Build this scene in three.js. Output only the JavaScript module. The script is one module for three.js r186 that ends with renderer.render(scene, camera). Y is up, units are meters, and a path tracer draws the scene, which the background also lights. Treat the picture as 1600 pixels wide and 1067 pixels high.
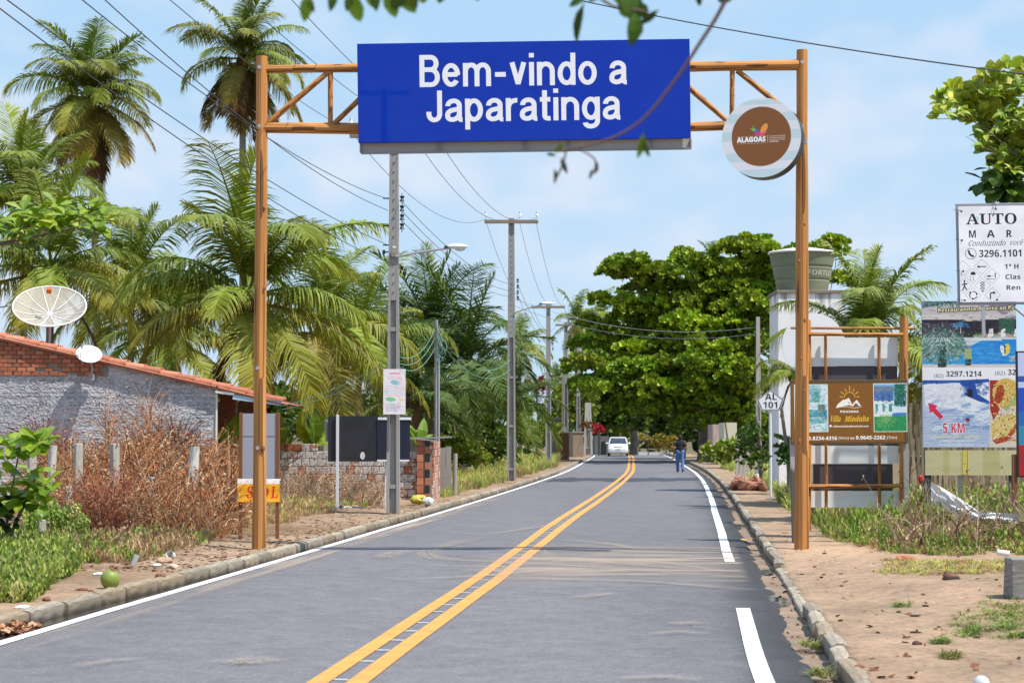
import * as THREE from 'three';
import { mergeGeometries, mergeVertices } from 'three/addons/utils/BufferGeometryUtils.js';
import { RoundedBoxGeometry } from 'three/addons/geometries/RoundedBoxGeometry.js';
import { MarchingCubes } from 'three/addons/objects/MarchingCubes.js';

// ---------------------------------------------------------------- camera, sky, sun, exposure
const scene = new THREE.Scene();
const EYE = 1.68, FOC = 3200, PITCH = Math.atan(146.5 / FOC);
const camera = new THREE.PerspectiveCamera(2 * Math.atan(533.5 / FOC) * 180 / Math.PI, 1600 / 1067, 0.5, 4000);
camera.position.set(0, EYE, 0);
camera.rotation.set(PITCH, 0, 0);
camera.focus = 31; camera.userData.fStop = 5;
const EXPOSURE = 1.3;
const SUN_DIR = new THREE.Vector3(0.46, 1, 0.27).normalize();

// seeded random numbers and noise
function rng(seed) { let a = seed >>> 0; return () => { a = (a + 0x6D2B79F5) >>> 0; let t = a; t = Math.imul(t ^ (t >>> 15), t | 1); t ^= t + Math.imul(t ^ (t >>> 7), t | 61); return ((t ^ (t >>> 14)) >>> 0) / 4294967296; }; }
const lerp = (a, b, t) => a + (b - a) * t, clamp = (x, a = 0, b = 1) => Math.min(b, Math.max(a, x));
const sstep = (x, a, b) => { const t = clamp((x - a) / (b - a)); return t * t * (3 - 2 * t); };
function hash(x, y, s) { let h = Math.imul(x, 374761393) ^ Math.imul(y, 668265263) ^ Math.imul(s, 2246822519); h = Math.imul(h ^ (h >>> 13), 1274126177); return ((h ^ (h >>> 16)) >>> 0) / 4294967296; }
function vnoise(x, y, per = 0, s = 1) {
  const ix = Math.floor(x), iy = Math.floor(y), fx = x - ix, fy = y - iy, u = fx * fx * (3 - 2 * fx), v = fy * fy * (3 - 2 * fy);
  const w = per ? (n) => ((n % per) + per) % per : (n) => n;
  return lerp(lerp(hash(w(ix), w(iy), s), hash(w(ix + 1), w(iy), s), u), lerp(hash(w(ix), w(iy + 1), s), hash(w(ix + 1), w(iy + 1), s), u), v);
}
function fbm(x, y, oct = 4, per = 0, s = 1) { let a = 0.5, t = 0, n = 0; for (let i = 0; i < oct; i++) { t += a * vnoise(x, y, per, s + i); n += a; a *= 0.5; x *= 2; y *= 2; per *= 2; } return t / n; }

{ // sky: a computed equirectangular picture of pale tropical blue with thin white cloud
  const W = 2048, H = 1024, d = new Float32Array(W * H * 4);
  const lin = (c) => Math.pow(c / 255, 2.2) / EXPOSURE;
  const low = [199, 227, 250].map(lin), mid = [180, 217, 250].map(lin), top = [100, 156, 226].map(lin), cl = [232, 238, 252].map(lin), und = [150, 140, 120].map(lin);
  for (let j = 0; j < H; j++) {
    const el = ((j + 0.5) / H - 0.5) * Math.PI, deg = el * 180 / Math.PI;
    for (let i = 0; i < W; i++) {
      const az = ((i + 0.5) / W) * 2 * Math.PI, k = (j * W + i) * 4;
      const t1 = sstep(deg, 0, 13), t2 = sstep(deg, 14, 85);
      const X = Math.cos(az), Z = Math.sin(az), stretch = deg * 0.42;
      let c = fbm(X * 13 + 40 + deg * 0.05, Z * 13 + stretch + 17, 5, 0, 5) * 0.6 + fbm(X * 34 + 9, Z * 34 + stretch * 2.6, 4, 0, 11) * 0.4;
      let a = sstep(c, 0.4, 0.78) * 0.75;
      a = Math.max(a, 0.3 * (1 - sstep(Math.abs(deg - 4), 0, 6)) * sstep(c, 0.3, 0.6));
      if (deg < 0) a = 0;
      for (let q = 0; q < 3; q++) {
        let v = lerp(lerp(low[q], mid[q], t1), top[q], t2);
        v = lerp(v, cl[q], a);
        if (deg < 0) v = lerp(low[q], und[q] * 0.6, sstep(-deg, 0, 4));
        d[k + q] = v;
      }
      d[k + 3] = 1;
    }
  }
  const sky = new THREE.DataTexture(d, W, H, THREE.RGBAFormat, THREE.FloatType);
  sky.mapping = THREE.EquirectangularReflectionMapping; sky.magFilter = sky.minFilter = THREE.LinearFilter; sky.needsUpdate = true;
  scene.background = sky; scene.environment = sky;
}
const sun = new THREE.DirectionalLight(new THREE.Color(1, 0.95, 0.86), 4.9);
sun.name = 'sun'; sun.position.copy(SUN_DIR).multiplyScalar(150).add(new THREE.Vector3(0, 0, -60)); sun.target.position.set(0, 0, -60);
sun.castShadow = true; sun.shadow.mapSize.set(4096, 4096); sun.shadow.radius = 1.2;
Object.assign(sun.shadow.camera, { left: -80, right: 80, top: 110, bottom: -110, near: 1, far: 400 });
scene.add(sun); scene.add(sun.target);

// ---------------------------------------------------------------- helpers
const V = (x, y, z) => new THREE.Vector3(x, y, z);
const cP = Math.cos(PITCH), sP = Math.sin(PITCH);
function at(px, py, D) { const y = 533.5 - py, w = FOC * cP - y * sP; return V((px - 800) / w * D, EYE + (y * cP + FOC * sP) / w * D, -D); } // a pixel of the photograph at a known distance
function gnd(px, py, h = 0.13) { const y = 533.5 - py, w = FOC * cP - y * sP, t = (y * cP + FOC * sP) / w, D = (EYE - h) / -t; return V((px - 800) / w * D, h, -D); } // where that pixel meets the ground
const used = {};
function numbered(n) { const k = (used[n] = (used[n] ?? -1) + 1); return k ? n + '_' + String(k).padStart(3, '0') : n; }
function tag(o, label, category, group, kind) { Object.assign(o.userData, { label, category }); if (group) o.userData.group = group; if (kind) o.userData.kind = kind; return o; }
function shade(m) { m.castShadow = m.receiveShadow = true; return m; }
function thing(name, label, category, p = V(0, 0, 0), turn = 0, group) { const g = new THREE.Group(); g.name = numbered(name); g.position.copy(p); g.rotation.y = turn; scene.add(g); return tag(g, label, category, group); }
function part(name, geo, mat, parent = scene) { const m = shade(new THREE.Mesh(geo, mat)); m.name = parent === scene ? numbered(name) : name; parent.add(m); return m; }
function struct(name, geo, mat, label) { const m = part(name, geo, mat); m.userData.kind = 'structure'; if (label) m.userData.label = label; return m; }
function structGroup(name, label) { const g = new THREE.Group(); g.name = numbered(name); g.userData.kind = 'structure'; g.userData.label = label; scene.add(g); return g; }
function dup(o, p, turn, label) { const c = o.clone(); c.name = numbered(o.name.replace(/_\d{3}$/, '')); c.userData = { ...o.userData }; if (label) c.userData.label = label; scene.add(c); if (p) c.position.copy(p); if (turn !== undefined) c.rotation.y = turn; return c; }
function mg(list) { // merge geometries of any kind into one
  const all = list.map((g) => { const n = g.index ? g.toNonIndexed() : g; for (const k of Object.keys(n.attributes)) if (!['position', 'normal', 'uv', 'color'].includes(k)) n.deleteAttribute(k); if (!n.attributes.uv) n.setAttribute('uv', new THREE.BufferAttribute(new Float32Array(n.attributes.position.count * 2), 2)); return n; });
  const col = all.some((g) => g.attributes.color);
  if (col) for (const g of all) if (!g.attributes.color) g.setAttribute('color', new THREE.BufferAttribute(new Float32Array(g.attributes.position.count * 3).fill(1), 3));
  return mergeGeometries(all);
}
function bx(w, h, d, x = 0, y = 0, z = 0, r = 0) { const g = r ? new RoundedBoxGeometry(w, h, d, 1, r) : new THREE.BoxGeometry(w, h, d); return g.translate(x, y, z); }
function rod(a, b, r0, r1 = r0, seg = 8, wob = 0, R) { // a round bar from a to b, radius r0 to r1
  const dir = b.clone().sub(a), L = dir.length(), n = wob ? Math.max(3, Math.round(L / 0.35)) : 1;
  const g = new THREE.CylinderGeometry(r1, r0, L, seg, n); g.translate(0, L / 2, 0);
  if (wob) { const p = g.attributes.position, k = R() * 50; for (let i = 0; i < p.count; i++) { const y = p.getY(i), s = 1 + (vnoise(y * 1.4 + k, 3, 0, 7) - 0.5) * wob * 1.2; p.setXYZ(i, p.getX(i) * s + (vnoise(y * 0.5 + k, 9, 0, 3) - 0.5) * wob * r0, y, p.getZ(i) * s + (vnoise(y * 0.5 + k, 21, 0, 3) - 0.5) * wob * r0); } g.computeVertexNormals(); }
  g.applyQuaternion(new THREE.Quaternion().setFromUnitVectors(V(0, 1, 0), dir.normalize())); return g.translate(a.x, a.y, a.z);
}
function tube(pts, r, seg = 24, rad = 6, taper = 0) {
  const c = new THREE.CatmullRomCurve3(pts), g = new THREE.TubeGeometry(c, seg, r, rad);
  if (taper) { const p = g.attributes.position; for (let i = 0; i <= seg; i++) { const q = c.getPointAt(i / seg), s = lerp(1, taper, i / seg); for (let j = 0; j <= rad; j++) { const k = i * (rad + 1) + j; p.setXYZ(k, q.x + (p.getX(k) - q.x) * s, q.y + (p.getY(k) - q.y) * s, q.z + (p.getZ(k) - q.z) * s); } } g.computeVertexNormals(); }
  return g;
}
class Soup { // loose triangles
  constructor() { this.p = []; this.c = []; this.uv = []; }
  tri(a, b, c, col, u) { for (const v of [a, b, c]) { this.p.push(v.x, v.y, v.z); if (col) this.c.push(col[0], col[1], col[2]); } if (u) this.uv.push(...u); else this.uv.push(0, 0, 1, 0, 1, 1); }
  quad(a, b, c, d, col, u) { this.tri(a, b, c, col, u && [u[0], u[1], u[2], u[3], u[4], u[5]]); this.tri(a, c, d, col, u && [u[0], u[1], u[4], u[5], u[6], u[7]]); }
  geo() { const g = new THREE.BufferGeometry(); g.setAttribute('position', new THREE.Float32BufferAttribute(this.p, 3)); if (this.c.length) g.setAttribute('color', new THREE.Float32BufferAttribute(this.c, 3)); g.setAttribute('uv', new THREE.Float32BufferAttribute(this.uv, 2)); g.computeVertexNormals(); return g; }
}
// textures
const S8 = (v) => Math.round(255 * Math.pow(clamp(v), 1 / 2.2));
function tex(n, fn, srgb = true, rep = 1) { // fn(x, y in 0..1) -> [r,g,b] linear, or a number for data
  const d = new Uint8Array(n * n * 4);
  for (let j = 0; j < n; j++) for (let i = 0; i < n; i++) { const v = fn(i / n, j / n), k = (j * n + i) * 4; if (srgb) { d[k] = S8(v[0]); d[k + 1] = S8(v[1]); d[k + 2] = S8(v[2]); } else d[k] = d[k + 1] = d[k + 2] = Math.round(255 * clamp(v)); d[k + 3] = 255; }
  const t = new THREE.DataTexture(d, n, n); t.wrapS = t.wrapT = THREE.RepeatWrapping; t.magFilter = THREE.LinearFilter; t.minFilter = THREE.LinearMipmapLinearFilter; if (srgb) t.colorSpace = THREE.SRGBColorSpace; t.repeat.set(rep, rep); t.needsUpdate = true; return t;
}
function print(w, h, draw) { const c = document.createElement('canvas'); c.width = w; c.height = h; draw(c.getContext('2d'), w, h); const t = new THREE.CanvasTexture(c); t.colorSpace = THREE.SRGBColorSpace; return t; }
const std = (o) => new THREE.MeshStandardMaterial({ roughness: 0.85, ...o });
const rgb = (r, g, b) => new THREE.Color().setRGB(r, g, b);
const leafy = (r, g, b, t = 0.35, o = {}) => new THREE.MeshPhysicalMaterial({ color: rgb(r, g, b), roughness: 0.62, transmission: t, thickness: 0, specularIntensity: 0.6, ...o });
const M = {};
{
  const wood = tex(512, (x, y) => { const g = fbm(x * 40, y * 3, 4, 0, 3), b = fbm(x * 6, y * 6, 3, 6, 8), s = vnoise(x * 8, y * 4, 8, 31) > 0.9 ? 0.4 : 1, k = (0.62 + 0.5 * g) * (0.6 + 0.75 * b) * s; return [0.59 * k, 0.262 * k, 0.075 * k]; });
  M.log = new THREE.MeshPhysicalMaterial({ map: wood, roughness: 0.6, specularIntensity: 0.4, bumpMap: tex(256, (x, y) => fbm(x * 30, y * 2.5, 4, 0, 13), false), bumpScale: 0.012 }); M.logDark = std({ map: wood, color: rgb(0.6, 0.5, 0.45), roughness: 0.7 });
  M.woodGrey = std({ map: tex(256, (x, y) => { const k = 0.2 + 0.22 * fbm(x * 30, y * 3, 4, 0, 5); return [k, k * 0.93, k * 0.86]; }) });
  M.woodBrown = std({ color: rgb(0.2, 0.075, 0.03), roughness: 0.7 });
  const conc = tex(512, (x, y) => { const a = fbm(x * 8, y * 8, 5, 8, 2), b = fbm(x * 64, y * 64, 2, 64, 9), k = 0.2 + 0.2 * a + 0.1 * (b - 0.5); return [k, k * 0.97, k * 0.92]; });
  M.concrete = std({ map: conc }); M.concreteLight = std({ map: conc, color: rgb(1.35, 1.3, 1.22) }); M.concreteDirty = std({ map: conc, color: rgb(0.85, 0.72, 0.58) }); M.concreteWhite = std({ map: conc, color: rgb(1.8, 1.8, 1.75) });
  M.white = std({ color: rgb(0.78, 0.78, 0.78), roughness: 0.5 }); M.offwhite = std({ color: rgb(0.66, 0.66, 0.65), roughness: 0.6 });
  M.metal = std({ color: rgb(0.5, 0.5, 0.52), roughness: 0.4, metalness: 0.7 }); M.dark = std({ color: rgb(0.02, 0.02, 0.022), roughness: 0.5 }); M.black = std({ color: rgb(0.012, 0.012, 0.014), roughness: 0.75 });
  M.greyPanel = std({ color: rgb(0.35, 0.35, 0.4), roughness: 0.5 }); M.wire = std({ color: rgb(0.06, 0.06, 0.07), roughness: 0.6 }); M.wireGreen = std({ color: rgb(0.16, 0.36, 0.28), roughness: 0.6 });
  M.bark = std({ map: tex(256, (x, y) => { const k = 0.1 + 0.16 * fbm(x * 16, y * 5, 4, 0, 4); return [k, k * 0.85, k * 0.68]; }) });
  M.palmBark = std({ map: tex(256, (x, y) => { const r = 0.5 + 0.5 * Math.sin(y * 6.283 * 12), k = 0.12 + 0.12 * fbm(x * 8, y * 8, 3, 8, 6) + 0.05 * r; return [k, k * 0.9, k * 0.76]; }) });
  M.brick = [[0.42, 0.14, 0.07], [0.36, 0.115, 0.055], [0.5, 0.19, 0.1], [0.3, 0.11, 0.06]].map((c, i) => std({ map: tex(64, (x, y) => { const k = 0.7 + 0.6 * fbm(x * 6, y * 6, 3, 6, 20 + i); return c.map((v) => v * k); }) }));
  M.whiteBrick = [0, 1, 2, 3].map((i) => std({ map: tex(64, (x, y) => { const n = fbm(x * 4, y * 4, 4, 4, 40 + i), w = sstep(n, 0.28 + 0.05 * i, 0.46 + 0.05 * i), k = 0.85 + 0.3 * fbm(x * 9, y * 9, 2, 9, 60); return [lerp(0.36, 0.56, w) * k, lerp(0.15, 0.53, w) * k, lerp(0.09, 0.5, w) * k]; }) }));
  M.mortar = std({ color: rgb(0.26, 0.21, 0.17) });
}
// ---------------------------------------------------------------- the road's course, measured on the ground
const COURSE = [[-60, -7.4], [-30, -4.75], [0, -2.3], [13.9, -1.19], [18.7, -0.77], [26.2, -0.11], [37.9, 0.82], [56.6, 2.45], [74.7, 3.95], [94.3, 5.42], [122, 7.1], [168, 9.66], [220, 11.4], [300, 11.5], [420, 6]];
function cx(D) {
  let i = 0; while (i < COURSE.length - 2 && D > COURSE[i + 1][0]) i++;
  const P = (k) => COURSE[clamp(k, 0, COURSE.length - 1)], [x0, y0] = P(i), [x1, y1] = P(i + 1), t = clamp((D - x0) / (x1 - x0)), h = x1 - x0;
  const m0 = i > 0 ? (y1 - P(i - 1)[1]) / (x1 - P(i - 1)[0]) : (y1 - y0) / h, m1 = i < COURSE.length - 2 ? (P(i + 2)[1] - y0) / (P(i + 2)[0] - x0) : (y1 - y0) / h;
  return (2 * t ** 3 - 3 * t * t + 1) * y0 + (t ** 3 - 2 * t * t + t) * h * m0 + (-2 * t ** 3 + 3 * t * t) * y1 + (t ** 3 - t * t) * h * m1;
}
const roadY = (D) => (D > 172 ? -Math.min(4, (D - 172) ** 2 * 0.0011) : 0);
const LW = (D) => 2.93 + 0.24 * (1 - sstep(D, 18, 46)), RW = (D) => 2.9 + 0.12 * sstep(D, 24, 40) - 0.08 * sstep(D, 70, 100);
const LK = (D) => LW(D) + 0.27 + 0.2 * (1 - sstep(D, 17, 27)), RK = (D) => RW(D) + 0.56;
const XD = (D, u, y = 0) => V(cx(D) + u, y + roadY(D), -D);
function groundY(X, D) { // the verge beside the road
  const u = X - cx(D), a = u < 0 ? -u - LK(D) : u - RK(D);
  if (a < 0.06) return roadY(D) - 0.045;
  const n = (fbm(X * 0.6, D * 0.6, 4, 0, 77) - 0.5) * 0.16 * sstep(a, 0.3, 1.6) + (fbm(X * 2.3, D * 2.3, 3, 0, 78) - 0.5) * 0.05 * sstep(a, 0.15, 0.5);
  let drive = u > 0 ? sstep(D, 18.6, 20) * (1 - sstep(D, 25, 27.2)) * (1 - sstep(a, 0, 1.6)) * 0.1 : 0;
  return roadY(D) + 0.085 + n - drive * 0.7 + sstep(a, 2, 9) * 0.06;
}
const onG = (X, D, dy = 0) => V(X, groundY(X, D) + dy, -D);
const Dsteps = []; for (let D = -40; D < 460; D += D < 8 ? 4 : D < 60 ? 0.22 : D < 110 ? 0.7 : 4) Dsteps.push(D);
{ // one sheet of earth to the horizon
  const us = []; for (let u = -3.05; u <= 0; u += 3.05) us.push(u); us.push(3.05);
  for (let a = 0.07; a < 9; a += a < 0.5 ? 0.09 : a < 3 ? 0.2 : 0.4) { us.push('R' + a); us.unshift('L' + a); }
  for (const a of [10, 14, 20, 35, 60, 110, 200, 420, 900]) { us.push('R' + a); us.unshift('L' + a); }
  us.splice(us.indexOf('L0.07') + 1, 0, 'L0.05'); us.splice(us.indexOf('R0.07'), 0, 'R0.05');
  const Ds = Dsteps.concat([520, 700, 1000, 1600]), pos = [], uv = [], col = [], idx = [], n = us.length;
  for (const D of Ds) for (const s of us) {
    let u = typeof s === 'number' ? s : s[0] === 'L' ? -LK(D) - +s.slice(1) : RK(D) + +s.slice(1);
    const X = cx(Math.min(D, 420)) + u, y = typeof s === 'number' ? roadY(D) - 0.045 : groundY(X, D);
    pos.push(X, y, -D); uv.push(X / 5, D / 5);
    const side = typeof s === 'number' ? 0 : +s.slice(1), left = u < 0;
    const big = fbm(X * 0.35, D * 0.35, 4, 0, 91), fine = fbm(X * 1.7, D * 1.7, 3, 0, 92);
    let c = side < 0.06 ? [0.82, 0.84, 0.9] : [1.0, 0.97, 0.95];
    const k = 0.78 + 0.44 * fine; c = c.map((v) => v * k);
    if (left && side > 0.06) { const w = sstep(big + side * 0.09, 0.5, 0.85); c = [lerp(c[0], 0.62, w), lerp(c[1], 0.55, w), lerp(c[2], 0.42, w)]; }
    if (!left && side > 0.06) {
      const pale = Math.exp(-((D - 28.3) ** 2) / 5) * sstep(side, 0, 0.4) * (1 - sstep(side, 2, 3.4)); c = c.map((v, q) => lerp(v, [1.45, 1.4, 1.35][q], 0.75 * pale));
      const wet = sstep(fbm(X * 0.8 + 5, D * 0.5, 3, 0, 93), 0.5, 0.7) * (1 - sstep(D, 20, 24)) * 0.5; c = c.map((v, q) => lerp(v, [0.72, 0.62, 0.6][q], wet));
      const w = sstep(side + (big - 0.5) * 4, 3, 6) * sstep(D, 24, 28); c = [lerp(c[0], 0.5, w), lerp(c[1], 0.5, w), lerp(c[2], 0.35, w)];
    }
    if (D > 120) { const w = sstep(side, 1, 3); c = [lerp(c[0], 0.4, w), lerp(c[1], 0.45, w), lerp(c[2], 0.28, w)]; }
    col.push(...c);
  }
  for (let i = 0; i < Ds.length - 1; i++) for (let j = 0; j < n - 1; j++) { const a = i * n + j; idx.push(a, a + 1, a + n, a + 1, a + n + 1, a + n); }
  const g = new THREE.BufferGeometry(); g.setAttribute('position', new THREE.Float32BufferAttribute(pos, 3)); g.setAttribute('uv', new THREE.Float32BufferAttribute(uv, 2)); g.setAttribute('color', new THREE.Float32BufferAttribute(col, 3)); g.setIndex(idx); g.computeVertexNormals();
  const sand = tex(1024, (x, y) => { const a = fbm(x * 10, y * 10, 5, 10, 3), b = fbm(x * 120, y * 120, 2, 120, 6), md = fbm(x * 34, y * 34, 3, 34, 16), peb = vnoise(x * 200, y * 200, 200, 8) > 0.9 ? 0.6 : 1, k = (0.5 + 0.5 * a + 0.42 * (b - 0.5) + 0.26 * md) * peb; return [0.335 * k, 0.228 * k, 0.145 * k]; });
  const bump = tex(512, (x, y) => fbm(x * 30, y * 30, 4, 30, 12), false);
  struct('ground', g, std({ map: sand, vertexColors: true, bumpMap: bump, bumpScale: 0.06, roughness: 0.95 }), 'sandy earth verge on both sides of the road');
}
function strip(f0, f1, D0, D1, y, m = 1, step) { // a sheet between two lines along the road
  const pos = [], uv = [], idx = [], Ds = Dsteps.filter((D) => D > D0 && D < D1); Ds.unshift(D0); Ds.push(D1);
  for (const D of Ds) for (let k = 0; k <= m; k++) { const X = cx(D) + lerp(f0(D), f1(D), k / m); pos.push(X, y + roadY(D), -D); uv.push(X / 3, D / 3); }
  for (let i = 0; i < Ds.length - 1; i++) for (let k = 0; k < m; k++) { const a = i * (m + 1) + k; idx.push(a, a + 1, a + m + 1, a + 1, a + m + 2, a + m + 1); }
  const g = new THREE.BufferGeometry(); g.setAttribute('position', new THREE.Float32BufferAttribute(pos, 3)); g.setAttribute('uv', new THREE.Float32BufferAttribute(uv, 2)); g.setIndex(idx); g.computeVertexNormals(); return g;
}
{ // asphalt with a ragged, thick right edge
  const edge = (D) => RW(D) + 0.25 + (fbm(D * 2.5, 1, 3, 0, 5) - 0.5) * 0.22 + (fbm(D * 14, 4, 2, 0, 6) - 0.5) * 0.05, edgeL = (D) => -LW(D) - 0.1 - (fbm(D * 1.8, 8, 3, 0, 15) - 0.5) * 0.08;
  const pos = [], uv = [], col = [], idx = [], m = 30;
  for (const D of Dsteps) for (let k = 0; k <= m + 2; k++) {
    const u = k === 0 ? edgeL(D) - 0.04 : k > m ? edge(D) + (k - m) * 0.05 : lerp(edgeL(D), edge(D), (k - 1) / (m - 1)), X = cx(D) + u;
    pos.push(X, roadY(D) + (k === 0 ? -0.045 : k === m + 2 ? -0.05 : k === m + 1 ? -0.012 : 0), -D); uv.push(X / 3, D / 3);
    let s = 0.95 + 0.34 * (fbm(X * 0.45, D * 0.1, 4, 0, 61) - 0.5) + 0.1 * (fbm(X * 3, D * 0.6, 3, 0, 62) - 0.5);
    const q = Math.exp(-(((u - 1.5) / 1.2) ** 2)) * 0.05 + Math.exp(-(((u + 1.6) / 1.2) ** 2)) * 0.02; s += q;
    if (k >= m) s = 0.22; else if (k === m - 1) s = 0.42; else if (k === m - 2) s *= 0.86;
    col.push(s, s, s * 1.005);
  }
  const n = m + 3; for (let i = 0; i < Dsteps.length - 1; i++) for (let k = 0; k < n - 1; k++) { const a = i * n + k; idx.push(a, a + 1, a + n, a + 1, a + n + 1, a + n); }
  const g = new THREE.BufferGeometry(); g.setAttribute('position', new THREE.Float32BufferAttribute(pos, 3)); g.setAttribute('uv', new THREE.Float32BufferAttribute(uv, 2)); g.setAttribute('color', new THREE.Float32BufferAttribute(col, 3)); g.setIndex(idx); g.computeVertexNormals();
  const asph = tex(1024, (x, y) => { const a = fbm(x * 180, y * 180, 2, 180, 3), b = fbm(x * 12, y * 12, 4, 12, 6), st = vnoise(x * 250, y * 250, 250, 9), md = fbm(x * 40, y * 40, 3, 40, 21), k = 0.128 * (0.45 + 0.42 * a + 0.34 * b + 0.36 * md) * (st > 0.86 ? 1.55 : st < 0.12 ? 0.72 : 1); return [k * 1.02, k * 0.965, k * 1.04]; });
  struct('road', g, std({ map: asph, vertexColors: true, roughness: 0.8, bumpMap: tex(512, (x, y) => fbm(x * 150, y * 150, 2, 150, 13), false), bumpScale: 0.006 }), 'grey asphalt road curving away to the right');
  // palm and tree shade on the road, painted as dark bands
  M.paintedShade = std({ map: asph, color: rgb(0.27, 0.29, 0.38), roughness: 0.75 });
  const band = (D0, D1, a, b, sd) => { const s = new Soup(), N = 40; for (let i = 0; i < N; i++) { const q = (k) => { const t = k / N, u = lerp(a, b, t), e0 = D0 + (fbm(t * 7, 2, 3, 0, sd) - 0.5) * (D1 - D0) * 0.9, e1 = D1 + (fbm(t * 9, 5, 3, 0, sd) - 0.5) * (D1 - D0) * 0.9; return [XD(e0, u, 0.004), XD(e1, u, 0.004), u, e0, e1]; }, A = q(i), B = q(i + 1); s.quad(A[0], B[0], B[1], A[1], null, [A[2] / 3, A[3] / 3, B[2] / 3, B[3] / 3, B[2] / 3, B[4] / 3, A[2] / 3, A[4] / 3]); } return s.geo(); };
  struct('painted_shade', band(74.5, 80.5, -2.7, 2.95, 3), M.paintedShade, 'painted band of palm shade across the road before the walking man');
  struct('painted_shade', band(121, 134, -2.8, 2.9, 6), M.paintedShade, 'painted band of tree shade across the road near the white car');
  // markings
  const paint = (r, g, b) => std({ roughness: 0.6, map: tex(256, (x, y) => { const k = 0.9 + 0.3 * (fbm(x * 20, y * 20, 3, 20, 4) - 0.5), w = vnoise(x * 90, y * 90, 90, 8) > 0.93 ? 0.55 : 0; return [lerp(r * k, 0.13, w), lerp(g * k, 0.13, w), lerp(b * k, 0.14, w)]; }) });
  const yel = paint(0.74, 0.335, 0.058), whi = paint(0.8, 0.8, 0.8), w2 = 0.063;
  const wob = (D, s) => (fbm(D * 0.3, s, 2, 0, 33) - 0.5) * 0.02;
  const cl = structGroup('centre_line', 'double yellow line down the middle of the road');
  part('yellow_stripe', strip((D) => -0.205 + wob(D, 1), (D) => -0.06 + wob(D, 1), -20, 260, 0.008), yel, cl);
  part('yellow_stripe', strip((D) => 0.06 + wob(D, 2), (D) => 0.21 + wob(D, 2), -20, 260, 0.008), yel, cl);
  const tick = new THREE.BoxGeometry(0.1, 0.004, 0.024);
  for (let D = 11, i = 0; D < 46; D += i % 5 === 4 ? 1.15 : 0.78, i++) { const t = part('marker_tick', tick, M.white, cl); t.position.copy(XD(D, 0.0, 0.0085)); t.rotation.y = -0.2; }
  struct('edge_line_left', strip((D) => -LW(D) - w2 + wob(D, 5) * 0.6, (D) => -LW(D) + w2 + wob(D, 5) * 0.6, -20, 230, 0.008), whi, 'white edge line along the left side of the road');
  const rl = structGroup('edge_line_right', 'broken white edge line along the right side of the road');
  for (const [a, b] of [[-10, 19.95], [27.2, 69.4], [70.6, 230]]) part('white_stripe', strip((D) => RW(D) - w2 - 0.005 + wob(D, 9), (D) => RW(D) + w2 + 0.005 + wob(D, 9), a, b, 0.008), whi, rl);
  // sandy tyre tracks blown over the asphalt, a few smudges
  const dustT = new THREE.DataTexture((() => { const n = 256, d = new Uint8Array(n * n * 4); for (let j = 0; j < n; j++) for (let i = 0; i < n; i++) { const u = i / (n - 1), v = j / (n - 1), e = Math.sin(Math.PI * v) * sstep(u, 0, 0.35) * (1 - sstep(u, 0.96, 1)), a = e * (0.1 + 0.45 * sstep(fbm(u * 3 + 3, v * 26, 5, 0, 7), 0.42, 0.75) + 0.12 * fbm(u * 14, v * 60, 2, 0, 8)), k = (j * n + i) * 4; d[k] = d[k + 1] = d[k + 2] = Math.round(255 * clamp(a)); d[k + 3] = 255; } return d; })(), 256, 256); dustT.magFilter = THREE.LinearFilter; dustT.needsUpdate = true;
  const streak = new THREE.DataTexture((() => { const d = new Uint8Array(256 * 64 * 4); for (let j = 0; j < 64; j++) for (let i = 0; i < 256; i++) { const v = j / 63, e = Math.sin(v * Math.PI) ** 1.2 * Math.sin(i / 255 * Math.PI) ** 0.6, n = fbm(i * 0.05, j * 0.55, 4, 0, 5), k = (j * 256 + i) * 4; d[k] = d[k + 1] = d[k + 2] = Math.round(255 * clamp(e * sstep(n, 0.3, 0.72) * 0.52)); d[k + 3] = 255; } return d; })(), 256, 64); streak.magFilter = THREE.LinearFilter; streak.needsUpdate = true;
  const dust = std({ color: rgb(0.5, 0.4, 0.31), alphaMap: streak, transparent: true, roughness: 1 });
  const ribbon = (pts, w) => { const c = new THREE.CatmullRomCurve3(pts), N = 36, s = new Soup(); for (let i = 0; i < N; i++) { const f = (k) => { const p = c.getPointAt(k / N), t = c.getTangentAt(k / N), n = V(-t.z, 0, t.x).multiplyScalar(w / 2); return [p.clone().add(n), p.clone().sub(n)]; }, a = f(i), b = f(i + 1); s.quad(a[0], b[0], b[1], a[1], null, [i / N, 0, (i + 1) / N, 0, (i + 1) / N, 1, i / N, 1]); } return s.geo(); };
  const sheetUV = (D0, D1, u0, u1, y) => { const s = new Soup(), N = 24; for (let i = 0; i < N; i++) { const f = (k) => { const D = lerp(D0, D1, k / N); return [XD(D, u0(D), y), XD(D, u1(D), y)]; }, a = f(i), b = f(i + 1); s.quad(a[0], a[1], b[1], b[0], null, [0, i / N, 1, i / N, 1, (i + 1) / N, 0, (i + 1) / N]); } return s.geo(); };
  const dustM = std({ color: rgb(0.46, 0.37, 0.29), alphaMap: dustT, transparent: true, roughness: 1 });
  part('sand_film', sheetUV(22.5, 32, () => -0.8, (D) => RW(D) + 0.22, 0.0105), dustM).userData = { kind: 'stuff', label: 'thin film of tan sand washed over the right lane by the track', category: 'sand' };
  part('sand_film', sheetUV(12, 60, (D) => -LW(D) + 0.5, (D) => -LW(D) + 0.08, 0.0105), dustM).userData = { kind: 'stuff', label: 'faint dust along the left edge line', category: 'sand' };
  const tracks = []; const gp = (l, y) => l.map(([a, b]) => gnd(a, b, y));
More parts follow.
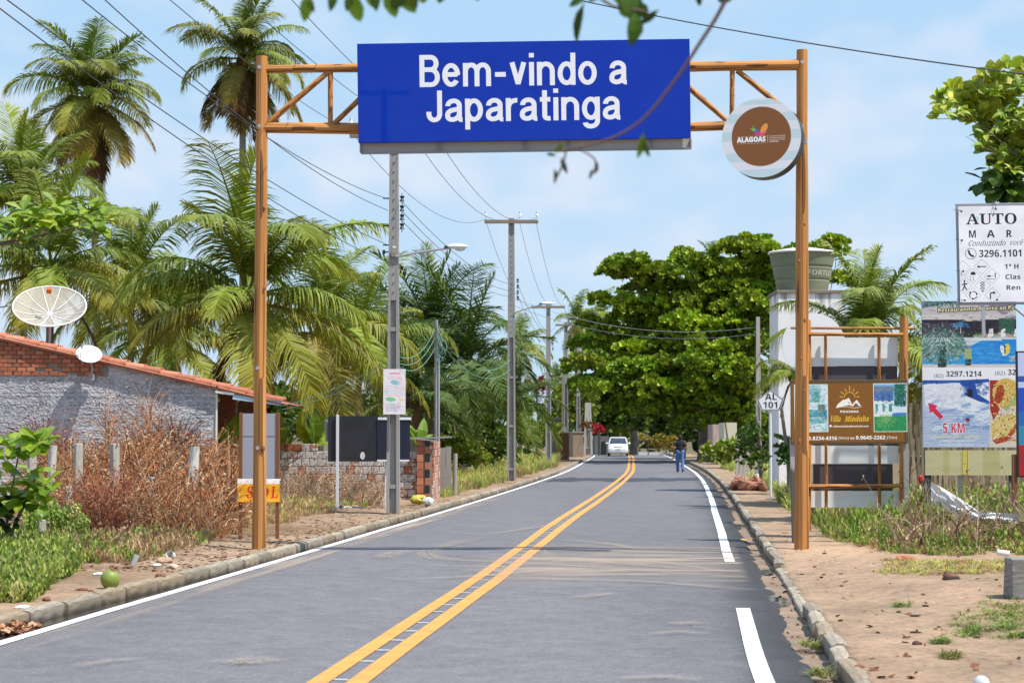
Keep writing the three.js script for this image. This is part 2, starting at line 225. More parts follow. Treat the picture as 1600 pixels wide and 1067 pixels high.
  const T = [[[[1180, 905], [1040, 893], [900, 884], [800, 878], [700, 874], [668, 866], [680, 856], [720, 846], [770, 838]], 0.42], [[[1170, 897], [1000, 876], [880, 872], [845, 862], [850, 852]], 0.3], [[[1180, 922], [1000, 908], [880, 905], [790, 900]], 0.35], [[[1150, 893], [1020, 884], [900, 876], [780, 885], [660, 882]], 0.3], [[[760, 836], [820, 826], [880, 818]], 0.3], [[[900, 934], [940, 928], [970, 926]], 0.35], [[[640, 858], [610, 866], [595, 872]], 0.45], [[[1010, 860], [940, 848], [870, 842]], 0.3], [[[350, 1028], [385, 1032], [425, 1026]], 0.5], [[[1050, 975], [1080, 972], [1100, 974]], 0.3], [[[960, 1060], [1040, 1056], [1100, 1062]], 0.25], [[[640, 905], [760, 898], [880, 888]], 0.24], [[[1020, 990], [1060, 986], [1110, 990]], 0.2], [[[120, 1040], [180, 1030], [230, 1028]], 0.2]];
  T.forEach(([l, w], i) => tracks.push(ribbon(gp(l, 0.0125 + i * 0.0012), w)));
  part('sand_streaks', mg(tracks), dust).userData = { kind: 'stuff', label: 'pale sandy tyre tracks curving over the asphalt', category: 'sand' };
  // cracks
  // water in the gutters
  const water = std({ color: rgb(0.03, 0.024, 0.018), roughness: 0.09 });
  const pool = (f0, f1, D0, D1, y, sd) => strip((D) => { const t = (D - D0) / (D1 - D0), e = Math.sqrt(Math.max(0, Math.sin(Math.PI * clamp(t)))), m = (f0(D) + f1(D)) / 2; return lerp(m, f0(D) + (fbm(D * 1.5, 1, 3, 0, sd) - 0.5) * 0.06, e); }, (D) => { const t = (D - D0) / (D1 - D0), e = Math.sqrt(Math.max(0, Math.sin(Math.PI * clamp(t)))), m = (f0(D) + f1(D)) / 2; return lerp(m, f1(D) + (fbm(D * 1.5, 7, 3, 0, sd) - 0.5) * 0.06, e); }, D0, D1, y);
  struct('puddle', pool((D) => -LK(D) + 0.005, (D) => -LW(D) - 0.24, 14.6, 26.5, -0.036, 3), water, 'long dark puddle lying against the left kerb');
  struct('puddle_right', pool((D) => RK(D) - 0.34, (D) => RK(D) - 0.02, 20.6, 22.0, -0.038, 8), water, 'small puddle in the gutter by the broken kerb');
  struct('puddle_right', pool((D) => RK(D) - 0.2, (D) => RK(D) - 0.03, 25.2, 26.4, -0.038, 9), water, 'small puddle in the gutter by the right gantry post');
}
{ // kerbs, stone by stone
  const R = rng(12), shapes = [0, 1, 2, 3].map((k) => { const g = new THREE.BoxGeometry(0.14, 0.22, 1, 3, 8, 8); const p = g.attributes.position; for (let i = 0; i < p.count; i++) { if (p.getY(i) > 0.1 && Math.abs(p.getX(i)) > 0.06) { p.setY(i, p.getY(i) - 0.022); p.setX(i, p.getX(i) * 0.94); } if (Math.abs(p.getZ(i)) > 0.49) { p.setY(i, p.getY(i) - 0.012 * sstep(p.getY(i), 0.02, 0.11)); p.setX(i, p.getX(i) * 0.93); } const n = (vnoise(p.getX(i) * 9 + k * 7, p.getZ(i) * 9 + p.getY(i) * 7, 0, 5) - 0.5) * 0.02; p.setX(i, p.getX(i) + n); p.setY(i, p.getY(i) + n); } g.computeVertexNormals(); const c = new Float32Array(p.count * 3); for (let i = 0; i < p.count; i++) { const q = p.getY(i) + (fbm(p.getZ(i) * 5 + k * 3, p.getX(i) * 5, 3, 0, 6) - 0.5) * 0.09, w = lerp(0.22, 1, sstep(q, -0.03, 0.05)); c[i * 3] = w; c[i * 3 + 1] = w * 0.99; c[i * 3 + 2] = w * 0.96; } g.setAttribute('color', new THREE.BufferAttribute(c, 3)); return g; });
  const kt = tex(256, (x, y) => { const a = fbm(x * 6, y * 6, 5, 6, 2), b = fbm(x * 40, y * 40, 2, 40, 9), k = 0.2 + 0.3 * a + 0.12 * (b - 0.5); return [k, k * 0.88, k * 0.72]; });
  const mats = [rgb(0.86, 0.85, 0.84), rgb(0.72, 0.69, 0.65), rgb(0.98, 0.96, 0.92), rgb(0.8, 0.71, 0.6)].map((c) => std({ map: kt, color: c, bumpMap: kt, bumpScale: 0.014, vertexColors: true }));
  const row = (grp, side, D0, D1, low) => {
    for (let D = D0; D < D1;) {
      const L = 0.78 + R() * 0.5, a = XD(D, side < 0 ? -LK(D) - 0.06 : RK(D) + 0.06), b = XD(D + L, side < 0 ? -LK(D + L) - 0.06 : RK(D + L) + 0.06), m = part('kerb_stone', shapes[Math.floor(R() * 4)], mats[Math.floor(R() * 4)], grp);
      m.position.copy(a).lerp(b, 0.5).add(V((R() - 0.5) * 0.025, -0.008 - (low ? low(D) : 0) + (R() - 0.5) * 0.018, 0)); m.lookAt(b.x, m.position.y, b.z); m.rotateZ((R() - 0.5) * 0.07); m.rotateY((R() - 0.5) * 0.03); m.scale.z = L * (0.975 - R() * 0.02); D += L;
    }
  };
  const far = (side, D0, D1) => mg([strip((D) => (side < 0 ? -LK(D) - 0.13 : RK(D)), (D) => (side < 0 ? -LK(D) : RK(D) + 0.13), D0, D1, 0.1), side < 0 ? wall((D) => -LK(D), D0, D1) : wall((D) => RK(D), D0, D1)]);
  function wall(f, D0, D1) { const s = new Soup(); for (let D = D0; D < D1; D += 2) s.quad(XD(D, f(D), -0.06), XD(D + 2, f(D + 2), -0.06), XD(D + 2, f(D + 2), 0.099), XD(D, f(D), 0.099)); return s.geo(); }
  const kl = structGroup('kerb_left', 'weathered concrete kerb stones along the left side'); row(kl, -1, 11, 92); part('far_kerb', far(-1, 92, 250), mats[0], kl);
  const kr = structGroup('kerb_right', 'weathered broken concrete kerb stones along the right side'); row(kr, 1, 9, 92, (D) => 0.085 * sstep(D, 18.4, 19.8) * (1 - sstep(D, 24.4, 26.6))); part('far_kerb', far(1, 92, 250), mats[1], kr);
}
// ---------------------------------------------------------------- gantry of round logs
{
  const R = rng(5), D = 28.9, base = at(404, 850, D), t = thing('gantry', 'tall gantry of varnished orange logs spanning the road', 'gantry', V(0, 0, 0));
  const bolt = (px, py, d = D - 0.13) => { const p = at(px, py, d), g = new THREE.CylinderGeometry(0.026, 0.026, 0.05, 12).rotateX(Math.PI / 2).translate(p.x, p.y, p.z); part('bolt', g, M.metal, t); };
  const L = (a, b, r0, r1, n, w = 0.16, d = D) => part(n, rod(at(a[0], a[1], d), at(b[0], b[1], d), r0, r1, 14, w, R), M.log, t);
  L([404, 862], [409, 88], 0.098, 0.078, 'post', 0.1); L([1253, 862], [1254, 78], 0.103, 0.078, 'post', 0.1);
  L([414, 108], [640, 105], 0.062, 0.06, 'beam'); L([1000, 105], [1248, 101], 0.068, 0.075, 'beam');
  L([640, 105], [1000, 105], 0.06, 0.068, 'beam'); L([413, 200], [640, 202], 0.075, 0.077, 'beam'); L([640, 202], [1000, 200], 0.07, 0.07, 'beam'); L([1000, 200], [1246, 193], 0.066, 0.066, 'beam');
  L([419, 192], [513, 112], 0.04, 0.04, 'brace'); L([522, 193], [600, 118], 0.04, 0.04, 'brace'); L([516, 110], [516, 194], 0.037, 0.037, 'upright');
  L([1145, 108], [1144, 192], 0.037, 0.037, 'upright'); L([1152, 110], [1246, 186], 0.04, 0.04, 'brace'); L([1060, 122], [1138, 190], 0.04, 0.038, 'brace');
  bolt(405, 105); bolt(405, 197); bolt(1254, 97); bolt(1254, 198); bolt(402, 575, D - 0.1); bolt(402, 700, D - 0.1);
  // knots in the wood
  for (const [px, py, r] of [[413, 325, 0.022], [413, 450, 0.02], [411, 700, 0.028], [1249, 408, 0.02], [1258, 500, 0.022], [1252, 560, 0.018], [1257, 610, 0.02], [1250, 690, 0.026], [1258, 350, 0.016]]) { const p = at(px, py, D - 0.088); part('knot', new THREE.SphereGeometry(r, 8, 6).scale(1, 1.5, 0.5).translate(p.x, p.y, p.z), M.logDark, t); }
}
{ // the big blue board
  const D = 28.62, m = D / 3200, w = 523 * m, h = 156 * m, c = at(818.5, 142.5, D), t = thing('welcome_sign', 'large blue board reading Bem-vindo a Japaratinga hung on the gantry', 'sign', c); t.rotation.set(0.053, -0.012, 0.0135);
  const img = print(2048, 611, (x, W, H) => {
    const k = W / 523; x.fillStyle = '#0034ae'; x.fillRect(0, 0, W, H);
    const R = rng(4); for (let i = 0; i < 300; i++) { x.fillStyle = `rgba(${R() < 0.5 ? '0,16,120' : '30,80,215'},0.025)`; x.beginPath(); x.arc(R() * W, R() * H, 10 + R() * 70, 0, 7); x.fill(); }
    x.fillStyle = '#fbfbff'; x.textBaseline = 'alphabetic';
    // letters of an upright condensed grotesque, drawn as strokes on a grid whose capitals are 100 high
    const GL = {
      B: [60, (c) => { c.moveTo(8, 0); c.lineTo(8, -100); c.moveTo(8, -92.5); c.lineTo(32, -92.5); c.bezierCurveTo(56, -92.5, 56, -54, 32, -54); c.lineTo(8, -54); c.moveTo(32, -54); c.bezierCurveTo(60, -54, 60, -7.5, 34, -7.5); c.lineTo(8, -7.5); }],
      e: [54, (c) => { c.moveTo(10, -38); c.lineTo(45, -38); c.ellipse(27, -36.5, 19, 29.5, 0, -0.02, 0.62, true); }],
      m: [84, (c) => { c.moveTo(8, 0); c.lineTo(8, -73); c.moveTo(8, -40); c.ellipse(25, -45, 17, 21.5, 0, Math.PI, 0); c.lineTo(42, 0); c.moveTo(42, -40); c.ellipse(59, -45, 17, 21.5, 0, Math.PI, 0); c.lineTo(76, 0); }],
      n: [54, (c) => { c.moveTo(8, 0); c.lineTo(8, -73); c.moveTo(8, -40); c.ellipse(27, -44, 19, 22.5, 0, Math.PI, 0); c.lineTo(46, 0); }],
      '-': [40, (c) => { c.moveTo(4, -36); c.lineTo(36, -36); }],
      v: [50, (c) => { c.moveTo(7.5, -73); c.lineTo(25, -6); c.lineTo(42.5, -73); }],
      i: [16, (c) => { c.moveTo(8, 0); c.lineTo(8, -73); c.moveTo(8, -101); c.lineTo(8, -87); }],
      d: [54, (c) => { c.moveTo(46, 0); c.lineTo(46, -100); c.moveTo(46, -36.5); c.ellipse(27, -36.5, 19, 29.5, 0, 0, 6.2832); }],
      o: [55, (c) => { c.moveTo(47.5, -36.5); c.ellipse(27.5, -36.5, 20, 29.5, 0, 0, 6.2832); }],
      a: [52, (c) => { c.moveTo(9, -50); c.bezierCurveTo(10, -72, 43, -72, 43, -50); c.lineTo(43, -16); c.bezierCurveTo(43, -8, 46, -6, 52, -6); c.moveTo(43, -43); c.bezierCurveTo(36, -36, 8, -42, 8, -20); c.bezierCurveTo(8, -1, 41, -3, 43, -28); }],
      J: [48, (c) => { c.moveTo(40, -100); c.lineTo(40, -28); c.bezierCurveTo(40, 0, 8, 0, 8, -28); c.lineTo(8, -33); }],
      p: [54, (c) => { c.moveTo(8, -73); c.lineTo(8, 25); c.moveTo(46, -36.5); c.ellipse(27, -36.5, 19, 29.5, 0, 0, 6.2832); }],
      r: [34, (c) => { c.moveTo(8, 0); c.lineTo(8, -73); c.moveTo(8, -38); c.bezierCurveTo(9, -58, 18, -66, 35, -65.5); }],
      t: [33, (c) => { c.moveTo(15, -96); c.lineTo(15, -18); c.bezierCurveTo(15, -8, 20, -6, 32, -7); c.moveTo(1, -67); c.lineTo(32, -67); }],
      g: [54, (c) => { c.moveTo(46, -73); c.lineTo(46, 2); c.bezierCurveTo(46, 24, 12, 26, 10, 8); c.moveTo(46, -36.5); c.ellipse(27, -36.5, 19, 29.5, 0, 0, 6.2832); }], ' ': [22, () => {}],
    };
    const put = (s, x0, x1, y, cap) => { let w = -7; for (const ch of s) w += GL[ch][0] + 7; for (const [lw, col] of [[16.8, '#0a1c66'], [14.8, '#f4f4fa']]) { x.save(); x.translate(x0 * k, y * k); x.scale((x1 - x0) * k / w, cap * k / 100); x.lineWidth = lw; x.lineCap = 'butt'; x.lineJoin = 'bevel'; x.strokeStyle = col; for (const ch of s) { x.beginPath(); GL[ch][1](x); x.stroke(); x.translate(GL[ch][0] + 7, 0); } x.restore(); } };
    put('Bem-vindo a', 97, 424, 69.8, 51); put('Japaratinga', 107, 413, 125.5, 50);
  });
  part('board', bx(w, h, 0.09, 0, 0, 0, 0.006), std({ color: rgb(0.008, 0.03, 0.32), roughness: 0.4 }), t);
  part('lettering', new THREE.PlaneGeometry(w - 0.012, h - 0.012).translate(0, 0, 0.049), new THREE.MeshPhysicalMaterial({ map: img, roughness: 0.8, specularIntensity: 0.15, clearcoat: 0.45, clearcoatRoughness: 0.02 }), t);
  // pale frame of the back panel showing below, with ribs
  const al = std({ color: rgb(0.5, 0.49, 0.46), roughness: 0.6 }), al2 = std({ color: rgb(0.26, 0.26, 0.26), roughness: 0.5 }), y0 = -h / 2;
  part('back_panel', bx(w - 0.02, h, 0.02, 0.02, -0.13, -0.1), al, t);
  part('bottom_rail', bx(w - 0.02, 0.022, 0.1, 0.02, y0 - 0.138, -0.06), al2, t);
  for (const u of [-0.5, -0.26, 0, 0.13, 0.38, 0.497]) part('rib', bx(0.02, 0.13, 0.06, u * w + 0.02, y0 - 0.066, -0.06), al2, t);
}
{ // round state sign
  const D = 28.36, m = D / 3200, c = at(1190, 215, D), r = 63 * m, t = thing('round_sign', 'round brown sign with colourful leaf logo reading ALAGOAS on right post', 'sign', c, 0); t.rotation.y = -0.3; t.rotation.x = -0.02;
  const img = print(1024, 1024, (x, W) => {
    const k = W / 126; x.fillStyle = '#eeeef2'; x.fillRect(0, 0, W, W); x.fillStyle = '#cfe4ea';
    for (const [a, b] of [[3, 10.5], [24, 38], [52, 67], [86, 100.5], [113, 126]]) x.fillRect(0, a * k, W, (b - a) * k);
    x.fillStyle = '#e0e0e2'; x.beginPath(); x.arc(63 * k, 61 * k, 48.5 * k, 0, 7); x.fill(); x.fillStyle = '#874f0c'; x.beginPath(); x.arc(63 * k, 61 * k, 47 * k, 0, 7); x.fill();
    const blob = (c, px, py, rx, ry, a) => { x.fillStyle = c; x.save(); x.translate(px * k, py * k); x.rotate(a); x.beginPath(); x.ellipse(0, 0, rx * k, ry * k, 0, 0, 7); x.fill(); x.restore(); };
    blob('#e8347c', 60.5, 56, 8.5, 3.4, 0); blob('#f0a040', 67.5, 48.5, 4.6, 8.6, 0.55); blob('#8a4cc0', 56.2, 52.4, 4, 2.6, 0.6); blob('#4a76cc', 53.8, 51, 3, 2.4, 0.6); blob('#6cbf4c', 50.6, 49.4, 3.6, 2.6, 0.7); blob('#6cbf4c', 50.3, 44.2, 0.9, 0.9, 0); blob('#6cbf4c', 46, 48.6, 0.8, 0.8, 0); blob('#e85a70', 66, 56.6, 6, 2.2, -0.5);
    x.fillStyle = '#fff'; const put = (s, x0, x1, y, f) => { x.save(); x.font = f; const mw = x.measureText(s).width; x.translate(x0 * k, y * k); x.scale((x1 - x0) * k / mw, 1); x.fillText(s, 0, 0); x.restore(); };
    put('ALAGOAS', 24.5, 70, 69, 'bold 86px sans-serif'); x.lineWidth = 6; x.strokeStyle = '#fff'; x.save(); x.font = 'bold 86px sans-serif'; x.translate(24.5 * k, 69 * k); x.scale(45.5 * k / x.measureText('ALAGOAS').width, 1); x.strokeText('ALAGOAS', 0, 0); x.restore();
    x.fillRect(73 * k, 59.5 * k, 4, 12 * k); x.fillRect(24 * k, 60 * k, 46 * k, 2); x.fillRect(24 * k, 71.5 * k, 46 * k, 2);
    ['Secretaria de Estado', 'do Desenvolvimento', 'Econômico e Turismo', 'SEDETUR'].forEach((s, i) => put(s, 76, i === 3 ? 90 : 101, 62 + i * 2.9, (i === 3 ? 'bold ' : '') + '19px sans-serif'));
  });
  part('drum', new THREE.CylinderGeometry(r, r, 0.3, 64).rotateX(Math.PI / 2).translate(0, 0, -0.152), std({ color: rgb(0.02, 0.02, 0.03), roughness: 0.4 }), t);
  part('face', new THREE.CircleGeometry(r, 64), new THREE.MeshPhysicalMaterial({ map: img, roughness: 0.4, clearcoat: 0.3, clearcoatRoughness: 0.15 }), t);
  part('bracket', bx(0.5, 0.05, 0.05, 0.35, -0.06, -0.2), M.metal, t);
}
// ---------------------------------------------------------------- signs on the left
function textFit(x, s, x0, x1, y, font, col) { x.save(); x.font = font; x.fillStyle = col; const w = x.measureText(s).width; x.translate(x0, y); x.scale((x1 - x0) / w, 1); x.fillText(s, 0, 0); x.restore(); }
function grunge(x, W, H, sd, n, cols, a = 0.06) { const R = rng(sd); for (let i = 0; i < n; i++) { x.fillStyle = `rgba(${cols[Math.floor(R() * cols.length)]},${a * R()})`; x.beginPath(); x.ellipse(R() * W, R() * H, (0.01 + R() * 0.12) * W, (0.01 + R() * 0.1) * H, R() * 3, 0, 7); x.fill(); } }
{
  const D = 31.4, m = D / 3200, g = gnd(404, 838), c = V(at(404, 838, D).x, 0.1, -D), t = thing('advert_stand', 'brown framed stand with grey back panel and yellow SOL banner behind left post', 'sign', c, -0.05);
  const y = (py) => at(404, py, D).y - 0.1;
  for (const s of [-1, 1]) part('leg', bx(0.055, y(645), 0.055, s * 29 * m, y(645) / 2, 0, 0.005), M.woodBrown, t);
  part('panel', bx(53 * m, y(646) - y(748), 0.03, 0, (y(646) + y(748)) / 2, 0), M.greyPanel, t);
  part('seam', bx(53 * m, 0.008, 0.006, 0, y(681), 0.017), std({ color: rgb(0.25, 0.25, 0.29) }), t);
  const img = print(512, 280, (x, W, H) => { x.fillStyle = '#f2a90c'; x.fillRect(0, 0, W, H); x.fillStyle = '#e9e4e2'; x.fillRect(0, 0, W, 62); grunge(x, W, 60, 3, 60, ['190,90,120', '120,120,140'], 0.25); x.fillStyle = '#e8a81a'; x.beginPath(); x.moveTo(0, 62); for (let i = 0; i <= 16; i++) x.lineTo(i * 32, 62 + (i % 2) * 8); x.lineTo(W, 80); x.lineTo(0, 80); x.fill(); x.save(); x.transform(1, 0, -0.12, 1, 30, 0); textFit(x, 'S', 98, 190, 235, 'bold 200px serif', '#d3221a'); textFit(x, 'O', 215, 380, 235, 'bold 200px serif', '#d3221a'); textFit(x, 'L', 395, 485, 235, 'bold 200px serif', '#d3221a'); x.restore(); });
  const gg = new THREE.PlaneGeometry(66 * m, y(748) - y(784), 20, 4); { const p = gg.attributes.position; for (let i = 0; i < p.count; i++) p.setZ(i, 0.012 * Math.sin(p.getX(i) * 14) + 0.01 * Math.sin(p.getY(i) * 20)); gg.computeVertexNormals(); } gg.translate(0, (y(748) + y(784)) / 2, 0.05);
  part('banner', gg, std({ map: img, roughness: 0.6 }), t);
}
{
  const D = 44.3, m = D / 3200, c = V(at(576, 790, D).x, 0.1, -D), t = thing('dark_board', 'black back of a wide board on white posts before the brick wall', 'sign', c, 0.03), y = (py) => at(576, py, D).y - 0.1, X = (px) => (px - 576) * m;
  const tp = tex(256, (x, yy) => { const k = 0.006 + 0.012 * fbm(x * 5, yy * 5, 4, 5, 3); return [k, k, k * 1.4]; });
  part('board', bx(128 * m, 71 * m, 0.04, 0, (y(650) + y(721)) / 2, 0), std({ map: tp, roughness: 0.55 }), t);
  part('loose_sheet', bx(50 * m, 66 * m, 0.012, X(615), (y(653) + y(719)) / 2, 0.035).rotateZ(0.01), std({ color: rgb(0.014, 0.016, 0.034), roughness: 0.3 }), t);
  part('top_strip', bx(52 * m, 4 * m, 0.03, X(616), y(654), 0.045), M.white, t);
  part('bottom_strip', bx(50 * m, 2.5 * m, 0.02, X(614), y(719.5), 0.05), M.white, t);
  part('torn_patch', new THREE.CircleGeometry(5 * m, 7).scale(0.8, 1.3, 1).translate(X(566), y(712), 0.026), M.offwhite, t);
  for (const [px, top] of [[527, 648], [603, 650]]) part('post', bx(0.062, y(top) + 0.1, 0.062, X(px), y(top) / 2 - 0.05, px < 560 ? 0.055 : -0.06, 0.005), std({ color: rgb(0.62, 0.62, 0.66), roughness: 0.7 }), t);
  part('stub_post', rod(V(X(511), y(690), -0.1), V(X(509), y(655), -0.1), 0.05, 0.05, 8), M.woodGrey, t);
}
// ---------------------------------------------------------------- concrete power poles
function poleGeo(H, w0, w1) { // a flanged concrete pole: recessed web panels between cross ribs, bolt holes above
  const list = [], d0 = w0 * 1.2, fl = 0.24;
  const seg = (y0, y1, sx, k0, k1, z) => { const g = new THREE.BoxGeometry(1, 1, 1), p = g.attributes.position; for (let i = 0; i < p.count; i++) { const yy = p.getY(i) > 0 ? y1 : y0, s = lerp(w0, w1, yy / H); p.setXYZ(i, lerp(k0, k1, p.getX(i) + 0.5) * s, yy, p.getZ(i) * s * 1.15 * z); } g.computeVertexNormals(); list.push(g); };
  seg(0, H, 0, -0.5, -0.5 + fl, 1); seg(0, H, 0, 0.5 - fl, 0.5, 1); seg(0, H, 0, -0.5 + fl + 0.004, 0.5 - fl - 0.004, 0.5);
  for (let y = 0.5, k = 0; y < H * 0.55; y += 1.5 + k * 0.2, k++) seg(y, y + 0.08, 0, -0.5 + fl + 0.003, 0.5 - fl - 0.003, 0.93);
  seg(H * 0.55, H, 0, -0.5 + fl + 0.003, 0.5 - fl - 0.003, 0.97);
  return mg(list);
}
function insulatorGeo() { return mg([0, 1].map((k) => new THREE.CylinderGeometry(0.03 + 0.025 * k, 0.055 - 0.025 * k, 0.05, 10).translate(0, k * 0.06 - 0.03, 0))); }
const INS = insulatorGeo(), PIN = mg([new THREE.CylinderGeometry(0.012, 0.012, 0.18, 6).translate(0, 0.09, 0), new THREE.CylinderGeometry(0.03, 0.06, 0.09, 10).translate(0, 0.2, 0), new THREE.CylinderGeometry(0.035, 0.035, 0.06, 10).translate(0, 0.27, 0)]);
const poles = [];
function pole(px, base, top, D, w, label, opt = {}) {
  const g = V(at(px, base, D).x, 0, -D), X = g.x, y0 = Math.min(0.1, at(px, base, D).y), H = at(px, top, D).y - y0, t = thing('utility_pole', label, 'utility pole', V(X, y0, -D), opt.turn ?? 0, 'concrete utility poles along the road');
  part('shaft', poleGeo(H, w, w * 0.62), opt.mat ?? M.concrete, t);
  const y = (py) => at(px, py, D).y - y0;
  if (opt.holes) { const hs = []; for (let k = 0, yy = H * 0.57; yy < H - 0.2; yy += 0.19, k++) hs.push(new THREE.CylinderGeometry(0.014, 0.014, 0.02, 8).rotateX(Math.PI / 2).translate(0, yy, lerp(w, w * 0.62, yy / H) * 0.575 + 0.001)); part('bolt_hole', mg(hs), M.dark, t).userData.kind = 'stuff'; }
  if (opt.arm) { const [a, b, ay] = opt.arm, m = D / 3200; part('crossarm', bx((b - a) * m, 0.13, 0.1, ((a + b) / 2 - px) * m, y(ay), w * 0.55, 0.01), M.concreteDirty, t); for (const q of [a + 2, lerp(a, b, 0.66), b - 2]) { const i = part('pin_insulator', PIN, M.offwhite, t); i.position.set((q - px) * m, y(ay) + 0.05, w * 0.55); } }
  if (opt.rack) { const [qx, qs] = opt.rack, m = D / 3200; const r = part('rack', rod(V((qx - px) * m, y(qs[0]) + 0.12, w * 0.2), V((qx - px) * m, y(qs[qs.length - 1]) - 0.12, w * 0.2), 0.012), M.metal, t); for (const q of qs) { const i = part('insulator', INS, M.dark, r); i.position.set((qx - px) * m, y(q), w * 0.2); } }
  if (opt.lamp) { const [[ax, ay], [bx2, by]] = opt.lamp, m = D / 3200, a = V((ax - px) * m, y(ay), w * 0.5), b = V((bx2 - px) * m, y(by), w * 0.5 + 0.1), arm = part('lamp_arm', tube([a, a.clone().lerp(b, 0.5).add(V(0, 0.012, 0)), b], 0.024, 12, 8), M.metal, t); const hd = new THREE.SphereGeometry(1, 16, 10).scale(0.22, 0.055, 0.09).translate(b.x + 0.15, b.y + 0.03, b.z); part('lamp_head', hd, M.white, t); part('lamp_glass', new THREE.SphereGeometry(1, 12, 8).scale(0.11, 0.05, 0.07).translate(b.x + 0.2, b.y - 0.015, b.z), M.offwhite, t); part('lamp_clamp', bx(0.12, 0.05, 0.06, b.x - 0.06, b.y + 0.02, b.z, 0.01), M.dark, t); }
  poles.push({ X, D, H, t, y0 }); return t;
}
{
  const p1 = pole(614, 797, 200, 41.8, 0.27, 'nearest concrete power pole with street lamp and poster on the left verge', { arm: [545, 681, 212], rack: [627, [311, 326, 340, 354]], lamp: [[617, 402], [703, 389]], holes: true });
  const m = 41.8 / 3200, y = (py) => at(614, py, 41.8).y - poles[0].y0;
  part('bracket', bx(0.1, 0.12, 0.34, 0, y(398), 0, 0.01), M.concreteDirty, p1); part('white_tag', bx(0.07, 0.04, 0.01, 0.02, y(387), 0.175), M.white, p1);
  for (const q of [310, 353, 383, 394]) part('side_bolt', rod(V(-0.22, y(q), 0.02), V(-0.08, y(q), 0.02), 0.014), M.dark, p1);
  for (const q of [394, 419]) part('clevis', bx(0.06, 0.09, 0.06, q === 394 ? -0.2 : 0.17, y(q), 0.05, 0.015), M.dark, p1);
  { const t = dup(p1, V(-5.3, 0, 12), 0, 'concrete power pole behind the viewer that the blue board mirrors'); t.scale.set(0.95, 1.16, 0.95); }
  pole(799, 757, 341, 71.7, 0.33, 'second concrete power pole with crossarm and whitewashed foot', { arm: [757, 841, 347], rack: [809, [439, 448, 457, 466]], lamp: [[804, 489], [848, 476]], holes: true });
  pole(857, 737, 476, 106, 0.33, 'third concrete power pole, right of the second one, with thin crossarm', { arm: [830, 883, 480], rack: [864, [527, 532, 537, 545]] });
  pole(884.5, 721, 503, 138, 0.36, 'fourth power pole before the far gate', { arm: [868, 903, 508], rack: [889, [555, 560, 566]] });
  pole(881, 719, 560, 146, 0.34, 'short dark post standing close to the fourth power pole', { mat: M.concreteDirty });
  pole(904, 713, 543, 160, 0.36, 'fifth power pole at the end of the row', { arm: [890, 918, 549] });
  pole(919, 709, 629, 168, 0.75, 'thick whitish concrete post beside red flowers far down the road', { mat: M.concreteLight });
  pole(1186, 742, 495, 72, 0.2, 'slim grey concrete post on the right in front of the big tree', { mat: M.concreteLight });
}
{ // poster tied to the first pole
  const D = 41.45, m = D / 3200, c = at(616, 612, D), t = thing('pole_poster', 'faded white poster with pale map tied to the nearest power pole', 'poster', c, 0.02);
  const img = print(256, 512, (x, W, H) => { x.fillStyle = '#e6dfe3'; x.fillRect(0, 0, W, H); grunge(x, W, H, 8, 60, ['120,190,205', '230,160,165', '150,200,170', '255,255,255'], 0.3); x.fillStyle = 'rgba(225,130,140,0.65)'; x.fillRect(70, 38, 130, 22); for (let i = 0; i < 3; i++) { x.fillStyle = 'rgba(205,150,160,0.6)'; x.fillRect(40, 80 + i * 14, 180, 5); } x.fillStyle = 'rgba(100,180,190,0.7)'; x.beginPath(); x.ellipse(128, 150, 46, 26, 0.2, 0, 7); x.fill(); for (let i = 0; i < 5; i++) { x.strokeStyle = `rgba(${['110,150,190', '220,120,120', '110,170,150'][i % 3]},0.6)`; x.lineWidth = 5; x.beginPath(); x.moveTo(15, 200 + i * 24); x.bezierCurveTo(90, 170 + i * 28, 150, 240 + i * 16, 240, 200 + i * 25); x.stroke(); } x.fillStyle = 'rgba(95,190,105,0.75)'; x.beginPath(); x.ellipse(85, 342, 60, 24, 0.1, 0, 7); x.fill(); x.fillStyle = 'rgba(240,200,90,0.8)'; x.beginPath(); x.ellipse(205, 350, 26, 14, 0, 0, 7); x.fill(); for (let i = 0; i < 6; i++) { x.fillStyle = 'rgba(90,100,120,0.45)'; x.fillRect(30, 395 + i * 15, 120 + (i * 37) % 80, 6); } });
  part('backing', bx(35 * m, 71 * m, 0.012, 0, 0, 0), M.offwhite, t); part('print', new THREE.PlaneGeometry(34.6 * m, 70.6 * m).translate(0, 0, 0.009), std({ map: img, roughness: 0.6 }), t);
  part('tie', bx(0.3, 0.03, 0.3, 0, 22 * m, -0.16), M.wire, t);
}
{ // thin service post with cable coils
  const D = 56, m = D / 3200, b = V(at(681, 755, D).x, 0.1, -D), t = thing('service_post', 'thin grey service post carrying looped green cables behind the wall', 'post', b), y = (py) => at(681, py, D).y - 0.1, R = rng(8);
  part('post', rod(V(0, 0, 0), V(0, y(500), 0), 0.055, 0.05, 8), M.concrete, t); part('pipe', rod(V(0.08, 0, 0.03), V(0.07, y(560), 0.03), 0.03, 0.03, 8), M.greyPanel, t);
  for (let k = 0; k < 6; k++) { const s = y(505 + k * 5), pts = [V(0.03, s, 0.06)]; for (let i = 1; i <= 5; i++) pts.push(V(0.04 + R() * 0.16 + (k > 3 ? 0.1 * Math.sin(i) : 0), s - i * (0.15 + 0.07 * R()), 0.08 + R() * 0.05)); part('cable', tube(pts, 0.008, 24, 5), k % 2 ? M.wireGreen : std({ color: rgb(0.3, 0.42, 0.4) }), t); }
}
function wireGeo(a, b, sag, r) { const pts = []; for (let i = 0; i <= 10; i++) { const t = i / 10, p = a.clone().lerp(b, t); p.y -= sag * 4 * t * (1 - t); pts.push(p); } return tube(pts, r, 40, 5); }
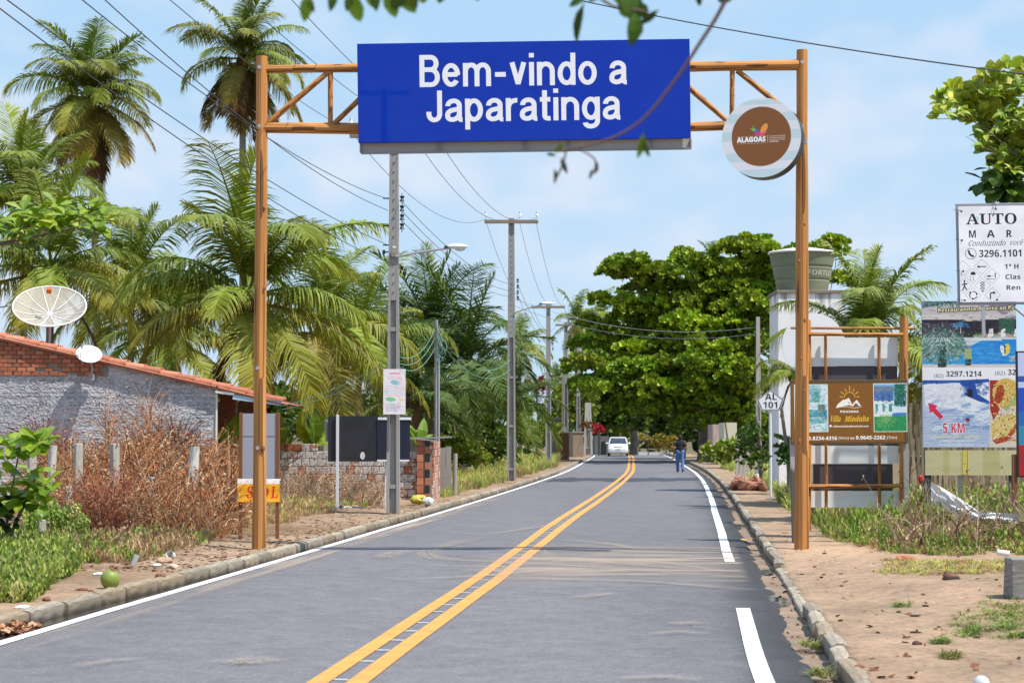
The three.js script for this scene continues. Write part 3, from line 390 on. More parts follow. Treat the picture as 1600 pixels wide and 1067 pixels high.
function wire(a, b, sag, r, label, mat = M.wire, group = 'overhead wires between the poles') { return tag(part('overhead_wire', wireGeo(a, b, sag, r), mat), label, 'wire', group); }
{
  const I = (k) => ['topmost', 'second from the top', 'third from the top', 'lowest'][k];
  // span from a pole out of frame to the first pole
  [[-40, -40, 18, 313, 606], [-60, -62, 17.6, 329, 606], [-70, -40, 18, 384, 608], [-110, -64, 17.5, 411, 606]].forEach(([, , ,], k) => {
    const st = [[145, 0, 20.8], [178, 0, 21.5], [0, 0, 18], [0, 14, 18]][k], en = [[606, 311], [606, 329], [608, 384], [607, 411]][k], a0 = at(st[0], st[1], st[2]), b = at(en[0], en[1], 41.8), d = a0.clone().sub(b); const a = b.clone().addScaledVector(d, 1.5); a.y += 0.6;
    wire(a, b, [0.55, 0.55, 0.4, 0.45][k], 0.0068, `${I(k)} of four wires from upper left to the nearest pole`);
  });
  const top = [[300, -2, 24], [410, 0, 26], [497, 18, 28]];
  [[548, 205], [640, 203], [677, 205]].forEach((e, k) => { const b = at(e[0], e[1], 41.6), s = at(...top[k]), a = b.clone().addScaledVector(s.sub(b), 1.6); wire(a, b, 0.25, 0.0056, `${['left', 'middle', 'right'][k]} wire reaching the crossarm behind the blue board`); });
  [[548, 205, 760, 342], [640, 203, 812, 340], [677, 205, 838, 340]].forEach(([x0, y0, x1, y1], k) => wire(at(x0, y0, 41.6), at(x1, y1, 71.5), 0.75, 0.0068, `${['left', 'middle', 'right'][k]} wire sagging from behind the blue board to the second pole`));
  [[627, 314, 801, 444], [628, 330, 801, 455], [628, 345, 801, 464]].forEach(([x0, y0, x1, y1], k) => wire(at(x0, y0, 41.8), at(x1, y1, 71.7), 0.35, 0.0068, `${['upper', 'middle', 'lower'][k]} low wire from the nearest pole to the second pole`));
  [[760, 348, 832, 479], [812, 348, 863, 477], [838, 348, 882, 478]].forEach(([x0, y0, x1, y1], k) => wire(at(x0, y0, 71.7), at(x1, y1, 106), 0.8, 0.0074, `${['left', 'middle', 'right'][k]} wire from the second pole to the third pole`));
  [[809, 444, 862, 528], [809, 462, 862, 540]].forEach(([x0, y0, x1, y1], k) => wire(at(x0, y0, 71.7), at(x1, y1, 106), 0.4, 0.0081, `${['upper', 'lower'][k]} low wire from the second pole to the third pole`));
  [[832, 480, 870, 507], [882, 480, 902, 507]].forEach(([x0, y0, x1, y1], k) => wire(at(x0, y0, 106), at(x1, y1, 138), 0.8, 0.0099, `${['left', 'right'][k]} wire from the third pole to the fourth pole`));
  [[803, 488, 1184, 511], [803, 500, 1184, 521]].forEach(([x0, y0, x1, y1], k) => wire(at(x0, y0 - 22, 78), at(x1, y1, 72), 0.6, 0.0081, `${['upper', 'lower'][k]} wire crossing before the big tree to the slim right post`, M.greyPanel));
  wire(at(780, -28, 24), at(1900, 150, 17), 0.12, 0.0075, 'lone wire crossing the sky at upper right above the gantry');
  wire(at(1187, 553, 72), at(1214, 540, 61), 0.02, 0.013, 'short wire from the slim post to the white tower', M.greyPanel);
  [[440, 634, 606, 563], [440, 640, 606, 573]].forEach(([x0, y0, x1, y1], k) => wire(at(x0, y0, 44.6), at(x1, y1, 41.8), 0.12, 0.0081, `${['upper', 'lower'][k]} green cable from the house eave to the nearest pole`, M.wireGreen));
  [[620, 556, 679, 516], [620, 566, 679, 528], [620, 572, 679, 544]].forEach(([x0, y0, x1, y1], k) => wire(at(x0, y0, 41.8), at(x1, y1, 56), 0.3, 0.0074, `${['upper', 'middle', 'lower'][k]} green cable from the nearest pole to the service post`, M.wireGreen));
  [[683, 520, 800, 560], [683, 527, 800, 575]].forEach(([x0, y0, x1, y1], k) => wire(at(x0, y0, 56), at(x1, y1, 72), 0.7, 0.0074, `${['upper', 'lower'][k]} green cable hanging right of the service post`, M.wireGreen));
}
// ---------------------------------------------------------------- house at the left
{
  const D = 45, m = D / 3200, t = thing('brick_house', 'low house with rough grey rendered gable wall and terracotta tile roof', 'house', V(0, 0, 0)), R = rng(21);
  const P = (px, py, d = D) => at(px, py, d), wx0 = P(-260, 700).x, wx1 = P(338, 700).x, slope = (px) => lerp(527, 600, px / 330);
  const render = tex(1024, (x, y) => { const a = fbm(x * 5, y * 5, 5, 5, 2), ln = fbm(x * 5, y * 60, 3, 0, 7), gr = fbm(x * 70, y * 90, 2, 0, 5), k = 0.27 + 0.24 * a + 0.3 * (ln - 0.5) + 0.4 * (gr - 0.45); return [k * 0.98, k * 0.98, k * 1.06]; });
  const sh = new THREE.Shape(); sh.moveTo(wx0, -0.1); sh.lineTo(wx1, -0.1); sh.lineTo(wx1, P(338, 603).y);
  { const e = []; for (let px = 338; px >= -260; px -= 20) e.push(P(px, slope(px) + 3)); e.forEach((p) => sh.lineTo(p.x, p.y)); }
  const wg = new THREE.ExtrudeGeometry(sh, { depth: 0.16, bevelEnabled: false, steps: 1 }).translate(0, 0, -D - 0.16); { const p = wg.attributes.position, u = wg.attributes.uv; for (let i = 0; i < p.count; i++) u.setXY(i, p.getX(i) / 2.6, p.getY(i) / 2.6); }
  part('rendered_wall', wg, std({ map: render, bumpMap: render, bumpScale: 0.05, roughness: 0.95 }), t);
  // bare bricks at the top of the gable
  const bg = new RoundedBoxGeometry(0.185, 0.083, 0.04, 1, 0.008); let wall;
  { const s = new THREE.Shape(), lo = (px) => 581 + (px > 100 ? (px - 100) * 0.12 : 0); const pts = []; for (let px = -180; px <= 168; px += 12) pts.push(P(px, slope(px) + 4)); for (let px = 168; px >= -180; px -= 12) pts.push(P(px, Math.max(lo(px) + (R() - 0.5) * 3, slope(px) + 6))); pts.forEach((p, i) => i ? s.lineTo(p.x, p.y) : s.moveTo(p.x, p.y)); wall = part('bare_brick_patch', new THREE.ExtrudeGeometry(s, { depth: 0.01, bevelEnabled: false }).translate(0, 0, -D + 0.002), M.mortar, t); }
  for (let r = 0; r < 12; r++) { const py0 = 584 - r * 6.6; for (let k = 0; k < 30; k++) { const px = -160 + k * 14.2 + (r % 2) * 7 + R() * 2; if (px > 160 || py0 < slope(px) + 6 || py0 > 584 + (px > 100 ? (px - 100) * 0.1 : 0)) continue; if (px > 60 && R() < 0.12) continue; const b = part('brick', bg, M.brick[Math.floor(R() * 4)], wall); b.position.copy(P(px, py0, D - 0.025)); b.position.z += (R() - 0.5) * 0.015; b.rotation.z = (R() - 0.5) * 0.03; b.scale.x = 0.92 + R() * 0.1; } }
  // roof slab and tiles
  const ridge = P(-180, slope(-180) - 3), eave = P(441, 627), mid = P(330, 600), tile = mg([new THREE.CylinderGeometry(0.085, 0.1, 0.5, 10, 1, true, -Math.PI / 2, Math.PI), new THREE.CylinderGeometry(0.072, 0.087, 0.5, 10, 1, true, -Math.PI / 2, Math.PI)]).rotateZ(Math.PI / 2).rotateX(-Math.PI / 2);
  const tc = [[0.46, 0.16, 0.085], [0.5, 0.19, 0.11], [0.4, 0.13, 0.07], [0.54, 0.23, 0.14]].map((c, i) => std({ map: tex(64, (x, y) => { const k = 0.75 + 0.5 * fbm(x * 5, y * 5, 3, 5, 70 + i); return c.map((v) => v * k); }) }));
  const deck = new Soup(), zb = -D - 7, q = (p, z, dy = 0) => V(p.x, p.y + dy, z); for (const [a, b] of [[ridge, mid], [mid, eave]]) { deck.quad(q(a, -D + 0.12, -0.05), q(b, -D + 0.12, -0.05), q(b, zb, -0.05), q(a, zb, -0.05)); deck.quad(q(a, -D + 0.12, -0.05), q(a, zb, -0.09), q(b, zb, -0.09), q(b, -D + 0.12, -0.09)); deck.quad(q(a, -D + 0.12, -0.09), q(b, -D + 0.12, -0.09), q(b, -D + 0.12, -0.05), q(a, -D + 0.12, -0.05)); }
  const roof = part('roof', deck.geo(), tc[2], t);
  for (let row = 0; row < 3; row++) for (const [a, b, n] of [[ridge, mid, 19], [mid, eave, 4]]) for (let k = 0; k < n; k++) { const f = (k + 0.5) / n, o = part('roof_tile', tile, tc[Math.floor(R() * 4)], roof); o.position.copy(a).lerp(b, f); o.position.z = -D + 0.06 - row * 0.2; o.position.y += -0.012 + (R() - 0.5) * 0.012; const an = Math.atan2(b.y - a.y, b.x - a.x); o.rotation.z = an + 0.05; o.rotation.y = (R() - 0.5) * 0.04; o.scale.x = a.distanceTo(b) / n / 0.5 * 1.15; }
  // eave end: blue fascia, beam, veranda pillar and back wall
  part('fascia', bx(76 * m, 0.1, 0.03).rotateZ(Math.atan2(P(440, 628).y - P(364, 618).y, 76 * m)).translate(P(402, 625).x, P(402, 624).y - 0.02, -D + 0.1), std({ color: rgb(0.42, 0.55, 0.72) }), t);
  part('wall_plate', bx(30 * m, 0.05, 0.05).rotateZ(-0.14).translate(P(352, 614).x, P(352, 614).y, -D + 0.1), M.white, t);
  part('corner_trim', bx(0.035, P(338, 603).y + 0.1, 0.03).translate(wx1 - 0.005, (P(338, 603).y - 0.1) / 2, -D + 0.016), std({ color: rgb(0.75, 0.74, 0.62) }), t);
  const pil = part('brick_pillar', bx(0.36, 2.6, 0.36).translate(P(357, 660, D + 2.2).x, 1.3, -D - 2.2), M.mortar, t), pb = new RoundedBoxGeometry(0.185, 0.075, 0.04, 1, 0.006);
  for (let r = 0; r < 26; r++) for (let k = 0; k < 2; k++) { const b = part('brick', pb, M.brick[3], pil); b.position.set(P(357, 660, D + 2.2).x - 0.09 + k * 0.19 - (r % 2) * 0.04, 0.4 + r * 0.087, -D - 2.2 + 0.19); }
  part('veranda_wall', bx(1.9, 2.6, 0.15).translate(P(372, 660, D + 5).x - 0.3, 1.2, -D - 5), std({ map: tex(256, (x, y) => { const row = Math.floor(y * 24), e = (y * 24) % 1 < 0.16 || ((x * 12 + (row % 2) * 0.5) % 1) < 0.07; const k = 0.8 + 0.4 * fbm(x * 20, y * 20, 2, 20, 3); return e ? [0.2, 0.17, 0.14] : [0.22 * k, 0.1 * k, 0.06 * k]; }) }), t);
}
{ // big mesh dish behind the roof
  const D = 49, m = D / 3200, c = at(77, 491, D), t = thing('mesh_dish', 'large white mesh satellite dish with orange box above the roof', 'satellite dish', c);
  const r = 0.86, pts = []; for (let i = 0; i <= 10; i++) { const q = i / 10 * r; pts.push(new THREE.Vector2(Math.max(q, 0.001), q * q * 0.32)); }
  const n = V(0.10, 0.80, 0.6).normalize(), qn = new THREE.Quaternion().setFromUnitVectors(V(0, 1, 0), n);
  const net = tex(256, (x, y) => ((x * 64) % 1 < 0.5 || (y * 64) % 1 < 0.5 ? 1 : 0.2), false); net.repeat.set(1, 1);
  const bowl = new THREE.LatheGeometry(pts, 48); { const p = bowl.attributes.position, u = bowl.attributes.uv; for (let i = 0; i < p.count; i++) u.setXY(i, p.getX(i) * 2, p.getZ(i) * 2); }
  const add = (name, g, mat) => { const o = part(name, g, mat, t); o.quaternion.copy(qn); return o; };
  add('mesh_bowl', bowl, new THREE.MeshPhysicalMaterial({ color: rgb(0.5, 0.47, 0.4), roughness: 0.7, transmission: 0.25, thickness: 0, opacity: 0.7, transparent: true }));
  const rim = new THREE.TorusGeometry(r, 0.018, 8, 64).rotateX(Math.PI / 2).translate(0, r * r * 0.32, 0); add('rim', rim, M.white);
  for (let k = 0; k < 12; k++) { const a = k / 12 * Math.PI * 2 + 0.1, l = []; for (let i = 0; i <= 5; i++) { const q = 0.04 + i / 5 * (r - 0.04); l.push(V(Math.cos(a) * q, q * q * 0.32 + 0.01, Math.sin(a) * q)); } add('spoke', tube(l, 0.011, 10, 5), M.white); }
  add('hub', new THREE.CylinderGeometry(0.06, 0.06, 0.06, 12), M.white);
  for (let k = 0; k < 3; k++) { const a = k * 2.1 + 1.2; add('strut', rod(V(Math.cos(a) * 0.5, 0.1, Math.sin(a) * 0.5), V(0, 0.66, 0), 0.006), M.white); }
  add('orange_box', bx(0.11, 0.12, 0.11, 0, 0.68, 0, 0.01), std({ color: rgb(0.55, 0.12, 0.03) }));
  part('mast', rod(V(0, -0.05, -0.05), V(-0.05, -1.6, -0.1), 0.035), M.concrete, t);
}
{ // small dish on the gable
  const D = 44.6, c = at(138, 555, D), t = thing('small_dish', 'small white satellite dish on a bracket at the gable wall', 'satellite dish', c);
  const n = V(0.22, 0.72, 0.66).normalize(), qn = new THREE.Quaternion().setFromUnitVectors(V(0, 1, 0), n), pts = []; for (let i = 0; i <= 8; i++) { const q = i / 8 * 0.28; pts.push(new THREE.Vector2(Math.max(q, 0.001), q * q * 0.55)); } for (let i = 8; i >= 0; i--) { const q = i / 8 * 0.28; pts.push(new THREE.Vector2(Math.max(q, 0.001), q * q * 0.55 - 0.012)); }
  const b = part('bowl', new THREE.LatheGeometry(pts, 32), M.white, t); b.quaternion.copy(qn);
  const foot = at(143, 590, D + 0.3).sub(c); part('bracket', tube([V(0, -0.04, -0.05), V(0.06, -0.25, -0.08), V(0.05, -0.4, -0.1), foot], 0.02, 16, 6), M.greyPanel, t);
  const tip = V(-0.11, 0.19, 0.2); part('feed_arm', tube([V(-0.1, -0.2, 0.15), V(-0.13, -0.02, 0.25), tip], 0.011, 10, 5), M.greyPanel, t); part('feed_horn', new THREE.CylinderGeometry(0.03, 0.025, 0.09, 10).translate(tip.x, tip.y, tip.z), M.greyPanel, t);
  part('mount', bx(0.1, 0.14, 0.06, foot.x, foot.y, foot.z + 0.02, 0.01), M.greyPanel, t);
}
{ // low brick wall with flaking whitewash, block by block
  const D = 50, m = D / 3200, t = thing('brick_wall', 'low brick wall with flaking whitewash behind the black board', 'wall', V(0, 0, 0)), R = rng(33), P = (px, py) => at(px, py, D);
  const x0 = P(330, 700).x, x1 = P(652, 700).x, bw = 0.2, bh = 0.185, g = new RoundedBoxGeometry(bw - 0.012, bh - 0.012, 0.14, 1, 0.01), yTop = P(500, 705).y;
  part('core', bx(x1 - x0, yTop + 0.1, 0.1).translate((x0 + x1) / 2, yTop / 2 - 0.05, -D - 0.02), M.mortar, t);
  const n = Math.floor((x1 - x0) / bw), rows = Math.ceil(yTop / bh);
  for (let r = 0; r < rows + 1; r++) for (let k = 0; k < n; k++) { const x = x0 + (k + 0.5 + (r % 2) * 0.5) * bw, y = yTop - (r - 0.5) * bh; if (r === 0 && !(x > P(440, 0).x && x < P(497, 0).x)) continue; if (x > x1) continue; const red = x > P(655, 0).x || (r === 0 && R() < 0.6) || (r > 2 && R() < 0.16); const b = part('brick', g, red ? M.brick[Math.floor(R() * 3)] : M.whiteBrick[Math.floor(R() * R() * 4)], t); b.position.set(x, y, -D + 0.03 + (R() - 0.5) * 0.012); }
  // end pier with open blocks and the return running back
  const pier = part('end_pier', bx(0.3, P(660, 685).y, 0.3).translate(P(662, 700).x, P(660, 685).y / 2, -D + 0.1), M.mortar, t);
  for (let r = 0; r < 9; r++) { const y = P(660, 685).y - (r + 0.5) * 0.19; for (const [dx, w] of [[-0.08, 0.17], [0.1, 0.13]]) { const b = part('brick', new RoundedBoxGeometry(w - 0.012, 0.178, 0.06, 1, 0.008), dx < 0 ? M.brick[r % 3] : r % 2 ? M.brick[0] : M.dark, pier); b.position.set(P(662, 700).x + dx, y, -D + 0.26); } }
  const ra = V(P(672, 700).x, 0, -D + 0.2), rb = at(683, 700, 53.6).setY(0), L = ra.distanceTo(rb), ret = new THREE.Group(); ret.name = 'return_wall'; ret.position.copy(ra); ret.rotation.y = Math.atan2(-(rb.z - ra.z), rb.x - ra.x); t.add(ret);
  part('core', bx(L, P(660, 690).y, 0.1, L / 2, P(660, 690).y / 2, 0), M.mortar, ret); const rg = new RoundedBoxGeometry(0.188, 0.178, 0.1, 1, 0.008);
  for (let r = 0; r < 8; r++) for (let k = 0; k < Math.floor(L / 0.2); k++) { const b = part('brick', rg, R() < 0.5 ? M.whiteBrick[Math.floor(R() * 3)] : M.brick[Math.floor(R() * 4)], ret); b.position.set((k + 0.5 + (r % 2) * 0.5) * 0.2, P(660, 690).y - (r + 0.5) * 0.19, 0.03); }
  part('cover_board', bx(1.2, 0.035, 0.3).rotateZ(0.03).translate(P(668, 684).x, P(668, 684).y, -D + 0.1), M.woodGrey, t); part('plank', bx(0.9, 0.03, 0.12).rotateZ(-0.1).translate(P(655, 688).x, P(655, 686).y, -D + 0.32), M.woodGrey, t);
}
{ // weathered grey boards left of the grass bank
  const D = 54, t = thing('board_fence', 'short fence of weathered grey upright boards at the wall end', 'fence', V(at(690, 755, D).x, 0.1, -D)), R = rng(4);
  for (let k = 0; k < 5; k++) part('board', bx(0.14, 1.25 + R() * 0.12, 0.03, -0.42 + k * 0.15, 0.62, R() * 0.04), k < 1 ? M.brick[3] : M.woodGrey, t); part('post', rod(V(0.34, 0, 0), V(0.36, 1.1, 0), 0.06), M.woodGrey, t);
}
{ // fence posts in the dry thicket
  const R = rng(61), L = [[120, 693, 835, 32.6, 0.12, 0], [180, 693, 832, 32.8, 0.12, 0.02], [235, 745, 842, 32.0, 0.11, 0], [282, 752, 825, 33.2, 0.12, 0.01], [318, 738, 822, 33.4, 0.12, -0.01], [70, 815, 862, 29.5, 0.12, 0], [48, 690, 830, 33, 0.12, 0], [107, 760, 850, 31, 0.1, 0.02], [66, 812, 870, 28.6, 0.1, 0.03]];
  const names = ['fence post topped by dry vines, first from the tall pair', 'fence post with the palest top, second of the tall pair', 'low fence post half sunk in red dry grass', 'low fence post left of the leaning white trunk', 'short fence post right of the leaning white trunk', 'short fence post low in green creepers at far left', 'fence post half hidden by the broad green bush', 'thin fence post behind the green creepers', 'thin slanting stake in front of the green creepers'];
  L.forEach(([px, top, base, D, w, tilt], k) => { const y0 = at(px, base, D).y, H = at(px, top, D).y - y0, g = new RoundedBoxGeometry(w, H, w, 3, 0.012); const p = g.attributes.position; for (let i = 0; i < p.count; i++) p.setX(i, p.getX(i) + (fbm(p.getY(i) * 3 + k * 9, p.getX(i) * 4, 2, 0, 9) - 0.5) * 0.03); g.computeVertexNormals(); const t = tag(part('fence_post', g.translate(0, H / 2, 0), M.concreteLight), 'grey weathered ' + names[k], 'fence post', 'fence posts in the dry thicket'); t.position.set(at(px, base, D).x, y0, -D); t.rotation.z = tilt; t.rotation.y = R(); });
  const a = at(296, 828, 32.9), b = at(305, 698, 32.9); tag(part('leaning_trunk', rod(a, b, 0.1, 0.075, 10, 0.5, R), M.concreteWhite), 'leaning whitish dead trunk in the dry thicket', 'tree stump');
  const c = at(76, 800, 33), d = at(81, 696, 33); tag(part('leaning_trunk', rod(c, d, 0.07, 0.055, 10, 0.5, R), M.concreteWhite), 'whitish stake behind the broad green bush at far left', 'stake');
}
// ---------------------------------------------------------------- boards on the right
function poster(t, tex0, w, h, x, y, z, name = 'print', gloss = 0.5) { return part(name, new THREE.PlaneGeometry(w, h).translate(x, y, z), std({ map: tex0, roughness: gloss }), t); }
function daub(x, X, Y, box, cols, n, w, h, a = 0.6, seed = 1, rot = 3) { const R = rng(seed); for (let i = 0; i < n; i++) { x.save(); x.translate(X(box[0] + R() * (box[2] - box[0])), Y(box[1] + R() * (box[3] - box[1]))); x.rotate((R() - 0.5) * rot); x.fillStyle = `rgba(${cols[Math.floor(R() * cols.length)]},${a * (0.4 + 0.6 * R())})`; x.beginPath(); x.ellipse(0, 0, w * 8 * (0.4 + R()), h * 8 * (0.4 + R()), 0, 0, 7); x.fill(); x.restore(); } }
{ // back of a log-framed tourist sign
  const D = 32, m = D / 3200, P = (px, py, d = D) => at(px, py, d), R = rng(9), t = thing('framed_sign_back', 'log framed sign seen from behind with grey and white panels right of the gantry', 'sign', V(0, 0, 0));
  const pl = (name, x0, x1, y0, y1, mat, dz = 0) => { const a = P(x0, y0), b = P(x1, y1); part(name, bx(b.x - a.x, a.y - b.y, 0.025).translate((a.x + b.x) / 2, (a.y + b.y) / 2, -D - 0.06 + dz), mat, t); };
  const wp = std({ map: tex(256, (x, y) => { const k = 0.78 + 0.1 * fbm(x * 4, y * 4, 4, 4, 9); return [k * 0.97, k, k]; }), roughness: 0.6 }), gp = std({ color: rgb(0.075, 0.062, 0.07), roughness: 0.7 });
  pl('white_panel', 1250, 1405, 527, 571.5, wp); pl('grey_panel', 1250, 1404, 572, 612, gp, -0.012); pl('white_panel', 1250, 1405, 612.5, 655, wp); pl('grey_panel', 1258, 1404, 655.5, 696, gp, -0.012); pl('white_panel', 1250, 1406, 696.5, 724.5, wp); pl('grey_panel', 1272, 1397, 725, 767, gp, -0.012); pl('white_panel', 1250, 1407, 767.5, 793, wp);
  const c = P(1272, 539, D + 0.25); part('round_panel', new THREE.CylinderGeometry(50 * m, 50 * m, 0.03, 48).rotateX(Math.PI / 2).translate(c.x, c.y, c.z), std({ color: rgb(0.8, 0.82, 0.86), roughness: 0.5 }), t);
  const log = (n, x0, y0, x1, y1, r, dz = 0) => part(n, rod(P(x0, y0, D - dz), P(x1, y1, D - dz), r * m, r * m, 10, 0.15, R), M.log, t);
  log('post', 1412, 830, 1413, 495, 6.6, 0.02); log('post', 1262, 830, 1262, 500, 6, 0.02); log('rail', 1236, 512.5, 1432, 513, 2.1, -0.05); log('rail', 1262, 522, 1412, 523, 3, 0.08); log('rail', 1262, 760, 1410, 759, 3.6, 0.08);
  for (const x of [1291.5, 1375]) log('upright', x, 793, x - 1, 523, 2.4, 0.02);
  part('wire_brace', rod(P(1408, 760, D - 0.1), P(1440, 720, D - 0.1), 0.004), M.wire, t);
}
{ // brown guesthouse board
  const D = 30.3, m = D / 3200, c = at(1329, 643.5, D), w = 182 * m, h = 100 * m, t = thing('guesthouse_board', 'brown Pousada Villa Minduba board with two photos on grey posts', 'billboard', V(c.x, 0.1, c.z), -0.03); t.rotation.z = 0.008;
  const img = print(1456, 800, (x, W, H) => {
    const k = 8, X = (p) => (p - 1238) * k, Y = (p) => (p - 594) * k; x.fillStyle = '#84540f'; x.fillRect(0, 0, W, H); grunge(x, W, H, 5, 60, ['60,35,10', '150,100,40'], 0.12); x.fillStyle = '#5b4726'; x.fillRect(0, 0, W, 5 * k); x.fillRect(0, H - 3 * k, W, 3 * k); x.fillRect(W - 6 * k, 0, 6 * k, H);
    const R = rng(77), frame = (a, b, c2, d) => { x.fillStyle = '#e8e6da'; x.fillRect(X(a), Y(b), (c2 - a) * k, (d - b) * k); };
    frame(1243, 600, 1296, 675.5); { const g = (col, a, b, c2, d) => { x.fillStyle = col; x.fillRect(X(a), Y(b), (c2 - a) * k, (d - b) * k); }; g('#a9cdd4', 1244, 601, 1295, 674.5); g('#7fb6c2', 1264, 606, 1284, 630); g('#dbe7ea', 1284, 603, 1295, 640); g('#3f8f8c', 1272, 612, 1282, 628); g('#e3edf0', 1262, 629, 1284, 642); g('#2f97a5', 1254, 640, 1294, 656); g('#35708a', 1280, 632, 1292, 648); g('#8a6a4a', 1283, 634, 1288, 643); g('#cfe2e8', 1244, 652, 1291, 674); g('#5fb2bd', 1254, 654, 1290, 662); for (let i = 0; i < 200; i++) { x.fillStyle = `rgba(${i % 3 ? '255,255,255' : '20,60,70'},${0.12 * R()})`; x.fillRect(X(1244 + R() * 45), Y(601 + R() * 70), 30 + R() * 40, 20 + R() * 60); } }
    frame(1367, 599.5, 1419.5, 676); { const g = (col, a, b, c2, d) => { x.fillStyle = col; x.fillRect(X(a), Y(b), (c2 - a) * k, (d - b) * k); }; g('#7fb3de', 1368, 600.5, 1418.5, 640); g('#6d7f8f', 1368, 604, 1399, 612); g('#4a6fae', 1368, 612, 1398, 628); g('#dde6ea', 1368, 627, 1402, 648); g('#2d5a98', 1380, 616, 1384, 628); g('#2d5a98', 1390, 616, 1394, 628); g('#2f8d8d', 1370, 632, 1374, 644); g('#2f8d8d', 1381, 632, 1385, 644); g('#2f8d8d', 1391, 632, 1396, 644); g('#cfdfe8', 1402, 636, 1418.5, 650); g('#3f77c0', 1396, 646, 1418.5, 655); g('#1b8a4c', 1368, 652, 1418.5, 675); for (let i = 0; i < 160; i++) { x.fillStyle = `rgba(${['14,86,74', '32,120,90', '10,62,60'][i % 3]},0.7)`; x.beginPath(); x.arc(X(1409 + (R() - 0.5) * 17), Y(618 + (R() - 0.5) * 32), 8 + R() * 12, 0, 7); x.fill(); } for (let i = 0; i < 26; i++) { x.strokeStyle = i % 2 ? '#9fc07a' : '#3f9a52'; x.lineWidth = 6; x.beginPath(); x.moveTo(X(1386), Y(662)); const a = i / 26 * 6.28; x.quadraticCurveTo(X(1386 + 6 * Math.cos(a)), Y(652 + 6 * Math.sin(a)), X(1386 + 15 * Math.cos(a)), Y(660 + 11 * Math.sin(a))); x.stroke(); } }
    daub(x, X, Y, [1246, 602, 1294, 640], ['170,205,212', '225,236,240', '120,180,190', '90,150,160'], 160, 2.5, 1.4, 0.5, 21); daub(x, X, Y, [1256, 640, 1293, 672], ['50,150,165', '90,178,190', '190,220,228', '60,110,130', '140,120,100'], 170, 2.6, 1.0, 0.5, 22, 0.4);
    daub(x, X, Y, [1369, 602, 1400, 630], ['110,130,160', '70,104,170', '150,176,205', '60,84,120'], 110, 2.5, 0.7, 0.5, 23, 0.3); daub(x, X, Y, [1400, 601, 1418, 636], ['18,90,80', '40,130,96', '10,60,62', '80,160,120'], 170, 1.4, 0.8, 0.8, 24); daub(x, X, Y, [1369, 650, 1418, 675], ['24,140,70', '50,170,90', '16,104,60', '120,180,110'], 170, 2, 0.7, 0.6, 25); daub(x, X, Y, [1370, 630, 1402, 648], ['225,234,238', '180,200,214', '60,140,140'], 70, 1.5, 1.1, 0.5, 26, 0.2);
    // sun and roofs
    x.strokeStyle = '#e8b13a'; x.lineWidth = 9; x.lineCap = 'round'; x.beginPath(); x.arc(X(1330), Y(621.5), 8.5 * k, Math.PI * 1.02, Math.PI * 1.98); x.stroke(); x.lineWidth = 11; for (let i = 0; i < 7; i++) { const a = Math.PI * (1.03 + i * 0.157), r0 = 11.3 * k, r1 = (13.5 + (i === 3 ? 4.5 : i % 2 ? 2.6 : 1.6)) * k; x.beginPath(); x.moveTo(X(1330) + r0 * Math.cos(a), Y(621.5) + r0 * Math.sin(a)); x.lineTo(X(1330) + r1 * Math.cos(a), Y(621.5) + r1 * Math.sin(a)); x.stroke(); }
    x.fillStyle = '#f4f0e8'; x.beginPath(); [[1308, 637], [1311, 632], [1318, 626], [1319.5, 624.5], [1321.5, 625], [1329, 622], [1334, 633], [1336, 630], [1341, 624.8], [1348, 635], [1343, 634], [1339, 630], [1335, 635.5], [1329, 633], [1325, 634], [1320, 635]].forEach(([a, b], i) => i ? x.lineTo(X(a), Y(b)) : x.moveTo(X(a), Y(b))); x.fill(); x.strokeStyle = '#f4f0e8'; x.lineWidth = 6; x.beginPath(); x.moveTo(X(1309), Y(637.5)); x.quadraticCurveTo(X(1322), Y(634), X(1332), Y(637)); x.quadraticCurveTo(X(1340), Y(639), X(1348), Y(635.5)); x.stroke();
    x.fillStyle = '#84540f'; x.beginPath(); x.arc(X(1329), Y(630), 9, 0, 7); x.fill(); x.beginPath(); x.arc(X(1342), Y(631.5), 8, 0, 7); x.fill();
    textFit(x, 'POUSADA', X(1314.5), X(1344), Y(645.3), 'bold 40px sans-serif', '#fff'); x.strokeStyle = '#fff'; x.lineWidth = 2;
    x.save(); x.transform(1, 0, -0.1, 1, 52, 0); textFit(x, 'Villa', X(1298), X(1315), Y(659), 'italic bold 96px serif', '#f3c331'); textFit(x, 'Minduba', X(1321), X(1359), Y(659), 'italic bold 92px serif', '#f3c331'); x.restore();
    x.fillStyle = '#fff'; x.beginPath(); x.arc(X(1299.5), Y(666), 14, 0, 7); x.fill(); textFit(x, 'villaminduba@outlook.com', X(1303), X(1359), Y(668), 'bold 30px sans-serif', '#fff');
    textFit(x, '82', X(1243), X(1250), Y(687), 'bold 34px sans-serif', '#fff'); textFit(x, '9.8234-4316', X(1264), X(1309.5), Y(688), 'bold 62px sans-serif', '#fff'); textFit(x, '(Vivo)', X(1311.5), X(1328), Y(687), '46px sans-serif', '#fff'); textFit(x, '82', X(1330), X(1336.5), Y(687), 'bold 34px sans-serif', '#fff'); textFit(x, '9.9645-2262', X(1338.5), X(1385), Y(687.5), 'bold 62px sans-serif', '#fff'); textFit(x, '(Tim)', X(1387), X(1403), Y(687), '46px sans-serif', '#fff');
  });
  part('board', bx(w, h, 0.03, 0, c.y - 0.1, 0, 0.004), std({ color: rgb(0.15, 0.1, 0.05) }), t); poster(t, img, w - 0.01, h - 0.01, 0, c.y - 0.1, 0.018);
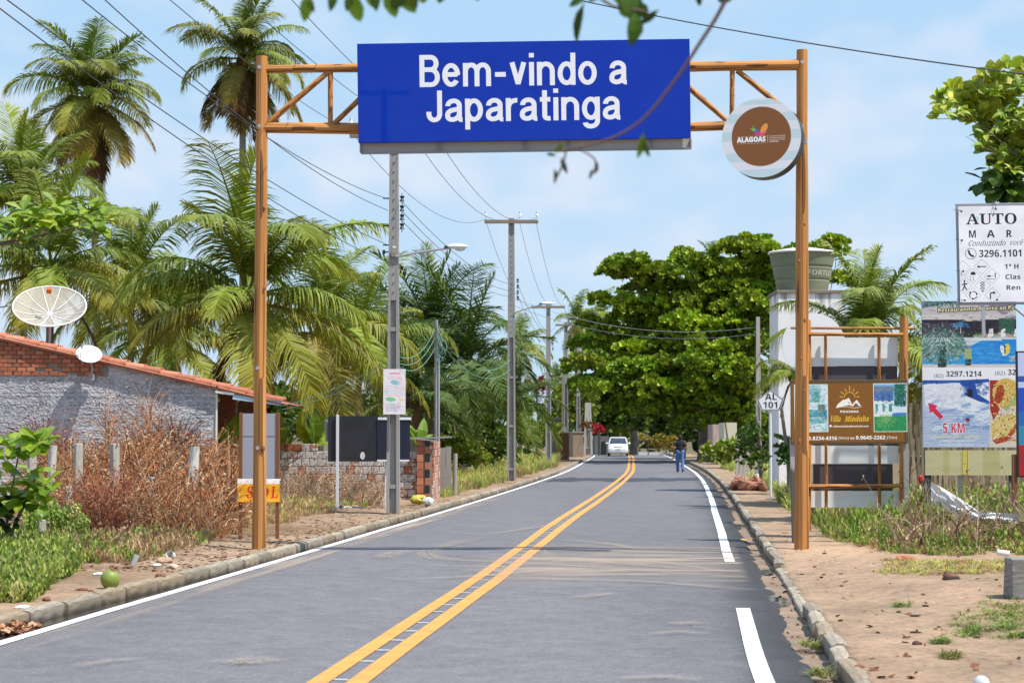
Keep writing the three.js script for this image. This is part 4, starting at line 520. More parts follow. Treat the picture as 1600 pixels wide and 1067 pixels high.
  part('post', bx(0.075, 1.65, 0.06, -w / 2 + 0.035, 0.72, -0.06, 0.006).rotateZ(0.008), std({ map: tex(128, (x, y) => { const e = sstep(y + (fbm(x * 5, y * 5, 2, 5, 3) - 0.5) * 0.06, 0.7, 0.74), k = 0.8 + 0.4 * fbm(x * 20, y * 3, 3, 0, 5); return [lerp(0.1, 0.42, e) * k, lerp(0.085, 0.38, e) * k, lerp(0.08, 0.41, e) * k]; }) }), t);
  part('post', bx(0.075, 1.75, 0.06, w / 2 - 0.03, 0.82, -0.06, 0.006), M.woodGrey, t);
}
{ // restaurant board
  const D = 33, m = D / 3200, c = at(1515.5, 584, D), w = 147 * m, h = 229 * m, t = thing('restaurant_board', 'tall restaurant billboard with pool and bed photos, phone numbers and 5 KM', 'billboard', V(c.x, 0.1, c.z), -0.04), y = (py) => at(1515, py, D).y - 0.1, X0 = (px) => (px - 1515.5) * m;
  const img = print(1176, 1832, (x, W, H) => {
    const k = 8, X = (p) => (p - 1442) * k, Y = (p) => (p - 470) * k, R = rng(6), g = (col, a, b, c2, d) => { x.fillStyle = col; x.fillRect(X(a), Y(b), (c2 - a) * k, (d - b) * k); }, poly = (col, l) => { x.fillStyle = col; x.beginPath(); l.forEach(([a, b], i) => i ? x.lineTo(X(a), Y(b)) : x.moveTo(X(a), Y(b))); x.fill(); };
    g('#f4f2f6', 1442, 470, 1590, 700);
    // pool terrace
    g('#8a8796', 1442, 470, 1590, 574); for (let i = 0; i < 70; i++) { x.strokeStyle = ['#2c5f5a', '#557a7c', '#86a8a8', '#1d4546'][i % 4]; x.lineWidth = 7; x.beginPath(); x.moveTo(X(1442 + R() * 76), Y(478)); x.lineTo(X(1442 + R() * 80), Y(469)); x.stroke(); } poly('#c8c0c4', [[1442, 482], [1475, 474], [1545, 476], [1572, 494], [1442, 500]]); g('#d6d0cf', 1442, 491, 1572, 499.5); g('#2a2432', 1442, 499, 1590, 530); g('#3d3346', 1442, 504, 1500, 528); poly('#d3ccd0', [[1570, 494], [1588, 480], [1592, 494]]); poly('#cfc6cb', [[1503, 502], [1520, 495], [1536, 501]]); g('#2f5f4c', 1562, 497, 1586, 520); poly('#2f7fc6', [[1488, 511], [1492, 505], [1502, 502], [1512, 505], [1518, 511]]); g('#ddd', 1502, 510, 1503, 522); g('#cfd6da', 1442, 527, 1590, 540); for (let i = 0; i < 24; i++) g(['#d8d8e0', '#7f9f66', '#4c7f4c', '#b8a79a'][i % 4], 1520 + R() * 66, 520 + R() * 6, 1524 + R() * 66, 527); for (const q of [1544, 1563, 1584]) poly('#f0f0f4', [[q, 527], [q + 3, 514], [q + 9, 513], [q + 9, 526]]);
    poly('#2188d8', [[1490, 573], [1519, 540], [1538, 530], [1590, 530], [1590, 573]]); for (let i = 0; i < 120; i++) { x.fillStyle = `rgba(${['120,200,255', '10,90,190', '60,170,235'][i % 3]},0.35)`; x.fillRect(X(1500 + R() * 88), Y(540 + R() * 32), 30 + R() * 90, 5 + R() * 8); } poly('#2f9ede', [[1442, 566], [1460, 552], [1520, 556], [1520, 572], [1442, 572]]); g('#d9d2cf', 1442, 569, 1592, 574); g('#dfe6ea', 1520, 529, 1566, 532);
    for (let i = 0; i < 900; i++) { const a = R() * 6.28, r = Math.sqrt(R()), px = 1473 + Math.cos(a) * r * 34, py = 538 + Math.sin(a) * r * 27; x.strokeStyle = ['rgba(35,120,90,0.8)', 'rgba(150,170,165,0.7)', 'rgba(25,85,75,0.8)', 'rgba(200,205,205,0.6)'][Math.floor(R() * 4)]; x.lineWidth = 9; x.beginPath(); x.moveTo(X(px), Y(py)); x.lineTo(X(px + Math.cos(a) * 6), Y(py + 3 + R() * 3)); x.stroke(); } poly('#15403c', [[1470, 545], [1476, 545], [1478, 574], [1466, 574]]); g('#1c3d3c', 1466, 562, 1478, 575); g('#b8b45e', 1508, 545, 1519, 562); g('#2c3b33', 1509, 561, 1518, 571);
    x.fillStyle = '#f2d34c'; x.beginPath(); x.ellipse(X(1574), Y(546), 5 * k, 9 * k, 0.15, 0, 7); x.fill(); x.fillStyle = '#f5f0e0'; x.beginPath(); x.ellipse(X(1568), Y(548), 3.5 * k, 9 * k, -0.3, 0, 7); x.fill(); x.fillStyle = '#111'; x.beginPath(); x.arc(X(1571), Y(542), 12, 0, 7); x.fill(); g('#111', 1570, 544, 1572, 553); x.strokeStyle = '#fff'; x.lineWidth = 10; x.font = 'italic bold 72px sans-serif'; x.strokeText('YAP', X(1577), Y(564)); x.fillStyle = '#111'; x.fillText('YAP', X(1577), Y(564));
    daub(x, X, Y, [1442, 471, 1500, 479], ['28,70,66', '70,110,108', '140,170,172', '20,50,46'], 160, 2.2, 0.6, 0.8, 3); daub(x, X, Y, [1444, 483, 1588, 499], ['190,180,178', '150,140,146', '225,218,214', '110,95,100'], 120, 4, 0.7, 0.5, 4, 0.2); daub(x, X, Y, [1443, 501, 1588, 522], ['30,24,40', '70,58,72', '18,14,22', '95,84,92', '58,80,70'], 150, 3, 1.4, 0.6, 5, 0.6); daub(x, X, Y, [1505, 518, 1588, 527], ['222,222,230', '86,120,72', '60,90,60', '190,150,130', '120,110,120'], 90, 1.4, 0.8, 0.8, 6); daub(x, X, Y, [1508, 532, 1588, 570], ['40,160,235', '20,110,205', '120,205,250', '70,185,245'], 150, 5, 0.6, 0.45, 7, 0.3); daub(x, X, Y, [1445, 555, 1515, 573], ['70,150,190', '225,222,216', '120,150,150', '190,190,186'], 70, 4, 0.8, 0.5, 8, 0.4);
    daub(x, X, Y, [1443, 505, 1506, 560], ['36,120,92', '130,160,150', '24,84,70', '180,196,190', '60,146,110', '210,214,210'], 520, 2.4, 0.35, 0.75, 9); daub(x, X, Y, [1466, 535, 1480, 572], ['16,56,50', '24,76,66', '12,40,38'], 60, 1.2, 1.6, 0.8, 10);
    { x.font = 'bold 64px sans-serif'; const s = 'Restaurannte Aberto ao Público', cw = x.measureText(s).width; x.save(); x.translate(X(1466.5), Y(487)); x.rotate(-0.035); x.scale(1120 / cw * 1.02, 1); x.lineJoin = 'round'; x.strokeStyle = '#1b1b14'; x.lineWidth = 17; x.strokeText(s, 0, 0); x.fillStyle = '#f3eec0'; x.fillText(s, 0, 0); x.restore(); }
    g('#f4f2f6', 1442, 574, 1590, 594); textFit(x, '(82)', X(1460), X(1475), Y(590), '62px sans-serif', '#1b1b22'); textFit(x, '3297.1214', X(1478.5), X(1534.5), Y(588.5), 'bold 96px sans-serif', '#1b1b22'); textFit(x, '(82)', X(1555), X(1571), Y(586), '62px sans-serif', '#1b1b22'); textFit(x, '32', X(1575), X(1588), Y(586), 'bold 96px sans-serif', '#1b1b22');
    // bedroom photograph
    g('#b9c6e2', 1442, 594, 1547, 699); g('#2350a8', 1442, 594, 1546, 602); poly('#2350a8', [[1500, 594], [1546, 592], [1540, 612], [1548, 632], [1520, 625], [1508, 618]]); poly('#eceaf2', [[1444, 601], [1462, 599], [1466, 622], [1446, 634]]); poly('#e3e4f0', [[1462, 600], [1500, 598], [1508, 618], [1476, 628], [1465, 622]]); poly('#eef0f6', [[1524, 600], [1545, 597], [1547, 628], [1528, 616]]); g('#26202c', 1512, 608, 1520, 620); poly('#e9ecf5', [[1444, 634], [1508, 618], [1546, 634], [1546, 665], [1500, 640]]); for (let i = 0; i < 38; i++) { x.save(); x.translate(X(1450 + R() * 92), Y(630 + R() * 55)); x.rotate(-0.28); x.fillStyle = `rgba(${['110,150,205', '150,175,220', '235,238,248', '90,130,190'][i % 4]},0.6)`; x.fillRect(0, 0, 60 + R() * 110, 14 + R() * 34); x.restore(); } for (let i = 0; i < 12; i++) { x.strokeStyle = 'rgba(40,70,120,0.5)'; x.lineWidth = 3; x.beginPath(); x.moveTo(X(1443), Y(645 + i * 4)); x.quadraticCurveTo(X(1490), Y(636 + i * 5), X(1546), Y(648 + i * 4)); x.stroke(); } x.fillStyle = '#8a1c30'; x.beginPath(); x.arc(X(1512), Y(656), 26, 0, 7); x.fill();
    daub(x, X, Y, [1444, 600, 1508, 630], ['236,234,244', '205,208,228', '180,190,216', '248,248,252'], 110, 5, 2, 0.5, 11, 1); daub(x, X, Y, [1444, 628, 1546, 696], ['225,230,244', '170,190,224', '120,158,208', '240,242,250', '96,134,190'], 260, 4.5, 1.0, 0.42, 12, 0.7); daub(x, X, Y, [1500, 595, 1545, 618], ['30,70,160', '24,54,130', '50,96,186'], 50, 4, 2, 0.5, 13);
    poly('#e0274e', [[1450.5, 629.5], [1465, 634], [1462, 638], [1474, 651], [1469, 655.5], [1457, 643], [1453.5, 646]]);
    x.strokeStyle = '#fff'; x.lineWidth = 12; x.lineJoin = 'round'; x.save(); x.font = 'bold 150px sans-serif'; const tw = x.measureText('5 KM').width; x.translate(X(1472.5), Y(677)); x.scale(36 * k / tw, 1.18); x.strokeText('5 KM', 0, 0); x.fillStyle = '#d81f47'; x.fillText('5 KM', 0, 0); x.restore();
    textFit(x, 'VENHAM NOS FAZER UMA VISITA', X(1457), X(1530), Y(684.5), 'bold 40px sans-serif', '#e6e2a0'); textFit(x, 'info@yaparatyba.com.br', X(1467), X(1522), Y(690.5), '40px sans-serif', '#f4f4f8'); textFit(x, 'www.yaparatyba.com.br', X(1467), X(1521), Y(696.5), '40px sans-serif', '#f4f4f8');
    // tray of food
    g('#e2d3c6', 1546, 594, 1590, 699); poly('#a8301c', [[1547, 594], [1560, 594], [1556, 616], [1562, 640], [1552, 657], [1547, 640]]); x.fillStyle = '#dcb75c'; x.beginPath(); x.ellipse(X(1572), Y(615), 21 * k, 24 * k, 0, 0, 7); x.fill(); x.fillStyle = '#ad3a20'; x.beginPath(); x.ellipse(X(1562), Y(616), 7 * k, 15 * k, 0.2, 0, 7); x.fill(); poly('#b8402a', [[1549, 688], [1556, 694], [1572, 690], [1588, 672], [1588, 655], [1560, 686]]); poly('#e3c678', [[1547, 664], [1560, 652], [1587, 646], [1588, 660], [1572, 682], [1550, 684]]); for (let i = 0; i < 130; i++) { x.fillStyle = ['#3e6b2f', '#f3e7b0', '#d9a94c', '#f7f1dc', '#8a2f1a'][i % 5]; x.beginPath(); x.ellipse(X(1550 + R() * 37), Y(600 + R() * 84), 4 + R() * 12, 4 + R() * 6, R() * 3, 0, 7); x.fill(); } daub(x, X, Y, [1550, 598, 1587, 690], ['230,196,110', '200,120,60', '160,50,30', '240,226,180', '90,120,60', '215,160,80'], 240, 1.5, 1.0, 0.7, 14); daub(x, X, Y, [1550, 684, 1586, 692], ['150,46,30', '190,80,50'], 40, 2, 0.8, 0.6, 15, 0.6); x.strokeStyle = '#7fbf9a'; x.lineWidth = 20; x.beginPath(); x.moveTo(X(1588), Y(622)); x.lineTo(X(1571), Y(641)); x.stroke();
    grunge(x, W, H, 15, 40, ['255,255,255', '180,180,200'], 0.06);
  });
  part('board', bx(w, h, 0.03, 0, y(584.5), 0), M.offwhite, t); poster(t, img, w - 0.006, h - 0.006, 0, y(584.5), 0.018, 'print', 0.4);
  const cream = tex(256, (x, yy) => { const k = 0.85 + 0.2 * fbm(x * 3, yy * 5, 3, 0, 5), s = sstep(vnoise(x * 9, 2, 9, 3), 0.75, 0.9) * 0.35; return [0.64 * k - s * 0.2, 0.58 * k - s * 0.24, 0.33 * k - s * 0.25]; });
  part('cream_board', bx(143 * m, 39 * m, 0.025, X0(1517), y(723), 0.0), std({ map: cream, roughness: 0.6 }), t); part('bottle_print', new THREE.PlaneGeometry(11 * m, 37 * m).translate(X0(1507), y(723), 0.016), std({ map: print(64, 220, (x, W, H) => { x.fillStyle = '#e3d98c'; x.fillRect(0, 0, W, H); x.fillStyle = '#8b7d33'; x.fillRect(6, 0, 6, H); x.fillRect(52, 0, 7, H); x.fillStyle = '#d8c763'; x.fillRect(12, 0, 40, H); x.fillStyle = '#9a8b40'; x.fillRect(8, 118, 48, 5); }) }), t);
  const legT = std({ map: tex(128, (x, yy) => { const k = fbm(x * 9, yy * 9, 4, 9, 4); return k > 0.55 ? [0.3, 0.29, 0.26] : [0.05, 0.045, 0.04]; }) });
  part('leg', bx(0.1, y(703), 0.08, X0(1450), y(703) / 2, -0.06, 0.006), legT, t); part('leg', bx(0.1, y(703), 0.08, X0(1581), y(703) / 2, -0.06, 0.006), legT, t);
}
{ // driving school board
  const D = 31, m = D / 3200, c = at(1606, 396, D), w = 204 * m, h = 152 * m, t = thing('driving_school_board', 'white AUTO banner with traffic symbols tied in a grey frame at upper right', 'billboard', V(c.x, 0.1, c.z), -0.02); t.rotation.z = 0.012;
  const img = print(1632, 1216, (x, W, H) => {
    const k = 8, X = (p) => (p - 1504) * k, Y = (p) => (p - 320) * k; x.fillStyle = '#f0eff6'; x.fillRect(0, 0, W, H); grunge(x, W, H, 9, 30, ['255,255,255', '190,190,210'], 0.12); x.fillStyle = 'rgba(110,190,170,0.3)'; x.beginPath(); x.ellipse(X(1533), Y(340), 26, 34, 0.4, 0, 7); x.fill();
    const ink = '#1a1a28'; textFit(x, 'AUTO', X(1515.5), X(1597), Y(349), 'bold 190px serif', ink); x.strokeStyle = ink; x.lineWidth = 5; [['M', 1518.5, 1532], ['A', 1548, 1560.5], ['R', 1577.5, 1587.5]].forEach(([s, a, b]) => textFit(x, s, X(a), X(b), Y(370), 'bold 130px sans-serif', ink)); x.save(); x.transform(1, 0, -0.15, 1, 80, 0); textFit(x, 'Conduzindo', X(1516.5), X(1576), Y(383), 'italic 92px serif', ink); textFit(x, 'você', X(1582), X(1603), Y(382.5), 'italic 92px serif', ink); x.restore();
    x.lineWidth = 6; x.beginPath(); x.arc(X(1522), Y(395.5), 8.4 * k, 0, 7); x.stroke(); x.lineWidth = 24; x.lineCap = 'round'; x.beginPath(); x.arc(X(1527), Y(391.5), 8 * k, Math.PI * 0.55, Math.PI * 1.02); x.stroke(); textFit(x, '3296.1101', X(1534.5), X(1604), Y(401), 'bold 126px sans-serif', ink);
    textFit(x, '1ª H', X(1574.5), X(1598), Y(420), 'bold 84px sans-serif', ink); textFit(x, 'Clas', X(1575), X(1600), Y(436.5), 'bold 84px sans-serif', ink); textFit(x, 'Ren', X(1576), X(1600), Y(453.5), 'bold 84px sans-serif', ink);
    const dia = (a, b) => { x.lineWidth = 3; x.strokeStyle = '#55555f'; x.beginPath(); x.moveTo(X(a), Y(b - 12)); x.lineTo(X(a + 12.5), Y(b)); x.lineTo(X(a), Y(b + 12)); x.lineTo(X(a - 12.5), Y(b)); x.closePath(); x.stroke(); x.strokeStyle = ink; x.fillStyle = ink; };
    dia(1509, 418); dia(1539, 416); dia(1524.5, 431); dia(1555, 431); dia(1510, 446); dia(1539.5, 446); dia(1524.5, 461); dia(1555, 461);
    const R2 = (a, b, w2, h2) => x.fillRect(X(a), Y(b), w2 * k, h2 * k); R2(1534, 415.3, 12, 1.5); x.beginPath(); x.moveTo(X(1531), Y(416)); x.lineTo(X(1535), Y(413.6)); x.lineTo(X(1535), Y(418.5)); x.fill(); R2(1521, 425.5, 8, 3.4); R2(1522.5, 424, 5, 2); x.lineWidth = 5; for (const q of [0, 5]) { x.beginPath(); x.moveTo(X(1519 + q), Y(431)); x.bezierCurveTo(X(1525 + q), Y(433), X(1516 + q), Y(436), X(1523 + q), Y(438)); x.stroke(); } R2(1547, 430, 6, 2.4); R2(1559, 426, 1.6, 8); R2(1555, 430.5, 1.2, 1.2); R2(1546, 435.5, 14, 0.8); x.beginPath(); x.arc(X(1511), Y(438.5), 11, 0, 7); x.fill(); x.lineWidth = 14; x.beginPath(); x.moveTo(X(1511), Y(440)); x.lineTo(X(1511), Y(446)); x.lineTo(X(1508), Y(453)); x.moveTo(X(1511), Y(446)); x.lineTo(X(1514), Y(452)); x.moveTo(X(1507), Y(444)); x.lineTo(X(1515), Y(443)); x.stroke(); for (let i = 0; i < 3; i++) { x.lineWidth = 7; x.beginPath(); x.arc(X(1539.5), Y(441.8 + i * 4.4), 14, 0, 7); x.stroke(); R2(1536, 440.5 + i * 4.4, 1, 2.4); R2(1542, 440.5 + i * 4.4, 1, 2.4); } x.beginPath(); x.moveTo(X(1537.5), Y(453.5)); x.lineTo(X(1541.5), Y(453.5)); x.lineTo(X(1539.5), Y(456.5)); x.fill();
    x.lineWidth = 12; x.lineCap = 'butt'; for (let i = 0; i < 3; i++) { const a = i * 2.094 + 0.3; x.beginPath(); x.arc(X(1524.5), Y(461), 5.8 * k, a, a + 1.45); x.stroke(); const e = a + 1.5; x.beginPath(); x.arc(X(1524.5) + 5.8 * k * Math.cos(e), Y(461) + 5.8 * k * Math.sin(e), 13, 0, 7); x.fill(); } x.lineWidth = 15; x.beginPath(); x.moveTo(X(1551.5), Y(467.5)); x.lineTo(X(1551.5), Y(460)); x.quadraticCurveTo(X(1551.5), Y(457.5), X(1554.5), Y(457.5)); x.lineTo(X(1557), Y(457.5)); x.stroke(); x.beginPath(); x.moveTo(X(1556), Y(455)); x.lineTo(X(1560.5), Y(457.6)); x.lineTo(X(1556), Y(460.2)); x.fill();
    x.fillStyle = '#2c2620'; for (const [a, b] of [[1508.5, 328], [1563, 325], [1508.5, 374], [1509.5, 423], [1511, 469], [1562, 469]]) { x.beginPath(); x.arc(X(a), Y(b), 13, 0, 7); x.fill(); }
  });
  const cy = c.y - 0.1, fm = std({ color: rgb(0.32, 0.32, 0.36), roughness: 0.5 });
  for (const [n, a, b, x, y] of [['frame_side', 0.035, h + 0.04, -w / 2 - 0.005, 0], ['frame_side', 0.035, h + 0.04, w / 2 + 0.005, 0], ['frame_rail', w + 0.05, 0.035, 0, h / 2 + 0.02], ['frame_rail', w + 0.05, 0.035, 0, -h / 2 - 0.018]]) part(n, bx(a, b, 0.04, x, cy + y, -0.02, 0.004), fm, t);
  const g = new THREE.PlaneGeometry(w - 0.02, h - 0.012, 40, 24); { const p = g.attributes.position; for (let i = 0; i < p.count; i++) p.setZ(i, 0.03 * (fbm(p.getX(i) * 2.2 + 9, p.getY(i) * 2.2, 3, 0, 5) - 0.5)); g.computeVertexNormals(); } part('banner', g.translate(0, cy, 0.02), std({ map: img, roughness: 0.45 }), t);
  const tieX = (px) => (px - 1606) * m, tieY = (py) => at(1606, py, D).y - 0.1; for (const [a, b] of [[1506, 328], [1508, 374], [1508, 423], [1508, 468]]) part('tie', rod(V(tieX(a + 3), tieY(b), 0.04), V(tieX(a - 8), tieY(b - 2), -0.02), 0.004), M.wire, t);
  for (const a of [1559, 1563]) part('tie', rod(V(tieX(a), tieY(326), 0.04), V(tieX(a), tieY(313), -0.02), 0.005), M.wire, t);
  for (const px of [1541, 1672]) part('leg', bx(0.055, tieY(473), 0.045, tieX(px), tieY(473) / 2, -2.12, 0.004), M.metal, t);
  part('leg_stub', bx(0.05, tieY(473) - tieY(523), 0.03, tieX(1541), (tieY(473) + tieY(523)) / 2, -0.02), M.metal, t); part('brace', rod(V(tieX(1582), tieY(473), -0.02), V(tieX(1625), tieY(510), -0.02), 0.02), M.metal, t);
}
{ // blue and red board cut by the frame
  const D = 30, m = D / 3200, c = at(1650, 647, D), w = 122 * m, h = 197 * m, t = thing('blue_red_board', 'dark framed board with blue and red print at the right picture edge', 'billboard', V(c.x, 0.1, c.z), 0), cy = c.y - 0.1;
  const img = print(256, 420, (x, W, H) => { const g = x.createLinearGradient(0, 0, 0, H); x.fillStyle = '#b9c4e6'; x.fillRect(0, 0, W, H); x.fillStyle = '#2a4f9a'; x.fillRect(0, 80, W, 20); x.fillStyle = '#1546b4'; x.fillRect(0, 120, W, 120); x.fillStyle = '#1c63b0'; x.fillRect(0, 200, W, 70); x.fillStyle = '#2d83ab'; x.fillRect(0, 250, W, 70); x.fillStyle = '#b3141c'; x.fillRect(0, 316, W, 110); x.fillStyle = '#d8e4ee'; x.beginPath(); x.arc(40, 210, 12, 0, 7); x.fill(); grunge(x, W, H, 3, 40, ['255,255,255', '20,40,120'], 0.1); });
  part('board', bx(w, h, 0.05, 0, cy, 0, 0.006), M.dark, t); poster(t, img, w - 0.05, h - 0.05, 0, cy, 0.028); for (const s of [-0.6, 0.6]) part('leg', bx(0.07, 1.4, 0.06, s, 0.6, -0.03), M.woodBrown, t);
}
{ // road shield AL 101
  const p = gnd(1205, 779), D = -p.z, m = D / 3200, t = thing('route_shield', 'white pentagon road sign reading AL 101 on a thin white post', 'road sign', V(p.x, 0.08, p.z), 0.02), y = (py) => at(1205, py, D).y - 0.08;
  const sh = new THREE.Shape(), L = [[0, 609], [21.5, 624.5], [14.5, 641.5], [-14.5, 641.5], [-21.5, 624.5]]; L.forEach(([a, b], i) => i ? sh.lineTo(a * m, y(b)) : sh.moveTo(a * m, y(b)));
  part('plate', new THREE.ExtrudeGeometry(sh, { depth: 0.012, bevelEnabled: false }), M.metal, t);
  const img = print(512, 400, (x, W, H) => { const k = 512 / 44, X = (a) => (a + 22) * k, Y = (b) => (b - 608) * k; x.fillStyle = '#1b1b24'; x.fillRect(0, 0, W, H); const pen = (s) => { x.beginPath(); L.forEach(([a, b], i) => { const q = X(a * s), r = Y(627 + (b - 627) * s); i ? x.lineTo(q, r) : x.moveTo(q, r); }); x.closePath(); x.fill(); }; x.fillStyle = '#efeff6'; pen(0.99); x.fillStyle = '#1b1b24'; pen(0.95); x.fillStyle = '#efeff6'; pen(0.87); textFit(x, 'AL', X(-8.5), X(10.5), Y(625), 'bold 160px sans-serif', '#1b1b24'); textFit(x, '101', X(-12), X(13), Y(637.5), 'bold 160px sans-serif', '#1b1b24'); });
  const fg = new THREE.ShapeGeometry(sh); { const p2 = fg.attributes.position, u = fg.attributes.uv; for (let i = 0; i < p2.count; i++) u.setXY(i, p2.getX(i) / m / 44 + 0.5, 1 - (lerp(608, 642.4, (y(608) - p2.getY(i)) / (y(608) - y(642.4))) - 608) / 34.4); } part('face', fg.translate(0, 0, 0.016), std({ map: img, roughness: 0.45 }), t);
  part('post', rod(V(0, -0.1, -0.03), V(0, y(614), -0.03), 0.035, 0.035, 10), M.white, t);
}
// ---------------------------------------------------------------- water tower and what stands behind
{
  const D = 60, m = D / 3200, x0 = at(1217, 600, D).x, x1 = at(1322, 600, D).x, top = at(1260, 458, D).y, t = thing('water_tower', 'white plastered water tower with weathered top', 'water tower', V((x0 + x1) / 2, 0, -D - 1)), w = x1 - x0;
  const pl = tex(512, (x, y) => { const n = fbm(x * 4, y * 4, 5, 4, 6), st = sstep(fbm(x * 14, y * 1.2, 4, 0, 8) + (y - 0.93) * 3, 0.6, 0.9), k = 0.74 + 0.2 * n; return [lerp(k, 0.22, st * 0.8), lerp(k * 0.99, 0.2, st * 0.8), lerp(k * 0.98, 0.18, st * 0.8)]; });
  const g = new THREE.BoxGeometry(w, top + 0.2, 2); g.translate(0, top / 2 - 0.1, 0); part('tower', g, std({ map: pl, bumpMap: pl, bumpScale: 0.02 }), t);
  part('slab', bx(w + 0.1, 0.09, 2.1, 0, top + 0.046, 0, 0.01), M.concreteDirty, t); part('side_annex', bx(0.55, 2.4, 1, w / 2 - 0.1, top - 1.1, -0.9), std({ map: pl, color: rgb(0.4, 0.34, 0.3) }), t);
  const tk = thing('water_tank', 'greenish grey tapered water tank with white lid on the tower', 'water tank', V(at(1262, 455, D).x, top + 0.093, -D - 1)), h = at(1262, 391, D).y - top - 0.09, prof = [];
  const r0 = 0.74, r1 = 0.985; for (let i = 0; i <= 40; i++) { const f = i / 40; let r = lerp(r0, r1, f); for (const b of [0.29, 0.62]) if (Math.abs(f - b) < 0.013) r -= 0.03; prof.push(new THREE.Vector2(r, f * h)); } prof.unshift(new THREE.Vector2(0.001, 0));
  part('tank', new THREE.LatheGeometry(prof, 64), std({ roughness: 0.5, map: tex(256, (x, y) => { const k = 0.85 + 0.3 * fbm(x * 6, y * 12, 4, 6, 5), w2 = fbm(x * 10, y * 2, 3, 0, 9); return [lerp(0.17, 0.26, w2) * k, lerp(0.225, 0.25, w2) * k, lerp(0.165, 0.15, w2) * k]; }) }), tk);
  part('lid', new THREE.LatheGeometry([new THREE.Vector2(0.001, h + 0.16), new THREE.Vector2(0.5, h + 0.12), new THREE.Vector2(1.0, h + 0.035), new THREE.Vector2(1.03, h + 0.01), new THREE.Vector2(1.02, h - 0.03), new THREE.Vector2(0.99, h - 0.03)], 64), M.white, tk);
  const img = print(1024, 128, (x) => { x.clearRect(0, 0, 1024, 128); x.fillStyle = '#d9d7cd'; x.font = 'bold 120px sans-serif'; textFit(x, 'FORTLEV', 20, 1000, 112, 'bold 130px sans-serif', '#d9d7cd'); for (let i = 0; i < 12; i++) x.clearRect(0, 20 + i * 9, 1024, 2.2); });
  const rr = lerp(r0, r1, 0.47) + 0.006, band = new THREE.CylinderGeometry(rr + 0.02, rr - 0.02, 0.2, 40, 1, true, -0.02, 1.35); part('lettering', band.translate(0, h * 0.46, 0), std({ map: img, transparent: true, roughness: 0.6 }), tk);
  part('rope', tube([V(1.0, h, 0.1), V(0.95, h * 0.6, 0.2), V(0.8, 0.02, 0.2)], 0.012, 10, 5), M.wire, tk);
}
